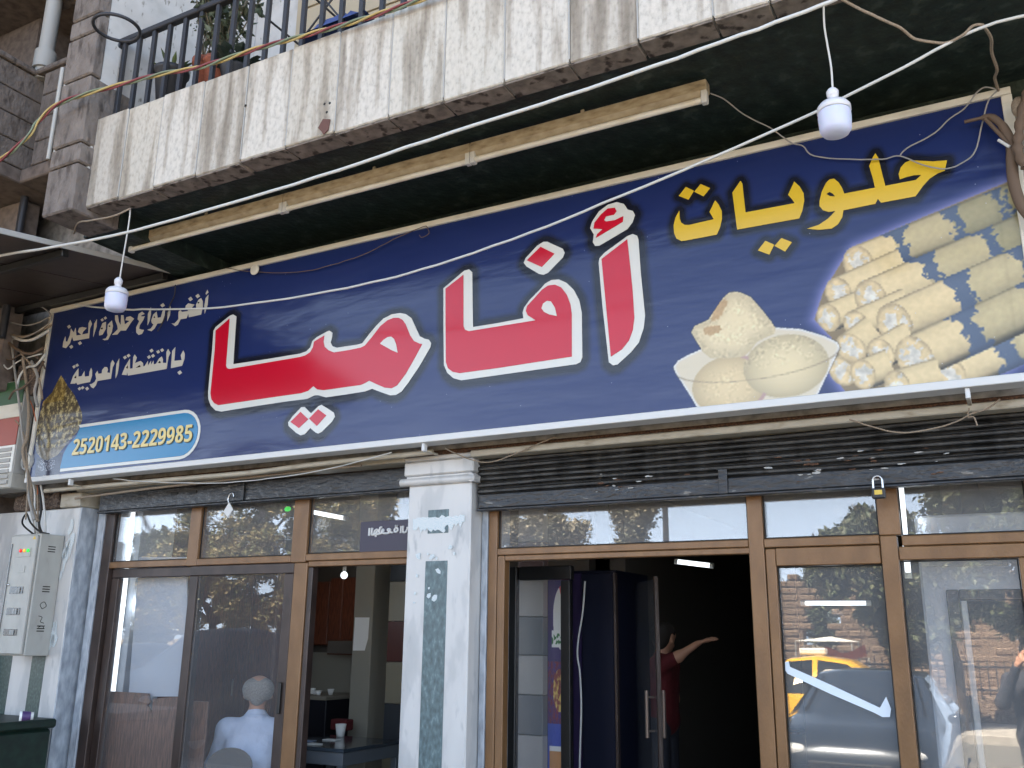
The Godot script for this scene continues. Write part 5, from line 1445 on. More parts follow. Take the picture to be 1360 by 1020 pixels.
func cloth_heap(at: Vector3) -> ArrayMesh:
	var n := noise(55, 6.0)
	var s := st()
	s.set_smooth_group(1)
	var f := func(i: int, j: int) -> Vector3:
		var u := i / 14.0 - 0.5
		var v := j / 8.0 - 0.5
		var fall := maxf(0.0, 1.0 - Vector2(u * 2.0, v * 2.0).length())
		return at + Vector3(u * 0.5, 0.11 * sqrt(fall) + 0.05 * n.get_noise_2d(u, v) * sqrt(fall) - 0.02, v * 0.2)
	for i in 14:
		for j in 8:
			quad(s, f.call(i, j), f.call(i + 1, j), f.call(i + 1, j + 1), f.call(i, j + 1), Vector3.UP)
	return done(s)


# ---------- things at the left pier ----------
func build_left_things() -> void:
	var o := thing("meter_cabinet", "tall grey electricity meter cabinet on the left pillar", "electric meter box", Vector3(-6.48, 1.41, 0.0))
	var w := 0.16
	part(o, "case", b(-w, w, 0.0, 0.87, 0.003, 0.20, 0.006), M.meter_paint)
	part(o, "door", b(-w + 0.012, w - 0.012, 0.012, 0.858, 0.201, 0.222, 0.005), M.meter_paint)
	part(o, "door_frame", b(-w + 0.028, -w + 0.04, 0.04, 0.80, 0.2225, 0.227, 0.002), M.meter_window)
	for e in [[-0.055, 0.09, 0.70, 0.765], [-0.03, 0.05, 0.585, 0.635], [-0.085, 0.065, 0.435, 0.485], [-0.085, 0.065, 0.285, 0.335], [-0.085, 0.065, 0.14, 0.185]]:
		var win := part(o, "meter_window", b(e[0] + 0.01, e[1] + 0.01, e[2], e[3], 0.2225, 0.226, 0.002), M.meter_window if e[3] < 0.6 else M.meter_paint)
		if e[3] < 0.5:
			for k in 2:
				part(win, "breaker", b(e[0] + 0.095 + k * 0.026 - 0.01, e[0] + 0.115 + k * 0.026 - 0.01, e[2] + 0.006, e[3] - 0.006, 0.2265, 0.232, 0.002), M.sign_grey)
	var k2 := 0
	for led in ["led_red", "led_amber", "led_green"]:
		part(o, "indicator_lamp", done(ball(st(), Vector3(-0.01 + 0.043 * k2, 0.745, 0.23), Vector3(0.013, 0.013, 0.009), 6, 12)), M[led])
		k2 += 1
	for y in [0.17, 0.45, 0.74]:
		for i in 3:
			part(o, "vent_slot", done(box(st(), Vector3(w + 0.0005, y + i * 0.018, 0.07), Vector3(w + 0.003, y + i * 0.018 + 0.007, 0.13), 0.001)), M.meter_window)
	part(o, "lock", done(ball(st(), Vector3(-w + 0.06, 0.5, 0.226), Vector3(0.01, 0.01, 0.006), 5, 10)), M.steel)
	var scrawl := st()
	for e in [[[0.33, 0.10], [0.36, 0.12], [0.38, 0.09], [0.35, 0.07], [0.33, 0.10]], [[0.28, 0.12], [0.27, 0.09], [0.24, 0.1], [0.23, 0.07]], [[0.2, 0.11], [0.21, 0.08], [0.19, 0.06]]]:
		var pts := []
		for q in e:
			pts.append(Vector3(w + 0.001, q[0], q[1] + 0.01))
		tube(scrawl, smooth_path(pts, 4), 0.0022, 5)
	part(o, "scrawl", done(scrawl), M.meter_window)
	var yellow := part(o, "warning_label", done(plate(st(), PackedVector2Array([Vector2(0.10, 0.825), Vector2(0.14, 0.825), Vector2(0.12, 0.852)]), 0.001, Transform3D(Basis.IDENTITY, Vector3(0, 0, 0.2225)))), mat("warning_yellow", h("c9a53a"), 0.5))
	yellow.name = "warning_label"
	# conduits into its top
	for i in 5:
		var x := -6.53 + 0.028 * i
		tag(bl_cord("conduit", smooth_path([Vector3(x, 2.28, 0.1), Vector3(x + 0.012 * sin(i * 2.0), 2.36, 0.12 + 0.02 * (i % 2)), Vector3(x - 0.05 + 0.01 * i, 2.47, 0.13), Vector3(x - 0.06, 2.62, 0.14), Vector3(x - 0.09, 2.8, 0.2)], 5), 0.009 - 0.001 * (i % 3), [M.cable_grey, M.cable_white, M.cable_tan, M.cable_black, M.cable_white][i]), ["grey conduit entering the meter cabinet top, leftmost", "white conduit entering the meter cabinet top, second from left", "tan conduit in the middle of the meter cabinet top", "black conduit entering the meter cabinet top", "white conduit entering the meter cabinet top, rightmost"][i], "conduit", "conduits above the meter cabinet")
	tag(bl_cord("cable", smooth_path([Vector3(-6.52, 2.285, 0.12), Vector3(-6.56, 2.36, 0.2), Vector3(-6.50, 2.43, 0.22), Vector3(-6.46, 2.36, 0.2), Vector3(-6.40, 2.30, 0.16), Vector3(-6.37, 2.285, 0.1)], 6), 0.007, M.cable_black), "black cable coiled on top of the meter cabinet", "cable")
	# green dumpster and the roll on its lid
	var d := thing("dumpster", "dark green steel dumpster at the bottom left corner", "dumpster", Vector3(-6.78, 0.0, 0.42))
	part(d, "body", b(-0.7, 0.70, 0.12, 0.93, -0.35, 0.33, 0.02), M.dumpster)
	part(d, "lid", b(-0.72, 0.73, 0.935, 0.995, -0.36, 0.36, 0.015), M.dumpster)
	for x in [-0.55, 0.55]:
		part(d, "wheel", done(lathe(st(), Vector3(x, 0.06, 0.28), [Vector2(0.0, -0.02), Vector2(0.055, -0.02), Vector2(0.06, 0.0), Vector2(0.055, 0.02), Vector2(0.0, 0.02)], 16, Basis(Vector3.BACK, PI / 2))), M.tyre)
	for x in [-0.4, 0.0, 0.4]:
		part(d, "rib", b(x - 0.03, x + 0.03, 0.16, 0.9, 0.331, 0.35, 0.008), M.dumpster)
	var roll := thing("paper_cup", "small white and violet paper cup lying on the dumpster lid", "paper cup", Vector3(-5.7765, 1.0531, 0.5000))
	var bs := Basis(Vector3.UP, -0.6) * Basis(Vector3.RIGHT, PI / 2)
	part(roll, "cup", done(lathe(st(), Vector3.ZERO, [Vector2(0.0, -0.042), Vector2(0.023, -0.042), Vector2(0.031, 0.04), Vector2(0.028, 0.04), Vector2(0.02, -0.038), Vector2(0, -0.038)], 20, bs)), M.paper)
	part(roll, "band", done(lathe(st(), Vector3.ZERO, [Vector2(0.0262, -0.026), Vector2(0.031, 0.026)], 20, bs)), mat("violet", h("4b3566"), 0.5))


# ---------- inside the shop ----------
func lit_tube(called: String, label: String, a: Vector3, c: Vector3, r: float, energy: float) -> void:
	var o := thing(called, label, "lamp", (a + c) * 0.5)
	var d := (c - a).normalized()
	var half := (c - a).length() * 0.5
	part(o, "glowing_tube", done(tube(st(), [-d * half, d * half], r, 12)), M.tube_lit)
	part(o, "tube_holder", done(tube(st(), [-d * (half + 0.03), -d * (half + 0.002)], r * 1.25, 10)), M.cable_white)
	part(o, "tube_holder", done(tube(st(), [d * (half + 0.002), d * (half + 0.03)], r * 1.25, 10)), M.cable_white)
	var l := OmniLight3D.new()
	l.name = "tube_light"
	l.light_color = Color(0.93, 0.97, 1.0)
	l.light_energy = energy
	l.light_size = 0.05
	l.omni_range = 12.0
	l.omni_attenuation = 2.0
	l.shadow_enabled = true
	l.position = Vector3(0, -0.08, 0.06) if absf(d.y) < 0.5 else Vector3(0.08, 0.0, -0.05)
	o.add_child(l)


func build_inside_things() -> void:
	lit_tube("wall_tube", "lit fluorescent tube standing upright inside the left window", Vector3(-6.0424, 2.4885, -0.3600), Vector3(-6.0292, 1.0954, -0.3600), 0.016, 0.005)
	lit_tube("wall_tube", "lit fluorescent tube standing upright behind the right panes", Vector3(-0.4755, 2.4353, -0.3600), Vector3(-0.4817, 1.9156, -0.3600), 0.014, 0.0008)
	lit_tube("ceiling_tube", "lit ceiling tube seen through the pane left of the pillar", Vector3(-5.0877, 2.5575, -1.3000), Vector3(-4.7174, 2.4845, -1.3000), 0.017, 0.005)
	lit_tube("ceiling_tube", "lit ceiling tube in the dark doorway", Vector3(-2.5818, 2.2220, -3.2000), Vector3(-2.3052, 2.1836, -3.2000), 0.02, 0.002)
	lit_tube("ceiling_tube", "short lit tube seen through the glass door leaf", Vector3(-3.1875, 1.8776, -3.6000), Vector3(-3.0996, 1.8772, -3.6000), 0.03, 0.001)
	lit_tube("ceiling_tube", "lit horizontal tube behind the pane with the tape strip", Vector3(-1.2229, 1.8143, -1.6000), Vector3(-0.8607, 1.8126, -1.6000), 0.014, 0.002)
	var bulb := thing("bare_bulb", "small lit round bulb above the wooden cabinets", "lamp", Vector3(-5.5573, 2.1152, -2.4000))
	part(bulb, "glowing_bulb", done(ball(st(), Vector3.ZERO, Vector3(0.034, 0.034, 0.034), 8, 14)), M.tube_lit)
	part(bulb, "socket", done(tube(st(), [Vector3(0, 0.036, 0), Vector3(0, 0.10, 0)], 0.018, 10)), M.cable_white)
	var bl := OmniLight3D.new()
	bl.name = "bulb_light"
	bl.light_energy = 0.004
	bl.light_size = 0.03
	bl.omni_range = 10.0
	bl.omni_attenuation = 2.0
	bl.shadow_enabled = true
	bulb.add_child(bl)
	solo("green_led", "tiny green indicator light at the top of the left panes", "lamp", done(ball(st(), Vector3(-4.3699, 2.4121, -0.2500), Vector3(0.03, 0.018, 0.01), 6, 10)), M.led_green)
	# white sheet and wooden boards behind the left leaves
	var sheet := PackedVector2Array([Vector2(-5.8358, 2.1304), Vector2(-5.3280, 2.1165), Vector2(-5.1905, 1.1578), Vector2(-5.7783, 1.1346)])
	solo("white_sheet", "white sheet standing behind the first sliding pane at the left", "panel", done(plate(st(), sheet, 0.01, Transform3D(Basis.IDENTITY, Vector3(0, 0, -0.30)))), M.white_panel)
	var bd := PackedVector2Array([Vector2(-6.1017, 1.1664), Vector2(-5.5386, 1.1668), Vector2(-5.5069, 1.1125), Vector2(-5.5330, 1.0862), Vector2(-5.4790, 1.0335), Vector2(-5.4801, 1.1337), Vector2(-5.2096, 1.1595), Vector2(-5.210, 0.05), Vector2(-6.102, 0.05)])
	solo("wooden_board", "wide brown wooden board with a notch behind the first sliding pane", "board", done(plate(st(), bd, 0.018, Transform3D(Basis.IDENTITY, Vector3(0, 0, -0.268)))), M.wood_board)
	solo("wooden_board", "narrow light brown board standing behind the second sliding pane", "board", b(-5.235, -4.944, 0.05, 1.136, -0.268, -0.25, 0.003), M.wood_board)
	# sign panel with white letters behind the pane next to the pillar
	var ps := thing("dark_notice", "dark violet notice with white letters on the pane next to the pillar", "notice", Vector3(0, 0, -0.152))
	part(ps, "board", b(-3.663, -3.205, 2.063, 2.281, -0.006, 0.0, 0.001), mat("notice_violet", h("2b2438"), 0.4))
	for e in [[Vector3(-3.5892, 2.2388, 0.0020),Vector3(-3.5903, 2.2129, 0.0020),Vector3(-3.5907, 2.1907, 0.0020)],[Vector3(-3.5676, 2.2398, 0.0020),Vector3(-3.5707, 2.2158, 0.0020),Vector3(-3.5696, 2.1973, 0.0020),Vector3(-3.5444, 2.1982, 0.0020),Vector3(-3.5315, 2.2106, 0.0020),Vector3(-3.5230, 2.2213, 0.0020),Vector3(-3.5348, 2.2273, 0.0020),Vector3(-3.5500, 2.2150, 0.0020),Vector3(-3.5514, 2.2003, 0.0020)],[Vector3(-3.5386, 2.1924, 0.0020),Vector3(-3.5379, 2.1813, 0.0020)],[Vector3(-3.5307, 2.1976, 0.0020),Vector3(-3.5126, 2.2006, 0.0020),Vector3(-3.5116, 2.2208, 0.0020),Vector3(-3.5059, 2.2408, 0.0020)],[Vector3(-3.5058, 2.2390, 0.0020),Vector3(-3.4923, 2.2403, 0.0020)],[Vector3(-3.5104, 2.2005, 0.0020),Vector3(-3.4902, 2.2052, 0.0020),Vector3(-3.4797, 2.2195, 0.0020),Vector3(-3.4868, 2.2253, 0.0020),Vector3(-3.4931, 2.2164, 0.0020),Vector3(-3.4855, 2.2032, 0.0020),Vector3(-3.4628, 2.2005, 0.0020)],[Vector3(-3.4628, 2.2005, 0.0020),Vector3(-3.4404, 2.2033, 0.0020),Vector3(-3.4277, 2.2174, 0.0020),Vector3(-3.4372, 2.2269, 0.0020),Vector3(-3.4482, 2.2219, 0.0020),Vector3(-3.4363, 2.2104, 0.0020),Vector3(-3.4157, 2.2041, 0.0020),Vector3(-3.4092, 2.2075, 0.0020)],[Vector3(-3.3946, 2.2270, 0.0020),Vector3(-3.3959, 2.2088, 0.0020),Vector3(-3.3759, 2.2098, 0.0020),Vector3(-3.3723, 2.2260, 0.0020),Vector3(-3.3837, 2.2320, 0.0020),Vector3(-3.3924, 2.2269, 0.0020)],[Vector3(-3.3911, 2.2451, 0.0020),Vector3(-3.3879, 2.2431, 0.0020)],[Vector3(-3.3777, 2.2445, 0.0020),Vector3(-3.3745, 2.2422, 0.0020)],[Vector3(-3.3464, 2.2413, 0.0020),Vector3(-3.3476, 2.2214, 0.0020),Vector3(-3.3486, 2.1978, 0.0020)],[Vector3(-3.3309, 2.2425, 0.0020),Vector3(-3.3320, 2.2207, 0.0020),Vector3(-3.3289, 2.2025, 0.0020),Vector3(-3.3091, 2.2035, 0.0020),Vector3(-3.3031, 2.2159, 0.0020),Vector3(-3.2904, 2.2262, 0.0020),Vector3(-3.3037, 2.2286, 0.0020)]]:
		part(ps, "letter", done(tube(st(), smooth_path(e, 4), 0.0075, 6)), M.sign_frame_white)
	# kitchen units
	var cab := thing("wall_cabinet", "brown wooden wall cabinet nearest the brown frame inside the left bay", "cabinet", Vector3(-6.519, 1.475, -3.14))
	part(cab, "case", b(-0.5, 0.40, 0.0, 0.62, 0.0, 0.22, 0.004), M.cabinet_wood)
	part(cab, "door", b(-0.49, 0.0, 0.01, 0.61, 0.221, 0.24, 0.006), M.cabinet_wood)
	part(cab, "door", b(0.01, 0.39, 0.01, 0.61, 0.221, 0.24, 0.006), M.cabinet_wood)
	part(cab, "handle", b(0.03, 0.042, 0.1, 0.2, 0.2405, 0.255, 0.003), M.steel)
	var c2 := thing("wall_cabinet", "darker wooden wall cabinet under the lit bulb", "cabinet", Vector3(-6.112, 1.389, -3.14))
	part(c2, "case", b(0.0, 0.34, 0.0, 0.74, 0.0, 0.24, 0.004), M.cabinet_wood)
	part(c2, "door", b(0.01, 0.165, 0.14, 0.73, 0.241, 0.26, 0.006), M.cabinet_wood)
	part(c2, "door", b(0.175, 0.33, 0.14, 0.73, 0.241, 0.26, 0.006), M.cabinet_wood)
	part(c2, "open_shelf", b(0.01, 0.33, 0.01, 0.13, 0.241, 0.25, 0.002), M.interior_dark)
	var tall := thing("added_cabinet", "tall dark brown wooden cabinet added to darken the view behind the seated person", "cabinet", Vector3(-6.66, 0.0, -2.5))  # added so that the room behind the second pane looks dark
	part(tall, "case", b(-0.30, 0.32, 0.0, 2.3, -0.25, 0.1, 0.006), M.cabinet_wood)
	for x in [-0.295, 0.015]:
		part(tall, "door", b(x, x + 0.30, 0.05, 2.27, 0.101, 0.12, 0.006), M.cabinet_wood)
		part(tall, "handle", b(x + 0.14, x + 0.155, 1.0, 1.15, 0.1205, 0.14, 0.004), M.dull_steel)
	var ctr := thing("counter", "dark kitchen counter under the wooden cabinets", "counter", Vector3(-6.3, 0.0, -2.85))
	part(ctr, "base", b(-0.6, 0.42, 0.0, 0.98, -0.28, 0.2, 0.006), mat("counter_dark", h("1d1f27"), 0.5))
	part(ctr, "worktop", b(-0.62, 0.44, 0.982, 1.02, -0.28, 0.23, 0.006), M.interior_cream)
	part(ctr, "splashback", b(-0.62, 0.5, 1.022, 1.4, -0.295, -0.28, 0.0), M.interior_cream)
	for i in 9:
		var bw := thing("bowl", "small white bowl on the dark kitchen counter, number %s from the left" % ["one", "two", "three", "four", "five", "six", "seven", "eight", "nine"][i], "bowl", Vector3(-6.55 + i * 0.075, 1.021, -2.75 + 0.05 * sin(i * 2.1)), "crockery on the counter")
		part(bw, "bowl", done(lathe(st(), Vector3.ZERO, [Vector2(0.0, 0.0), Vector2(0.018, 0.0), Vector2(0.034, 0.03 + 0.012 * (i % 3)), Vector2(0.03, 0.03 + 0.012 * (i % 3)), Vector2(0.014, 0.006), Vector2(0, 0.006)], 14)), M.paper)
	var can := thing("yellow_canister", "yellowish canister at the left end of the counter", "canister", Vector3(-6.76, 1.021, -2.7))
	part(can, "body", b(-0.08, 0.13, 0.0, 0.13, -0.06, 0.06, 0.02), mat("canister_yellow", h("8d8452"), 0.5))
	part(can, "lid", b(-0.02, 0.05, 0.131, 0.17, -0.03, 0.03, 0.01), M.meter_window)
	# cream column with a paper sheet, marble pillar and chequered pier in the left room
	var zc := -2.3
	var col := thing("interior_column", "cream interior column with a white paper sheet", "column", Vector3(-5.238, 0.0, zc - 0.15))
	part(col, "shaft", b(-0.105, 0.105, 0.0, 2.94, -0.15, 0.15, 0.006), M.interior_cream)
	part(col, "paper_sheet", done(plate(st(), PackedVector2Array([Vector2(-0.085, 1.732), Vector2(0.075, 1.732), Vector2(0.07, 1.55), Vector2(0.04, 1.447), Vector2(-0.09, 1.445)]), 0.002, Transform3D(Basis.IDENTITY, Vector3(0, 0, 0.152)))), M.paper)
	var mp := thing("interior_pillar", "grey marble pillar with dark inlay strips behind the cream column", "pillar", Vector3(-5.258, 0.0, -2.75))
	part(mp, "shaft", b(-0.12, 0.14, 0.0, 2.94, -0.15, 0.15, 0.006), M.grey_marble)
	part(mp, "inlay", b(-0.04, 0.05, 0.3, 2.0, 0.151, 0.155, 0.001), M.dark_green_marble)
	part(mp, "inlay", b(-0.04, 0.05, 2.1, 2.22, 0.151, 0.155, 0.001), M.dark_green_marble)
	part(mp, "white_bag", b(-0.06, 0.09, 1.2, 1.52, 0.157, 0.19, 0.015), M.paper)
	checker("chequered_pier", "pier of grey, cream and red stone courses at the right of the left bay", Vector3(-4.805, 0.0, -2.4), 0.34, [h("25282c"), h("807b69"), h("3a3d41"), h("7e7968"), h("502a25"), h("837e6e")])
	# table with cup and papers
	var t := thing("table", "grey table with a glossy top inside the open bay", "table", Vector3(-4.47, 0.0, -1.14))
	part(t, "tabletop", b(-0.72, 0.0, 0.755, 0.78, -0.75, 0.0, 0.004), M.table_top)
	part(t, "apron", b(-0.70, -0.015, 0.66, 0.753, -0.735, -0.015, 0.004), M.table_leg)
	for e in [[-0.04, -0.04], [-0.68, -0.04], [-0.04, -0.71], [-0.68, -0.71]]:
		part(t, "leg", b(e[0] - 0.03, e[0] + 0.025, 0.0, 0.658, e[1] - 0.03, e[1] + 0.025, 0.004), M.table_leg)
	var cup := thing("paper_cup", "white paper cup standing on the grey table", "cup", Vector3(-5.0318, 0.7820, -1.8101))
	part(cup, "cup", done(lathe(st(), Vector3.ZERO, [Vector2(0.0, 0.0), Vector2(0.032, 0.0), Vector2(0.045, 0.095), Vector2(0.041, 0.095), Vector2(0.028, 0.006), Vector2(0, 0.006)], 22)), M.paper)
	part(cup, "drink", done(lathe(st(), Vector3(0, 0.07, 0), [Vector2(0.0, 0.0), Vector2(0.039, 0.0)], 16)), M.chair_back)
	for e in [[-0.55, -0.25, 0.3, "blue leaflet lying on the grey table"], [-0.38, -0.12, -0.2, "white leaflet lying on the grey table"], [-0.45, -0.42, 0.1, "pale leaflet farthest from the edge on the grey table"]]:
		var lf := solo("leaflet", e[3], "leaflet", done(box(st(), Vector3(-0.06, 0, -0.04), Vector3(0.06, 0.006, 0.04), 0.001)), mat_once("leaflet_blue", h("7f90ab")) if e[2] > 0.2 else M.paper)
		lf.position = Vector3(-4.47 + e[0], 0.7815, -1.14 + e[1])
		lf.rotation.y = e[2]
	solo("red_box", "small dark red box behind the cup on the counter side", "box", b(-5.38, -5.2, 0.79, 0.88, -2.2, -2.1, 0.01), M.shirt_red)
	# right doorway: open dark door, striped pier, printed fridge, glass leaf
	var z := -0.75
	var dd := thing("open_door", "black framed glass door standing open inside the right doorway", "door", Vector3(0, 0, z))
	part(dd, "stile", b(-2.945, -2.846, 0.02, 2.02, -0.03, 0.02, 0.004), M.black_frame)
	part(dd, "stile", b(-2.533, -2.471, 0.02, 1.93, -0.03, 0.02, 0.004), M.black_frame)
	part(dd, "top_rail", b(-2.945 + 0.12, -2.461, 1.935, 2.02, -0.03, 0.02, 0.004), M.black_frame)
	part(dd, "pane", b(-2.846, -2.533, 0.1, 1.935, -0.006, 0.0, 0.0), M.glass)
	checker("striped_pier", "pier of light, grey and reddish stone courses behind the open black door", Vector3(-2.872, 0.0, -1.17), 0.245, [h("565b5e"), h("8d8b88"), h("634c46"), h("93908e"), h("5c6064"), h("8f8d8a")])
	build_fridges()


func checker(called: String, label: String, at: Vector3, course: float, tones: Array) -> void:
	var o := thing(called, label, "pier", at)
	for i in int(2.9 / course):
		var m := mat_once("course_" + tones[i % 6].to_html(), tones[i % 6])
		m.roughness = 0.3
		part(o, "stone_course", b(-0.105, 0.085, i * course + 0.002, (i + 1) * course - 0.002, 0.1, 0.17, 0.003), m)


func build_fridges() -> void:
	var f := thing("drinks_fridge", "tall navy fridge with a colourful printed side and a white cord", "fridge", Vector3(-2.858, 0.0, -1.2))
	var w := 0.508
	part(f, "case", b(0.0, w, 0.0, 2.02, -0.6, 0.0, 0.006), M.navy_panel)
	# printed strip: white and red splash, bun, tall blue tin
	var im := Image.create_empty(64, 320, false, Image.FORMAT_RGBA8)
	var n := noise(61, 0.05)
	for y in 320:
		for x in 64:
			var c := h("3a2466")
			var v := n.get_noise_2d(x * 2.0, y * 2.0)
			if y > 105:
				c = h("43247a").lerp(h("8a2030"), clampf(0.5 + v, 0.0, 1.0)) if y < 180 else h("2a47b0")
			if Vector2((x - 40) / 26.0, (y - 52) / 40.0).length() < 1.0:
				c = h("e8e6e0") if x < 42 + (y - 40) * 0.4 else h("e0343c")
			if absf(y - 78.0) < 11.0 and x > 10 and x < 58:
				c = h("f0efe8") if absf(y - 78.0) > 6.0 or v > -0.02 else h("3d7a3d")
			if Vector2((x - 34) / 20.0, (y - 140) / 26.0).length() < 1.0:
				c = h("8a3a2c").lerp(h("e2c15a"), clampf(0.4 - v * 2.0 + (y - 140) / 60.0, 0.0, 1.0))
			if y > 205 and x > 4 and x < 50:
				c = h("45a0f0").lerp(h("2f74cc"), clampf(0.5 + v * 1.5, 0.0, 1.0)) if y > 232 else h("c98a4a")
				if y < 212:
					c = h("e6e4de")
			im.set_pixel(x, y, c)
	var pm := mat("fridge_print", Color.WHITE, 0.4)
	pm.albedo_texture = ImageTexture.create_from_image(im)
	var s := st()
	s.set_smooth_group(-1)
	for c in [[0, 0], [0, 1], [1, 1], [0, 0], [1, 1], [1, 0]]:
		s.set_uv(Vector2(c[0], 1 - c[1]))
		s.set_normal(Vector3.BACK)
		s.add_vertex(Vector3(0.01 + c[0] * 0.17, 0.3 + c[1] * 1.69, 0.004))
	part(f, "printed_side", s.commit(), pm)
	part(f, "violet_strip", b(0.2, 0.262, 0.02, 2.0, 0.001, 0.012, 0.003), M.purple_panel)
	part(f, "door", b(0.27, w - 0.01, 0.02, 2.0, 0.001, 0.03, 0.006), M.navy_panel)
	part(f, "door_edge", b(w - 0.009, w + 0.008, 0.0, 2.0, -0.01, 0.035, 0.004), M.dark_bronze)
	tag(bl_cord("power_cord", smooth_path([Vector3(-2.5289, 1.9438, -1.1000), Vector3(-2.5469, 1.7512, -1.1000), Vector3(-2.5806, 1.5704, -1.1000), Vector3(-2.5867, 1.4670, -1.1000), Vector3(-2.5715, 1.3742, -1.1000), Vector3(-2.5628, 1.1542, -1.1000), Vector3(-2.5758, 0.8396, -1.1000), Vector3(-2.5776, 0.6205, -1.1000)], 5), 0.006, M.cable_white), "white power cord hanging before the navy fridge", "cord")
	# glass leaf with long pull handles
	var g := thing("glass_door", "frameless dark glass door leaf with long steel pull handles", "door", Vector3.ZERO)
	var a := Vector3(-2.6249, 1.3097, -1.9000)
	var c := Vector3(-2.0557, 1.3513, -1.1500)
	a.y = 0.0
	c.y = 0.0
	var dir := (c - a).normalized()
	var bs := Basis(dir, Vector3.UP, dir.cross(Vector3.UP))
	var len := a.distance_to(c)
	var put := Transform3D(bs, a)
	part(g, "pane", done(box(st(), Vector3(0.02, 0.05, -0.005), Vector3(len - 0.02, 1.95, 0.005), 0.0, put)), M.glass)
	part(g, "edge_stile", done(box(st(), Vector3(len - 0.018, 0.02, -0.014), Vector3(len + 0.006, 1.97, 0.014), 0.003, put)), M.dark_bronze)
	part(g, "hinge_stile", done(box(st(), Vector3(-0.01, 0.02, -0.012), Vector3(0.018, 1.97, 0.012), 0.003, put)), M.navy_panel)
	for sd in [-1.0, 1.0]:
		var hz: float = 0.055 * sd
		part(g, "handle", done(tube(st(), [put * Vector3(len - 0.09, 0.99, hz), put * Vector3(len - 0.09, 1.27, hz)], 0.013, 10)), M.dull_steel)
		for y in [1.03, 1.23]:
			part(g, "handle_post", done(tube(st(), [put * Vector3(len - 0.09, y, 0.006 * sd), put * Vector3(len - 0.09, y, hz)], 0.007, 8)), M.dull_steel)
	# dim display shelves far back in the right room
	var sh := thing("display_shelf", "dim shelves with pale boxes far back in the dark doorway", "shelf", Vector3(-3.636, 0.0, -8.6))
	part(sh, "back", b(-0.9, 0.9, 0.0, 2.6, -0.1, -0.05, 0.0), M.interior_dark)
	for i in 5:
		part(sh, "shelf_board", b(-0.9, 0.9, 0.4 + i * 0.45, 0.43 + i * 0.45, -0.05, 0.3, 0.003), M.cabinet_wood)
	for i in [1, 2, 3]:
		for k in [1, 2]:
			var bx := solo("pale_box", "pale box on the dim shelf, %s row, %s in its row" % [["lowest", "second", "middle", "fourth", "top"][i], ["leftmost", "left", "right", "rightmost"][k]], "box", b(-0.14, 0.14, 0.0, 0.27 + 0.05 * ((i + k) % 3), -0.1, 0.1, 0.004), M.interior_cream, "boxes on the display shelf")
			bx.position = Vector3(sh.position.x - 0.62 + k * 0.42, 0.432 + i * 0.45, -8.45)
	# white display fridge behind the rightmost pane
	var d := thing("display_fridge", "white display fridge with a black framed glass door behind the rightmost pane", "fridge", Vector3(0, 0, 0))
	var zf := -0.42
	var x0 := -0.436
	var yt := 2.194
	part(d, "case", b(x0, 1.1, 0.0, yt, -1.1, zf, 0.012), M.fridge_white)
	part(d, "canopy_line", b(x0 + 0.004, 1.098, 1.943, 1.949, zf - 0.01, zf + 0.003, 0.001), M.sign_grey)
	var dx0 := -0.325
	var dyt := 1.832
	part(d, "door_frame", b(dx0, dx0 + 0.055, 0.25, dyt, zf + 0.004, zf + 0.03, 0.004), M.black_frame)
	part(d, "door_frame", b(dx0 + 0.057, 1.0, dyt - 0.05, dyt, zf + 0.004, zf + 0.03, 0.004), M.black_frame)
	part(d, "inner_trim", b(dx0 + 0.058, dx0 + 0.085, 0.25, dyt - 0.052, zf + 0.004, zf + 0.016, 0.003), M.sign_grey)
	part(d, "door_glass", b(dx0 + 0.086, 1.0, 0.25, dyt - 0.052, zf + 0.003, zf + 0.009, 0.0), mat("fridge_glass", h("0a0c0e"), 0.03))
	M.fridge_glass.clearcoat_enabled = true
	M.fridge_glass.clearcoat = 1.0
	M.fridge_glass.clearcoat_roughness = 0.03


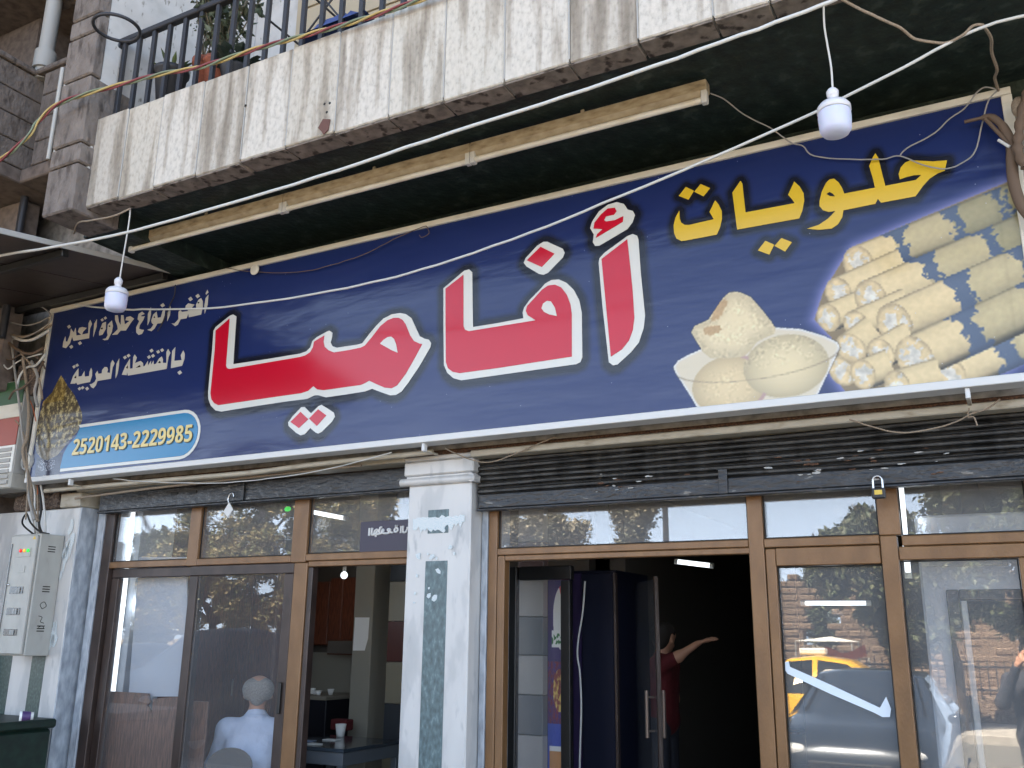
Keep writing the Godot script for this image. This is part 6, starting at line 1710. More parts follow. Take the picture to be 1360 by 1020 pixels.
# ---------- figures: tapered bones joined by a smooth minimum and meshed as surface nets ----------
# a bone is [from, to, radius at from, radius at to]
func flesh(s: SurfaceTool, bones: Array, cell: float, blend: float) -> void:
	var lo := Vector3(1e9, 1e9, 1e9)
	var hi := -lo
	for q in bones:
		var r: float = maxf(q[2], q[3])
		for k in 2:
			lo = lo.min(q[k] - Vector3.ONE * r)
			hi = hi.max(q[k] + Vector3.ONE * r)
	var pad := cell * 2.5 + blend * 0.3
	lo -= Vector3.ONE * pad
	hi += Vector3.ONE * pad
	var nx := int((hi.x - lo.x) / cell) + 2
	var ny := int((hi.y - lo.y) / cell) + 2
	var nz := int((hi.z - lo.z) / cell) + 2
	var f := PackedFloat32Array()
	f.resize(nx * ny * nz)
	f.fill(1.0)
	for q in bones:
		var a: Vector3 = q[0]
		var ba: Vector3 = q[1] - a
		var ra: float = q[2]
		var dr: float = q[3] - ra
		var reach := maxf(q[2], q[3]) + blend + cell * 2.0
		var l: Vector3 = a.min(q[1]) - Vector3.ONE * reach - lo
		var m: Vector3 = a.max(q[1]) + Vector3.ONE * reach - lo
		var ll := maxf(ba.length_squared(), 1e-9)
		for k in range(maxi(0, int(l.z / cell)), mini(nz, int(m.z / cell) + 1)):
			for j in range(maxi(0, int(l.y / cell)), mini(ny, int(m.y / cell) + 1)):
				var row := (k * ny + j) * nx
				for i in range(maxi(0, int(l.x / cell)), mini(nx, int(m.x / cell) + 1)):
					var pa := lo + Vector3(i, j, k) * cell - a
					var t := clampf(pa.dot(ba) / ll, 0.0, 1.0)
					var d := (pa - ba * t).length() - ra - dr * t
					var e := f[row + i]
					var hh := maxf(blend - absf(d - e), 0.0) / blend
					f[row + i] = minf(d, e) - hh * hh * blend * 0.25
	var index := PackedInt32Array()
	index.resize(nx * ny * nz)
	index.fill(-1)
	var verts := PackedVector3Array()
	var norms := PackedVector3Array()
	var step := [1, nx, nx * ny]
	for k in nz - 1:
		for j in ny - 1:
			for i in nx - 1:
				var o := (k * ny + j) * nx + i
				var c0 := f[o]
				var neg := 0
				var v := [c0, f[o + 1], f[o + nx], f[o + nx + 1], f[o + nx * ny], f[o + nx * ny + 1], f[o + nx * ny + nx], f[o + nx * ny + nx + 1]]
				for x in v:
					if x < 0.0:
						neg += 1
				if neg == 0 or neg == 8:
					continue
				var sum := Vector3.ZERO
				var cnt := 0
				for e in [[0, 1], [2, 3], [4, 5], [6, 7], [0, 2], [1, 3], [4, 6], [5, 7], [0, 4], [1, 5], [2, 6], [3, 7]]:
					var va: float = v[e[0]]
					var vb: float = v[e[1]]
					if (va < 0.0) != (vb < 0.0):
						var t := va / (va - vb)
						var pa := Vector3(e[0] & 1, (e[0] >> 1) & 1, e[0] >> 2)
						var pb := Vector3(e[1] & 1, (e[1] >> 1) & 1, e[1] >> 2)
						sum += pa.lerp(pb, t)
						cnt += 1
				index[o] = verts.size()
				verts.append(lo + (Vector3(i, j, k) + sum / cnt) * cell)
				norms.append(Vector3(v[1] + v[3] + v[5] + v[7] - v[0] - v[2] - v[4] - v[6], v[2] + v[3] + v[6] + v[7] - v[0] - v[1] - v[4] - v[5], v[4] + v[5] + v[6] + v[7] - v[0] - v[1] - v[2] - v[3]).normalized())
	for k in range(1, nz - 1):
		for j in range(1, ny - 1):
			for i in range(1, nx - 1):
				var o := (k * ny + j) * nx + i
				for ax in 3:
					if (f[o] < 0.0) == (f[o + step[ax]] < 0.0):
						continue
					var u: int = step[(ax + 1) % 3]
					var w: int = step[(ax + 2) % 3]
					var q := [index[o], index[o - u], index[o - u - w], index[o - w]]
					if q.min() < 0:
						continue
					for tr3 in [[0, 1, 2], [0, 2, 3]]:
						var a: int = q[tr3[0]]
						var b2: int = q[tr3[1]]
						var c: int = q[tr3[2]]
						if (verts[a] - verts[c]).cross(verts[a] - verts[b2]).dot(norms[a] + norms[b2] + norms[c]) < 0.0:
							var tmp := b2
							b2 = c
							c = tmp
						for x in [a, b2, c]:
							s.set_normal(norms[x])
							s.add_vertex(verts[x])


func fleshy(groups: Array) -> ArrayMesh:
	var s := st()
	for g in groups:
		flesh(s, g[0], g[1], g[2])
	s.index()
	return s.commit()


# five fingers on a palm: wrist, pointing direction, back of the hand, curl in radians
func hand_bones(wrist: Vector3, dir: Vector3, back: Vector3, curl: float, thumb_side: float) -> Array:
	dir = dir.normalized()
	back = (back - dir * back.dot(dir)).normalized()
	var side := dir.cross(back) * thumb_side
	var bones := []
	for k in 4:
		var off: float = [0.031, 0.011, -0.010, -0.030][k]
		var root := wrist + dir * 0.088 + side * off
		bones.append([wrist + dir * 0.012 + side * off * 0.55, root, 0.013, 0.0105])
		var p := root
		var ln: float = [0.040, 0.045, 0.042, 0.033][k]
		var ang := 0.0
		for j in 3:
			ang += curl * [0.5, 0.8, 0.6][j]
			var d := dir * cos(ang) - back * sin(ang) + side * off * 1.2
			var q: Vector3 = p + d.normalized() * ln * [1.0, 0.65, 0.5][j]
			bones.append([p, q, 0.0094 - 0.001 * j, 0.0086 - 0.001 * j])
			p = q
	var t0 := wrist + dir * 0.02 + side * 0.022
	var t1 := t0 + (dir * 0.6 + side * 0.75 - back * 0.25).normalized() * 0.042
	var t2 := t1 + (dir * 0.9 + side * 0.25 - back * 0.2 * (1.0 + curl)).normalized() * 0.032
	var t3 := t2 + (dir * 0.9 - back * 0.2 * (1.0 + curl)).normalized() * 0.025
	bones.append([t0, t1, 0.014, 0.0115])
	bones.append([t1, t2, 0.0105, 0.0095])
	bones.append([t2, t3, 0.0095, 0.008])
	return bones


# j holds the joints; hands holds [direction, back, curl] for left (0) and right (1)
func person(called: String, label: String, j: Dictionary, look: Dictionary) -> Node3D:
	var o := thing(called, label, "person")
	var face: Vector3 = (j.face as Vector3).normalized()
	var right := face.cross(Vector3.UP).normalized()
	var up := right.cross(face)
	var hd: Vector3 = j.head
	var head := [[hd + up * 0.03 - face * 0.015, hd + up * 0.03 + face * 0.02, 0.092, 0.088], [hd + up * 0.02, hd - up * 0.055 + face * 0.045, 0.08, 0.05], [hd - up * 0.07 + face * 0.055, hd - up * 0.085 + face * 0.065, 0.035, 0.026],
		[hd + face * 0.095 + up * 0.01, hd + face * 0.118 - up * 0.022, 0.011, 0.016], [hd + face * 0.1 - up * 0.055 - right * 0.018, hd + face * 0.1 - up * 0.055 + right * 0.018, 0.011, 0.011], [hd + face * 0.085 + up * 0.03 - right * 0.04, hd + face * 0.085 + up * 0.03 + right * 0.04, 0.014, 0.014]]
	for sd in [-1.0, 1.0]:
		head.append([hd + right * 0.085 * sd + up * 0.018 - face * 0.01, hd + right * 0.092 * sd - up * 0.025, 0.017, 0.011])
	var neck := [[j.neck, hd - up * 0.05, 0.058, 0.052]]
	var torso := [[j.neck, j.chest, 0.06, 0.115], [j.sh0, j.sh1, 0.062, 0.062], [j.chest + (j.sh0 - j.chest) * 0.45, j.waist + (j.sh0 - j.sh1).normalized() * 0.07, 0.105, 0.095], [j.chest + (j.sh1 - j.chest) * 0.45, j.waist - (j.sh0 - j.sh1).normalized() * 0.07, 0.105, 0.095], [j.chest, j.pelvis, 0.115, 0.12], [j.hip0, j.hip1, 0.095, 0.095]]
	var limbs := []
	var sleeves := []
	var legs := []
	var hands := []
	for k in 2:
		var e: String = str(k)
		limbs.append_array([[j["sh" + e], j["el" + e], 0.052, 0.040], [j["el" + e], j["wr" + e], 0.041, 0.027]])
		var end: Vector3 = (j["sh" + e] as Vector3).lerp(j["el" + e], 0.75) if look.get("short", false) else j["el" + e]
		sleeves.append([j["sh" + e], end, 0.068, 0.058])
		if not look.get("short", false):
			sleeves.append([j["el" + e], (j["el" + e] as Vector3).lerp(j["wr" + e], 0.92), 0.055, 0.040])
		legs.append_array([[j["hip" + e], j["kn" + e], 0.085, 0.056], [j["kn" + e], j["an" + e], 0.055, 0.038], [j["an" + e] - Vector3(0, 0.03, 0), j["an" + e] - Vector3(0, 0.045, 0) + (j.toe as Vector3) * 0.17, 0.038, 0.03]])
		var hn: Array = j["hand" + e]
		hands.append([[[j["wr" + e], j["wr" + e] + (hn[0] as Vector3).normalized() * 0.02, 0.026, 0.022]] + hand_bones(j["wr" + e], hn[0], hn[1], hn[2], 1.0 if k == 0 else -1.0), 0.0045, 0.012])
	part(o, "body", fleshy([[neck + torso + limbs + legs, 0.016, 0.05], [neck + head, 0.007, 0.03]] + hands), M[look.skin])
	var shirt := []
	for q in torso:
		shirt.append([q[0], q[1], q[2] + 0.012, q[3] + 0.014])
	shirt[0] = [j.neck - up * 0.01, j.chest, 0.062, 0.125]
	part(o, "shirt", fleshy([[shirt + sleeves + [[j.neck - up * 0.01, j.neck + up * 0.02, 0.066, 0.064]], 0.014, 0.05]]), M[look.shirt])
	var collar := []
	for k in 13:
		var a := TAU * k / 12.0
		collar.append(j.neck + up * 0.012 + (right * cos(a) + face * sin(a)) * 0.071)
	part(o, "collar", done(tube(st(), collar, 0.014, 8, false)), M[look.shirt])
	var tr2 := [[j.hip0, j.hip1, 0.108, 0.108], [j.pelvis, j.pelvis + Vector3(0, 0.06, 0), 0.118, 0.112]]
	for k in 2:
		var e: String = str(k)
		tr2.append_array([[j["hip" + e], j["kn" + e], 0.098, 0.07], [j["kn" + e], (j["kn" + e] as Vector3).lerp(j["an" + e], 0.94), 0.069, 0.056]])
	part(o, "trousers", fleshy([[tr2, 0.017, 0.04]]), M.trousers)
	var hair := [[hd + up * 0.04 - face * 0.03, hd + up * 0.05 + face * 0.01, 0.1, 0.094], [hd - up * 0.03 - face * 0.055, hd + up * 0.02 - face * 0.04, 0.06, 0.08]]
	if look.get("bald", false):
		hair = [[hd + up * 0.028 - face * 0.035 - right * 0.034, hd + up * 0.028 - face * 0.035 + right * 0.034, 0.077, 0.077], [hd - up * 0.045 - face * 0.05, hd - face * 0.05, 0.045, 0.06], [hd + right * 0.07 + up * 0.01, hd + right * 0.07 - up * 0.02 - face * 0.02, 0.03, 0.02], [hd - right * 0.07 + up * 0.01, hd - right * 0.07 - up * 0.02 - face * 0.02, 0.03, 0.02]]
	part(o, "hair", fleshy([[hair, 0.008, 0.03]]), M[look.hair])
	for sd in [-1.0, 1.0]:
		part(o, "eye", done(ball(st(), hd + face * 0.093 + up * 0.008 + right * 0.031 * sd, Vector3(0.011, 0.009, 0.011), 6, 10)), M.eye)
	var shoes := []
	for k in 2:
		var e: String = str(k)
		part(o, "shoe", fleshy([[[[j["an" + e] - Vector3(0, 0.04, 0) - (j.toe as Vector3) * 0.03, j["an" + e] - Vector3(0, 0.045, 0) + (j.toe as Vector3) * 0.19, 0.047, 0.04]], 0.012, 0.02]]), M.shoe)
	return o


func build_people() -> void:
	# seated man seen from behind
	var hd := Vector3(-4.9398, 1.1679, -0.7200)
	var f := Vector3(-0.62, 0.0, -0.78)
	var rt := f.cross(Vector3.UP)
	var nk := hd - Vector3(0, 0.165, 0) - f * 0.035
	var pel := Vector3(nk.x, 0.54, nk.z) - f * 0.10
	var j := {"head": hd, "face": Vector3(-0.62, -0.12, -0.75), "neck": nk, "chest": nk - Vector3(0, 0.17, 0) - f * 0.02, "waist": pel + Vector3(0, 0.2, 0) - f * 0.03, "pelvis": pel, "toe": f,
		"sh0": nk - Vector3(0, 0.075, 0) - rt * 0.19, "sh1": nk - Vector3(0, 0.075, 0) + rt * 0.19, "hip0": pel - rt * 0.09, "hip1": pel + rt * 0.09}
	for k in 2:
		var sg := -1.0 if k == 0 else 1.0
		j["el%d" % k] = j["sh%d" % k] - Vector3(0, 0.27, 0) + rt * 0.09 * sg + f * 0.06
		j["wr%d" % k] = j["el%d" % k] + f * 0.22 - rt * 0.06 * sg + Vector3(0, 0.01, 0)
		j["hand%d" % k] = [f - rt * 0.3 * sg, Vector3.UP, 0.5]
		j["kn%d" % k] = j["hip%d" % k] + f * 0.43 + rt * 0.03 * sg - Vector3(0, 0.03, 0)
		j["an%d" % k] = Vector3(j["kn%d" % k].x, 0.09, j["kn%d" % k].z) - f * 0.05
	person("seated_person", "grey haired person in a light blue shirt sitting with his back to the window", j, {"skin": "skin", "shirt": "shirt_blue", "hair": "hair_grey", "bald": true})
	# chair behind him
	var c := thing("chair", "brown chair with a rounded back behind the person in the blue shirt", "chair", Vector3(pel.x, 0.0, pel.z))
	var cb := Basis(Vector3.UP, atan2(-f.x, -f.z))
	part(c, "seat", done(box(st(), Vector3(-0.21, 0.40, -0.24), Vector3(0.21, 0.44, 0.2), 0.012, Transform3D(cb, Vector3.ZERO))), M.chair_back)
	var outline := PackedVector2Array()
	for i in 17:
		var a := PI * i / 16.0
		outline.append(Vector2(0.15 * cos(a), 0.73 + 0.12 * sin(a)))
	outline.append(Vector2(-0.13, 0.5))
	outline.append(Vector2(0.13, 0.5))
	part(c, "backrest", done(plate(st(), outline, 0.035, Transform3D(cb * Basis(Vector3.RIGHT, -0.12), cb * Vector3(-0.12, 0.0, 0.33)))), M.chair_back)
	for e in [[-0.18, -0.2], [0.18, -0.2], [-0.18, 0.18], [0.18, 0.18]]:
		part(c, "leg", done(tube(st(), [cb * Vector3(e[0], 0.0, e[1]), cb * Vector3(e[0] * 0.92, 0.40, e[1] * 0.92)], 0.016, 8)), M.rail_iron)
	for x in [-0.15, 0.15]:
		part(c, "post", done(tube(st(), [cb * Vector3(x - 0.02, 0.40, 0.18), cb * Vector3(x - 0.1, 0.56, 0.27)], 0.014, 8)), M.rail_iron)
	# person in a dark red shirt who reaches out, in the dark doorway
	var zb := -3.3
	var hand := Vector3(-2.4747, 1.5426, -3.3000)
	var sh := Vector3(-2.7605, 1.3586, -3.3000)
	var base := Vector3(sh.x - 0.08, 0.0, zb - 0.12)
	var g := Vector3(1, 0, 0.1).normalized()
	var r2 := g.cross(Vector3.UP)
	var nk2 := Vector3(base.x, sh.y + 0.05, base.z)
	var j2 := {"head": nk2 + Vector3(0.03, 0.17, 0), "face": Vector3(0.35, 0.0, -0.95), "neck": nk2, "chest": nk2 - Vector3(0, 0.18, 0), "waist": nk2 - Vector3(0, 0.42, 0), "pelvis": Vector3(base.x, nk2.y - 0.5, base.z), "toe": g,
		"sh0": nk2 - Vector3(0, 0.06, 0) - r2 * 0.19, "sh1": Vector3(base.x + 0.03, sh.y, base.z + 0.19), "hip0": Vector3(base.x, nk2.y - 0.51, base.z) - r2 * 0.09, "hip1": Vector3(base.x, nk2.y - 0.51, base.z) + r2 * 0.09}
	j2["el1"] = (j2.sh1 as Vector3).lerp(hand, 0.52) - Vector3(0, 0.02, 0)
	j2["wr1"] = hand
	j2["hand1"] = [Vector3(0.85, 0.35, 0.0), Vector3(-0.3, 0.9, 0.2), 0.35]
	j2["el0"] = j2.sh0 - Vector3(0, 0.28, 0) - r2 * 0.05
	j2["wr0"] = j2.el0 + Vector3(-0.08, -0.23, 0)
	j2["hand0"] = [Vector3(0.3, -0.95, 0), -r2, 0.4]
	for k in 2:
		j2["kn%d" % k] = (j2["hip%d" % k] as Vector3) + Vector3(0.02, 0.09 + (0.40 - (nk2.y - 0.51)) * 0.5 - 0.25, 0)
		j2["an%d" % k] = Vector3((j2["kn%d" % k] as Vector3).x - 0.02, 0.09, (j2["kn%d" % k] as Vector3).z)
	person("standing_person", "person in a dark red shirt reaching out with one arm in the dark doorway", j2, {"skin": "skin", "shirt": "shirt_red", "hair": "hair_dark", "short": true})
	# whoever takes the picture: mirrored in the rightmost panes
	var at := Vector3(0.0, 0.0, 5.02)
	var n3 := Vector3(0.0, 1.44, 5.02)
	var j3 := {"head": n3 + Vector3(0, 0.165, -0.03), "face": Vector3(-0.1, -0.05, -1), "neck": n3, "chest": n3 - Vector3(0, 0.18, 0), "waist": n3 - Vector3(0, 0.42, 0), "pelvis": Vector3(0, 0.92, 5.02), "toe": Vector3(0, 0, -1),
		"sh0": n3 + Vector3(-0.19, -0.06, 0), "sh1": n3 + Vector3(0.19, -0.06, 0), "hip0": Vector3(-0.09, 0.91, 5.02), "hip1": Vector3(0.09, 0.91, 5.02), "el0": Vector3(-0.27, 1.2, 4.86), "el1": Vector3(0.27, 1.2, 4.86), "wr0": Vector3(-0.12, 1.52, 4.74), "wr1": Vector3(0.12, 1.52, 4.74),
		"hand0": [Vector3(0.5, 0.75, -0.5), Vector3(-0.8, 0.2, -0.6), 0.9], "hand1": [Vector3(-0.5, 0.75, -0.5), Vector3(0.8, 0.2, -0.6), 0.9]}
	for k in 2:
		j3["kn%d" % k] = (j3["hip%d" % k] as Vector3) + Vector3(0, -0.43, -0.01)
		j3["an%d" % k] = (j3["hip%d" % k] as Vector3) * Vector3(1, 0, 1) + Vector3(0, -0.02, 0)
	for k in 2:
		j3["an%d" % k] = (j3["an%d" % k] as Vector3) + Vector3(0, 0.11 - 0.15 * 0.0, 0)
	for key in j3:
		if j3[key] is Vector3 and key not in ["face", "toe"]:
			j3[key] = (j3[key] as Vector3) + Vector3(0, -0.0, 0)
	var ph := person("photographer", "person in dark clothes holding up a phone, mirrored in the right panes", j3, {"skin": "skin", "shirt": "shirt_dark", "hair": "hair_dark"})
	ph.position = Vector3(0.0, -0.138, 0.0)
	var phone := thing("phone", "black phone held up by the person in dark clothes", "phone", Vector3(0.0, 1.6, 4.64))
	part(phone, "body", b(-0.079, 0.079, -0.037, 0.037, -0.004, 0.004, 0.003), M.lock_black)
	part(phone, "display", b(-0.074, 0.074, -0.034, 0.034, 0.0041, 0.0048, 0.0), M.meter_window)


# ---------- the street side that the panes mirror ----------
func car(called: String, label: String, at: Vector3, yaw: float, paint: String, length: float, width: float, height: float) -> Node3D:
	var o := thing(called, label, "car", at)
	o.rotation.y = yaw
	var sl := length / 4.3
	var sw := width / 1.7
	var sh := height / 1.45
	# x along the car, then half widths and heights at the sill, the waist line and the roof
	var raw := [[-2.15, 0.42, 0.70, 0.74, 0.72, 0.80, 0.60], [-2.05, 0.26, 0.80, 0.84, 0.80, 0.92, 0.68], [-1.75, 0.22, 0.83, 0.90, 0.83, 0.98, 0.70], [-1.40, 0.2, 0.84, 0.93, 0.83, 1.02, 0.70], [-0.70, 0.2, 0.85, 0.94, 0.84, 1.39, 0.56], [-0.15, 0.2, 0.85, 0.93, 0.84, 1.45, 0.585],
		[0.35, 0.2, 0.85, 0.92, 0.84, 1.41, 0.575], [1.05, 0.2, 0.85, 0.90, 0.83, 0.97, 0.72], [1.6, 0.2, 0.84, 0.84, 0.81, 0.89, 0.66], [2.0, 0.24, 0.80, 0.72, 0.77, 0.78, 0.62], [2.15, 0.36, 0.72, 0.58, 0.70, 0.64, 0.56]]
	var ring := func(q: Array) -> Array:
		var x: float = q[0] * sl
		return [Vector3(x, q[1] * sh, -q[2] * sw), Vector3(x, (q[1] * 0.45 + q[3] * 0.55) * sh, -(q[2] + 0.025) * sw), Vector3(x, q[3] * sh, -q[4] * sw), Vector3(x, q[5] * sh, -q[6] * sw), Vector3(x, (q[5] + 0.035) * sh, -q[6] * 0.45 * sw), Vector3(x, (q[5] + 0.035) * sh, q[6] * 0.45 * sw), Vector3(x, q[5] * sh, q[6] * sw), Vector3(x, q[3] * sh, q[4] * sw), Vector3(x, (q[1] * 0.45 + q[3] * 0.55) * sh, (q[2] + 0.025) * sw), Vector3(x, q[1] * sh, q[2] * sw)]
	var hull := st()
	hull.set_smooth_group(1)
	for i in raw.size() - 1:
		var a: Array = ring.call(raw[i])
		var c: Array = ring.call(raw[i + 1])
		for k in 9:
			var m: Vector3 = (a[k] + a[k + 1] + c[k] + c[k + 1]) * 0.25
			quad(hull, a[k], a[k + 1], c[k + 1], c[k], m - Vector3(m.x * 0.8, 0.55 * sh, 0))
		quad(hull, a[9], a[0], c[0], c[9], Vector3.DOWN)
	for e in [[raw[0], -1.0], [raw[10], 1.0]]:
		var a: Array = ring.call(e[0])
		for k in range(1, 9):
			tri(hull, a[0], a[k], a[k + 1], Vector3(e[1], 0, 0))
	part(o, "body", done(hull), M[paint])
	var glaze := func(nm: String, p: Array, n: Vector3) -> void:
		var mid := Vector3.ZERO
		for v in p:
			mid += v / p.size()
		var g := []
		for v in p:
			g.append(mid + (v - mid) * 0.9 + n.normalized() * 0.008)
		var s := st()
		s.set_smooth_group(-1)
		for k in range(1, g.size() - 1):
			tri(s, g[0], g[k], g[k + 1], n)
		part(o, nm, done(s), M.car_glass)
	var R := []
	for q in raw:
		R.append(ring.call(q))
	glaze.call("windscreen", [R[6][3], R[6][6], R[7][6], R[7][3]], Vector3(0.6, 0.8, 0))
	glaze.call("rear_window", [R[3][3], R[3][6], R[4][6], R[4][3]], Vector3(-0.6, 0.8, 0))
	for sd in [[2, 3, -1.0], [7, 6, 1.0]]:
		var n := Vector3(0, 0.35, sd[2])
		glaze.call("side_window", [R[3][sd[0]], R[4][sd[1]], R[5][sd[1]], R[5][sd[0]]], n)
		glaze.call("side_window", [R[5][sd[0]], R[5][sd[1]], R[6][sd[1]], R[7][sd[0]]], n)
		part(o, "mirror", done(ball(st(), Vector3(0.95 * sl, 0.98 * sh, 0.93 * sw * sd[2]), Vector3(0.06, 0.06, 0.1), 6, 10)), M[paint])
		part(o, "headlight", done(ball(st(), Vector3(2.06 * sl, 0.66 * sh, 0.56 * sw * sd[2]), Vector3(0.1, 0.07, 0.16), 6, 10)), M.car_lamp)
		part(o, "tail_light", done(ball(st(), Vector3(-2.09 * sl, 0.76 * sh, 0.58 * sw * sd[2]), Vector3(0.06, 0.09, 0.14), 6, 10)), M.car_red_lamp)
		for x in [-1.3, 1.32]:
			var wb := Basis(Vector3.RIGHT, PI / 2)
			var w := part(o, "wheel", done(lathe(st(), Vector3(x * sl, 0.31, 0.74 * sw * sd[2]), [Vector2(0.19, -0.1), Vector2(0.29, -0.1), Vector2(0.31, -0.06), Vector2(0.31, 0.06), Vector2(0.29, 0.1), Vector2(0.19, 0.1)], 22, wb)), M.tyre)
			part(w, "rim", done(lathe(st(), Vector3(x * sl, 0.31, 0.74 * sw * sd[2]), [Vector2(0.0, -0.075), Vector2(0.19, -0.095), Vector2(0.19, 0.095), Vector2(0.0, 0.075)], 16, wb)), M.rim)
	part(o, "bumper", b(2.06 * sl, 2.17 * sl, 0.3, 0.46 * sh, -0.72 * sw, 0.72 * sw, 0.03), M[paint])
	part(o, "number_plate", b(2.172 * sl, 2.18 * sl, 0.36, 0.47, -0.24, 0.24, 0.002), M.paper)
	part(o, "grille", b(2.14 * sl, 2.176 * sl, 0.49 * sh, 0.57 * sh, -0.4, 0.4, 0.01), M.gasket)
	return o


func tree(called: String, label: String, at: Vector3, trunk_h: float, clumps: Array, leaves: int, leaf: float, tones: Array, droop: float, sd: int) -> void:
	var o := thing(called, label, "tree", at, "trees across the street")
	var g := RandomNumberGenerator.new()
	g.seed = sd
	var fork := Vector3(g.randfn(0, 0.15), trunk_h, g.randfn(0, 0.15))
	part(o, "trunk", done(tube(st(), smooth_path([Vector3.ZERO, fork * 0.5 + Vector3(0.08, 0, 0), fork], 4), [0.2, 0.18, 0.17, 0.16, 0.155, 0.15, 0.145, 0.14, 0.13], 9)), M.bark)
	var mm := MultiMesh.new()
	mm.transform_format = MultiMesh.TRANSFORM_3D
	mm.use_colors = true
	mm.mesh = leaf_spray()
	mm.instance_count = leaves
	var centres := []
	for q in clumps:
		part(o, "limb", done(tube(st(), smooth_path([fork, fork.lerp(q[0], 0.5) + Vector3(0, 0.2, 0), q[0]], 3), [0.1, 0.09, 0.08, 0.07, 0.055, 0.045, 0.03], 6)), M.bark)
		for k in 9:
			var d := Vector3(g.randfn(0, 1), g.randfn(0, 1), g.randfn(0, 1)).normalized() * pow(g.randf(), 0.4)
			centres.append([q[0] + d * q[1], (q[1] as Vector3) * g.randf_range(0.22, 0.42)])
	for i in leaves:
		var q: Array = centres[g.randi() % centres.size()]
		var d := Vector3(g.randfn(0, 1), g.randfn(0, 1), g.randfn(0, 1)).normalized() * pow(g.randf(), 0.45)
		var p: Vector3 = q[0] + d * (q[1] as Vector3)
		var bs := Basis.from_euler(Vector3(g.randf_range(-0.9, 0.9) + droop, g.randf() * TAU, g.randf_range(-0.8, 0.8))).scaled(Vector3.ONE * leaf * g.randf_range(0.6, 1.3))
		mm.set_instance_transform(i, Transform3D(bs, p))
		var c: Color = tones[g.randi() % tones.size()]
		mm.set_instance_color(i, c * g.randf_range(0.7, 1.3))
	var mi := MultiMeshInstance3D.new()
	mi.name = "crown"
	mi.multimesh = mm
	mi.material_override = M.leaf
	mi.set_meta("kind", "stuff")
	o.add_child(mi, true)


var _spray: ArrayMesh


# a spray of seven leaves
func leaf_spray() -> ArrayMesh:
	if _spray == null:
		var g := RandomNumberGenerator.new()
		g.seed = 12
		var s := st()
		s.set_smooth_group(-1)
		for i in 7:
			var bs := Basis.from_euler(Vector3(g.randf_range(-0.8, 0.8), g.randf() * TAU, g.randf_range(-0.8, 0.8))).scaled(Vector3.ONE * g.randf_range(0.4, 0.6))
			var o := Vector3(g.randfn(0, 0.3), g.randfn(0, 0.25), g.randfn(0, 0.3))
			for e in [Vector3(-0.34, 0.1, 0.5), Vector3(0.34, 0.1, 0.5)]:
				tri(s, o, o + bs * e, o + bs * Vector3(0, 0, 1.15), bs.y)
		_spray = done(s)
	return _spray


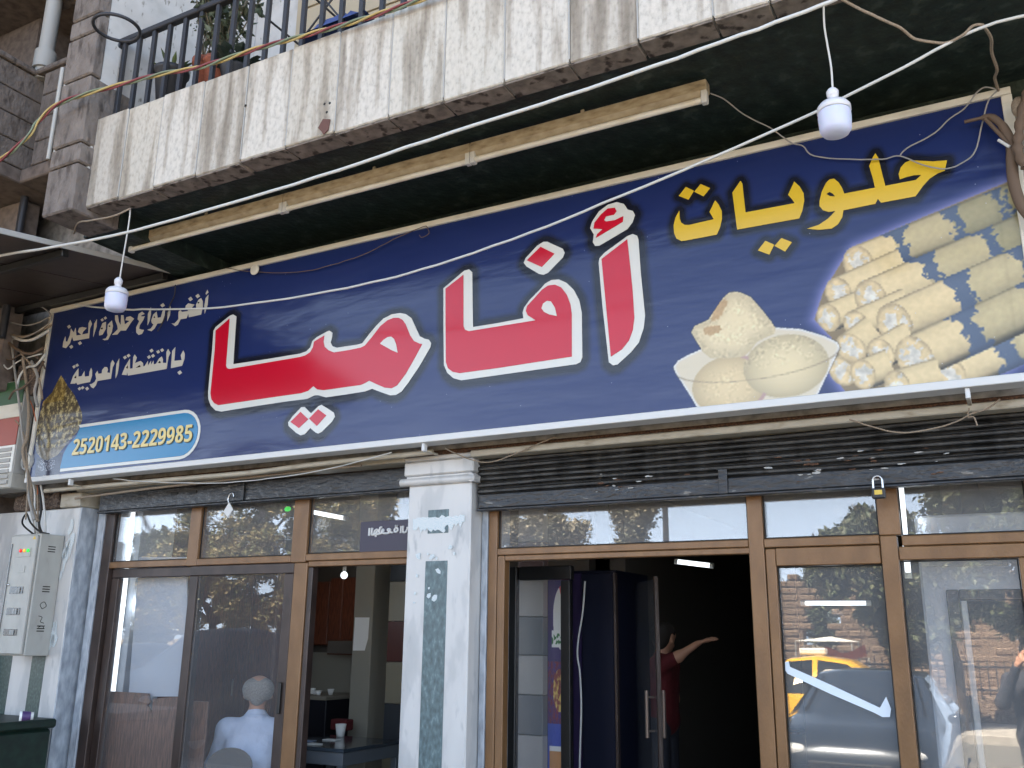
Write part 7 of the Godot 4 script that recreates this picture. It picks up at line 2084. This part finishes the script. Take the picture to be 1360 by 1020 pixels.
func build_far_side() -> void:
	car("parked_car", "dark blue car parked facing the shop, mirrored in the pane with the tape", Vector3(-1.72, -0.15, 7.55), PI / 2, "blue_car_paint", 4.2, 1.72, 1.37)
	var suv := car("parked_car", "dark tall car parked facing the left shopfront, mirrored behind the seated person", Vector3(-11.5418, -0.1500, 6.7500), PI / 2, "suv_paint", 4.5, 1.9, 1.76)
	car("parked_car", "black car parked facing the shop, leftmost of the mirrored cars", Vector3(-13.5202, -0.1500, 6.6000), PI / 2, "suv_paint", 4.3, 1.8, 1.5)
	var taxi := car("taxi", "yellow taxi standing in the road behind the dark blue car", Vector3(-3.0, -0.15, 10.6), PI, "taxi_paint", 3.65, 1.7, 1.46)
	part(taxi, "roof_sign", b(-0.2, 0.2, 1.5, 1.6, -0.1, 0.1, 0.02), M.paper)
	var warm := [Color(0.20, 0.165, 0.07), Color(0.14, 0.135, 0.05), Color(0.26, 0.205, 0.10), Color(0.09, 0.10, 0.04)]
	var grn := [Color(0.06, 0.075, 0.03), Color(0.085, 0.09, 0.04), Color(0.045, 0.06, 0.025)]
	var grey := [Color(0.17, 0.155, 0.11), Color(0.24, 0.21, 0.15), Color(0.11, 0.11, 0.075)]
	tree("street_tree", "broad tree with yellowing leaves mirrored in the left panes", Vector3(-25.3491, -0.1500, 20.0000), 2.0, [[Vector3(0, 5.0, 0), Vector3(2.3, 2.2, 2.0)], [Vector3(-1.2, 3.6, -0.6), Vector3(1.6, 1.4, 1.4)], [Vector3(1.9, 3.8, -0.5), Vector3(1.8, 1.6, 1.5)], [Vector3(0.6, 7.2, 0.3), Vector3(2.0, 1.5, 1.7)], [Vector3(2.8, 5.9, 0.2), Vector3(1.7, 1.8, 1.5)], [Vector3(-1.8, 2.6, -0.4), Vector3(1.5, 1.1, 1.2)], [Vector3(0.3, 2.7, -0.9), Vector3(1.6, 1.1, 1.0)], [Vector3(2.4, 2.6, -0.5), Vector3(1.7, 1.1, 1.2)], [Vector3(4.2, 3.4, 0.0), Vector3(1.4, 1.5, 1.2)], [Vector3(0.8, 3.9, -1.0), Vector3(2.6, 1.4, 0.9)], [Vector3(3.6, 2.4, -0.3), Vector3(1.5, 1.1, 1.0)]], 17000, 0.22, warm, 0.2, 101)
	tree("street_tree", "broad yellowing tree right of the open bay, mirrored beside the dark notice", Vector3(-20.6127, -0.1500, 21.0000), 2.0, [[Vector3(0, 4.6, 0), Vector3(2.2, 2.0, 1.8)], [Vector3(-1.0, 6.2, 0.0), Vector3(1.8, 1.5, 1.6)], [Vector3(1.2, 5.6, 0.0), Vector3(1.5, 1.5, 1.5)]], 5000, 0.22, warm, 0.2, 102)
	var px := [-34.59,-34.15,-33.81,-33.43,-32.86]
	var tops := [5.95,5.40,5.32,5.97,6.12]
	for i in 5:
		tree("poplar_tree", ["slim poplar far left of the mirrored row", "second slim poplar of the mirrored row", "third slim poplar of the mirrored row, the shortest", "fourth slim poplar of the mirrored row, the tallest", "fifth slim poplar beside the broad tree"][i], Vector3(px[i], -0.15, 24.0), 1.2, [[Vector3(0, 3.0, 0), Vector3(0.75, 2.0, 0.75)], [Vector3(0.05, tops[i] - 1.0, 0), Vector3(0.36, 1.1, 0.36)]], 1300, 0.26, grn, 0.0, 110 + i)
	tree("street_tree", "dry grey green tree mirrored left in the pane above the doorway", Vector3(-13.8301, -0.1500, 22.0000), 2.2, [[Vector3(0, 4.4, 0), Vector3(2.1, 1.5, 1.6)], [Vector3(-0.5, 5.3, 0), Vector3(1.5, 0.9, 1.3)], [Vector3(0.9, 5.0, 0.2), Vector3(1.0, 0.8, 1.0)]], 3600, 0.22, grey, 0.1, 120)
	tree("street_tree", "narrow grey green tree mirrored in the middle of the pane above the doorway", Vector3(-10.0970, -0.1500, 22.0000), 2.2, [[Vector3(0, 4.6, 0), Vector3(1.0, 1.7, 1.0)], [Vector3(0.2, 6.2, 0), Vector3(0.9, 1.2, 0.9)]], 2400, 0.22, grey, 0.1, 121)
	tree("pepper_tree", "dark drooping tree mirrored in the right panes", Vector3(-1.3173, -0.1500, 14.9000), 2.4, [[Vector3(0, 4.6, 0), Vector3(2.0, 1.3, 1.6)], [Vector3(-1.35, 3.7, -0.3), Vector3(0.9, 0.9, 1.0)], [Vector3(0.9, 4.0, -0.4), Vector3(1.3, 1.1, 1.2)], [Vector3(-0.5, 3.3, 0.2), Vector3(0.8, 0.9, 0.9)], [Vector3(2.4, 4.6, 0), Vector3(1.6, 1.2, 1.4)], [Vector3(-1.25, 2.7, 0), Vector3(0.6, 0.8, 0.8)], [Vector3(-0.5, 2.3, 0), Vector3(0.7, 0.7, 0.8)], [Vector3(0.4, 2.8, 0), Vector3(0.8, 0.9, 0.9)], [Vector3(-1.7, 3.1, 0.2), Vector3(0.7, 0.7, 0.8)], [Vector3(1.6, 2.7, 0.3), Vector3(0.9, 0.8, 0.9)], [Vector3(-0.9, 1.9, 0.2), Vector3(0.6, 0.5, 0.7)]], 14000, 0.2, grn, 0.9, 130)
	tree("street_tree", "leafy green tree behind the ruined wall", Vector3(-6.9137, -0.1500, 33.0000), 1.0, [[Vector3(0, 2.6, 0), Vector3(1.8, 1.4, 1.4)], [Vector3(3.0, 3.4, 0), Vector3(2.0, 1.6, 1.4)]], 2600, 0.3, grn, 0.2, 131)
	var pole := thing("utility_pole", "dark slim utility pole beside the narrow tree", "pole", Vector3(-8.9340, -0.1500, 21.0000))
	part(pole, "shaft", done(tube(st(), [Vector3.ZERO, Vector3(0, 8.5, 0)], [0.11, 0.07], 12)), M.rail_iron)
	part(pole, "cross_arm", b(-0.6, 0.6, 8.1, 8.2, -0.05, 0.05, 0.01), M.rail_iron)
	# ruined wall of rubble stone with an arched gap
	var x0 := -7.12
	var wall := thing("ruined_wall", "old ruined rubble wall with an opening across the street", "wall", Vector3(x0, -0.15, 27.0))
	var gap0 := 0.82
	var gap1 := 1.71
	var gtop := 2.95
	var top := 3.80
	var g := RandomNumberGenerator.new()
	g.seed = 5
	var rows := 17
	var ch := top / rows
	for r in rows:
		var x := -0.4 - g.randf() * 0.5
		while x < 7.2:
			var w := g.randf_range(0.32, 0.66)
			var y := r * ch
			var keep := not (x + w * 0.5 > gap0 and x + w * 0.5 < gap1 and y + ch * 0.5 < gtop)
			if r >= rows - 2 and g.randf() < (0.25 if r == rows - 2 else 0.55):
				keep = false
			if keep:
				part(wall, "stone", done(box(st(), Vector3(x, y, -0.3 + g.randf() * 0.05), Vector3(x + w - 0.03, y + ch - 0.025, 0.3), 0.04)), M.ruin_stone)
			x += w
	part(wall, "core", b(gap1 + 0.2, 6.8, 0.0, top - ch * 2.2, -0.25, 0.25, 0.0), M.ruin_stone)
	part(wall, "core", b(-0.4, gap0 - 0.1, 0.0, top - ch * 2.2, -0.25, 0.25, 0.0), M.ruin_stone)
	# white tent and red awning before the wall, low fence along the far pavement
	var tent := thing("market_tent", "white canvas canopy before the ruined wall", "canopy", Vector3(-4.8237, -0.1500, 22.0000))
	var ty := 1.67
	var tc := st()
	tc.set_smooth_group(-1)
	for k in 4:
		var a := Vector3([-0.75, 0.75, 0.75, -0.75][k], ty, [-0.6, -0.6, 0.6, 0.6][k])
		var c := Vector3([0.75, 0.75, -0.75, -0.75][k], ty, [-0.6, 0.6, 0.6, -0.6][k])
		tri(tc, a, c, Vector3(0.1, ty + 0.13, 0), Vector3(a.x + c.x, 1, a.z + c.z))
	part(tent, "canvas", done(tc), M.canvas_white)
	for k in 4:
		part(tent, "pole", done(tube(st(), [Vector3([-0.72, 0.72, 0.72, -0.72][k], 0.15, [-0.57, -0.57, 0.57, 0.57][k]), Vector3([-0.72, 0.72, 0.72, -0.72][k], ty, [-0.57, -0.57, 0.57, 0.57][k])], 0.02, 8)), M.sign_grey)
	var red := thing("red_awning", "draped orange red cloth awning right of the white canopy", "awning", Vector3(-4.0460, -0.1500, 20.0000))
	var drape := st()
	drape.set_smooth_group(1)
	var fold := func(i: int, k: int) -> Vector3:
		var u := i / 18.0 - 0.5
		var v := k / 4.0
		return Vector3(u * 0.95, 1.27 + 0.24 * (1.0 - v) - 0.10 * cos(u * 5.0) * (1.0 - v * 0.5) + 0.05 * u, 0.25 * v + 0.05 * sin(i * 1.3) * v)
	for i in 18:
		for k in 4:
			quad(drape, fold.call(i, k), fold.call(i + 1, k), fold.call(i + 1, k + 1), fold.call(i, k + 1), Vector3(0, 0.5, 1))
	part(red, "canvas", done(drape), M.canvas_red)
	for x in [-0.5, 0.5]:
		part(red, "post", done(tube(st(), [Vector3(x, 0.15, 0.3), Vector3(x, 1.3, 0.3)], 0.025, 8)), M.sign_grey)
	var fence := thing("iron_fence", "black iron fence on a low wall along the far pavement", "fence", Vector3(-8.0, 0.0, 17.0))
	part(fence, "low_wall", b(0.0, 14.0, 0.0, 0.5, -0.15, 0.15, 0.02), M.ruin_stone)
	for y in [0.6, 1.05]:
		part(fence, "rail", b(0.0, 14.0, y, y + 0.04, -0.02, 0.02, 0.004), M.rail_iron)
	for i in 90:
		part(fence, "picket", b(0.05 + i * 0.155, 0.075 + i * 0.155, 0.5, 1.2, -0.012, 0.012, 0.003), M.rail_iron)
	var lw := thing("garden_wall", "low stone wall under the mirrored trees on the left", "wall", Vector3(-40.0, -0.15, 18.5))
	for i in 26:
		part(lw, "coping_stone", b(i * 1.2 + 0.01, (i + 1) * 1.2 - 0.01, 1.1, 1.2, -0.2, 0.2, 0.02), M.pavement)
		part(lw, "wall_block", b(i * 1.2 + 0.006, (i + 1) * 1.2 - 0.006, 0.0, 1.098, -0.16, 0.16, 0.02), M.ruin_stone)


func _ready() -> void:
	rng.seed = 20240
	set_view()
	make_materials()
	build_street()
	build_house()
	build_interior()
	build_neighbour()
	build_shopfronts()
	build_shutters()
	build_sign()
	build_lamps()
	build_cables()
	build_balcony_things()
	build_left_things()
	build_inside_things()
	build_people()
	build_far_side()
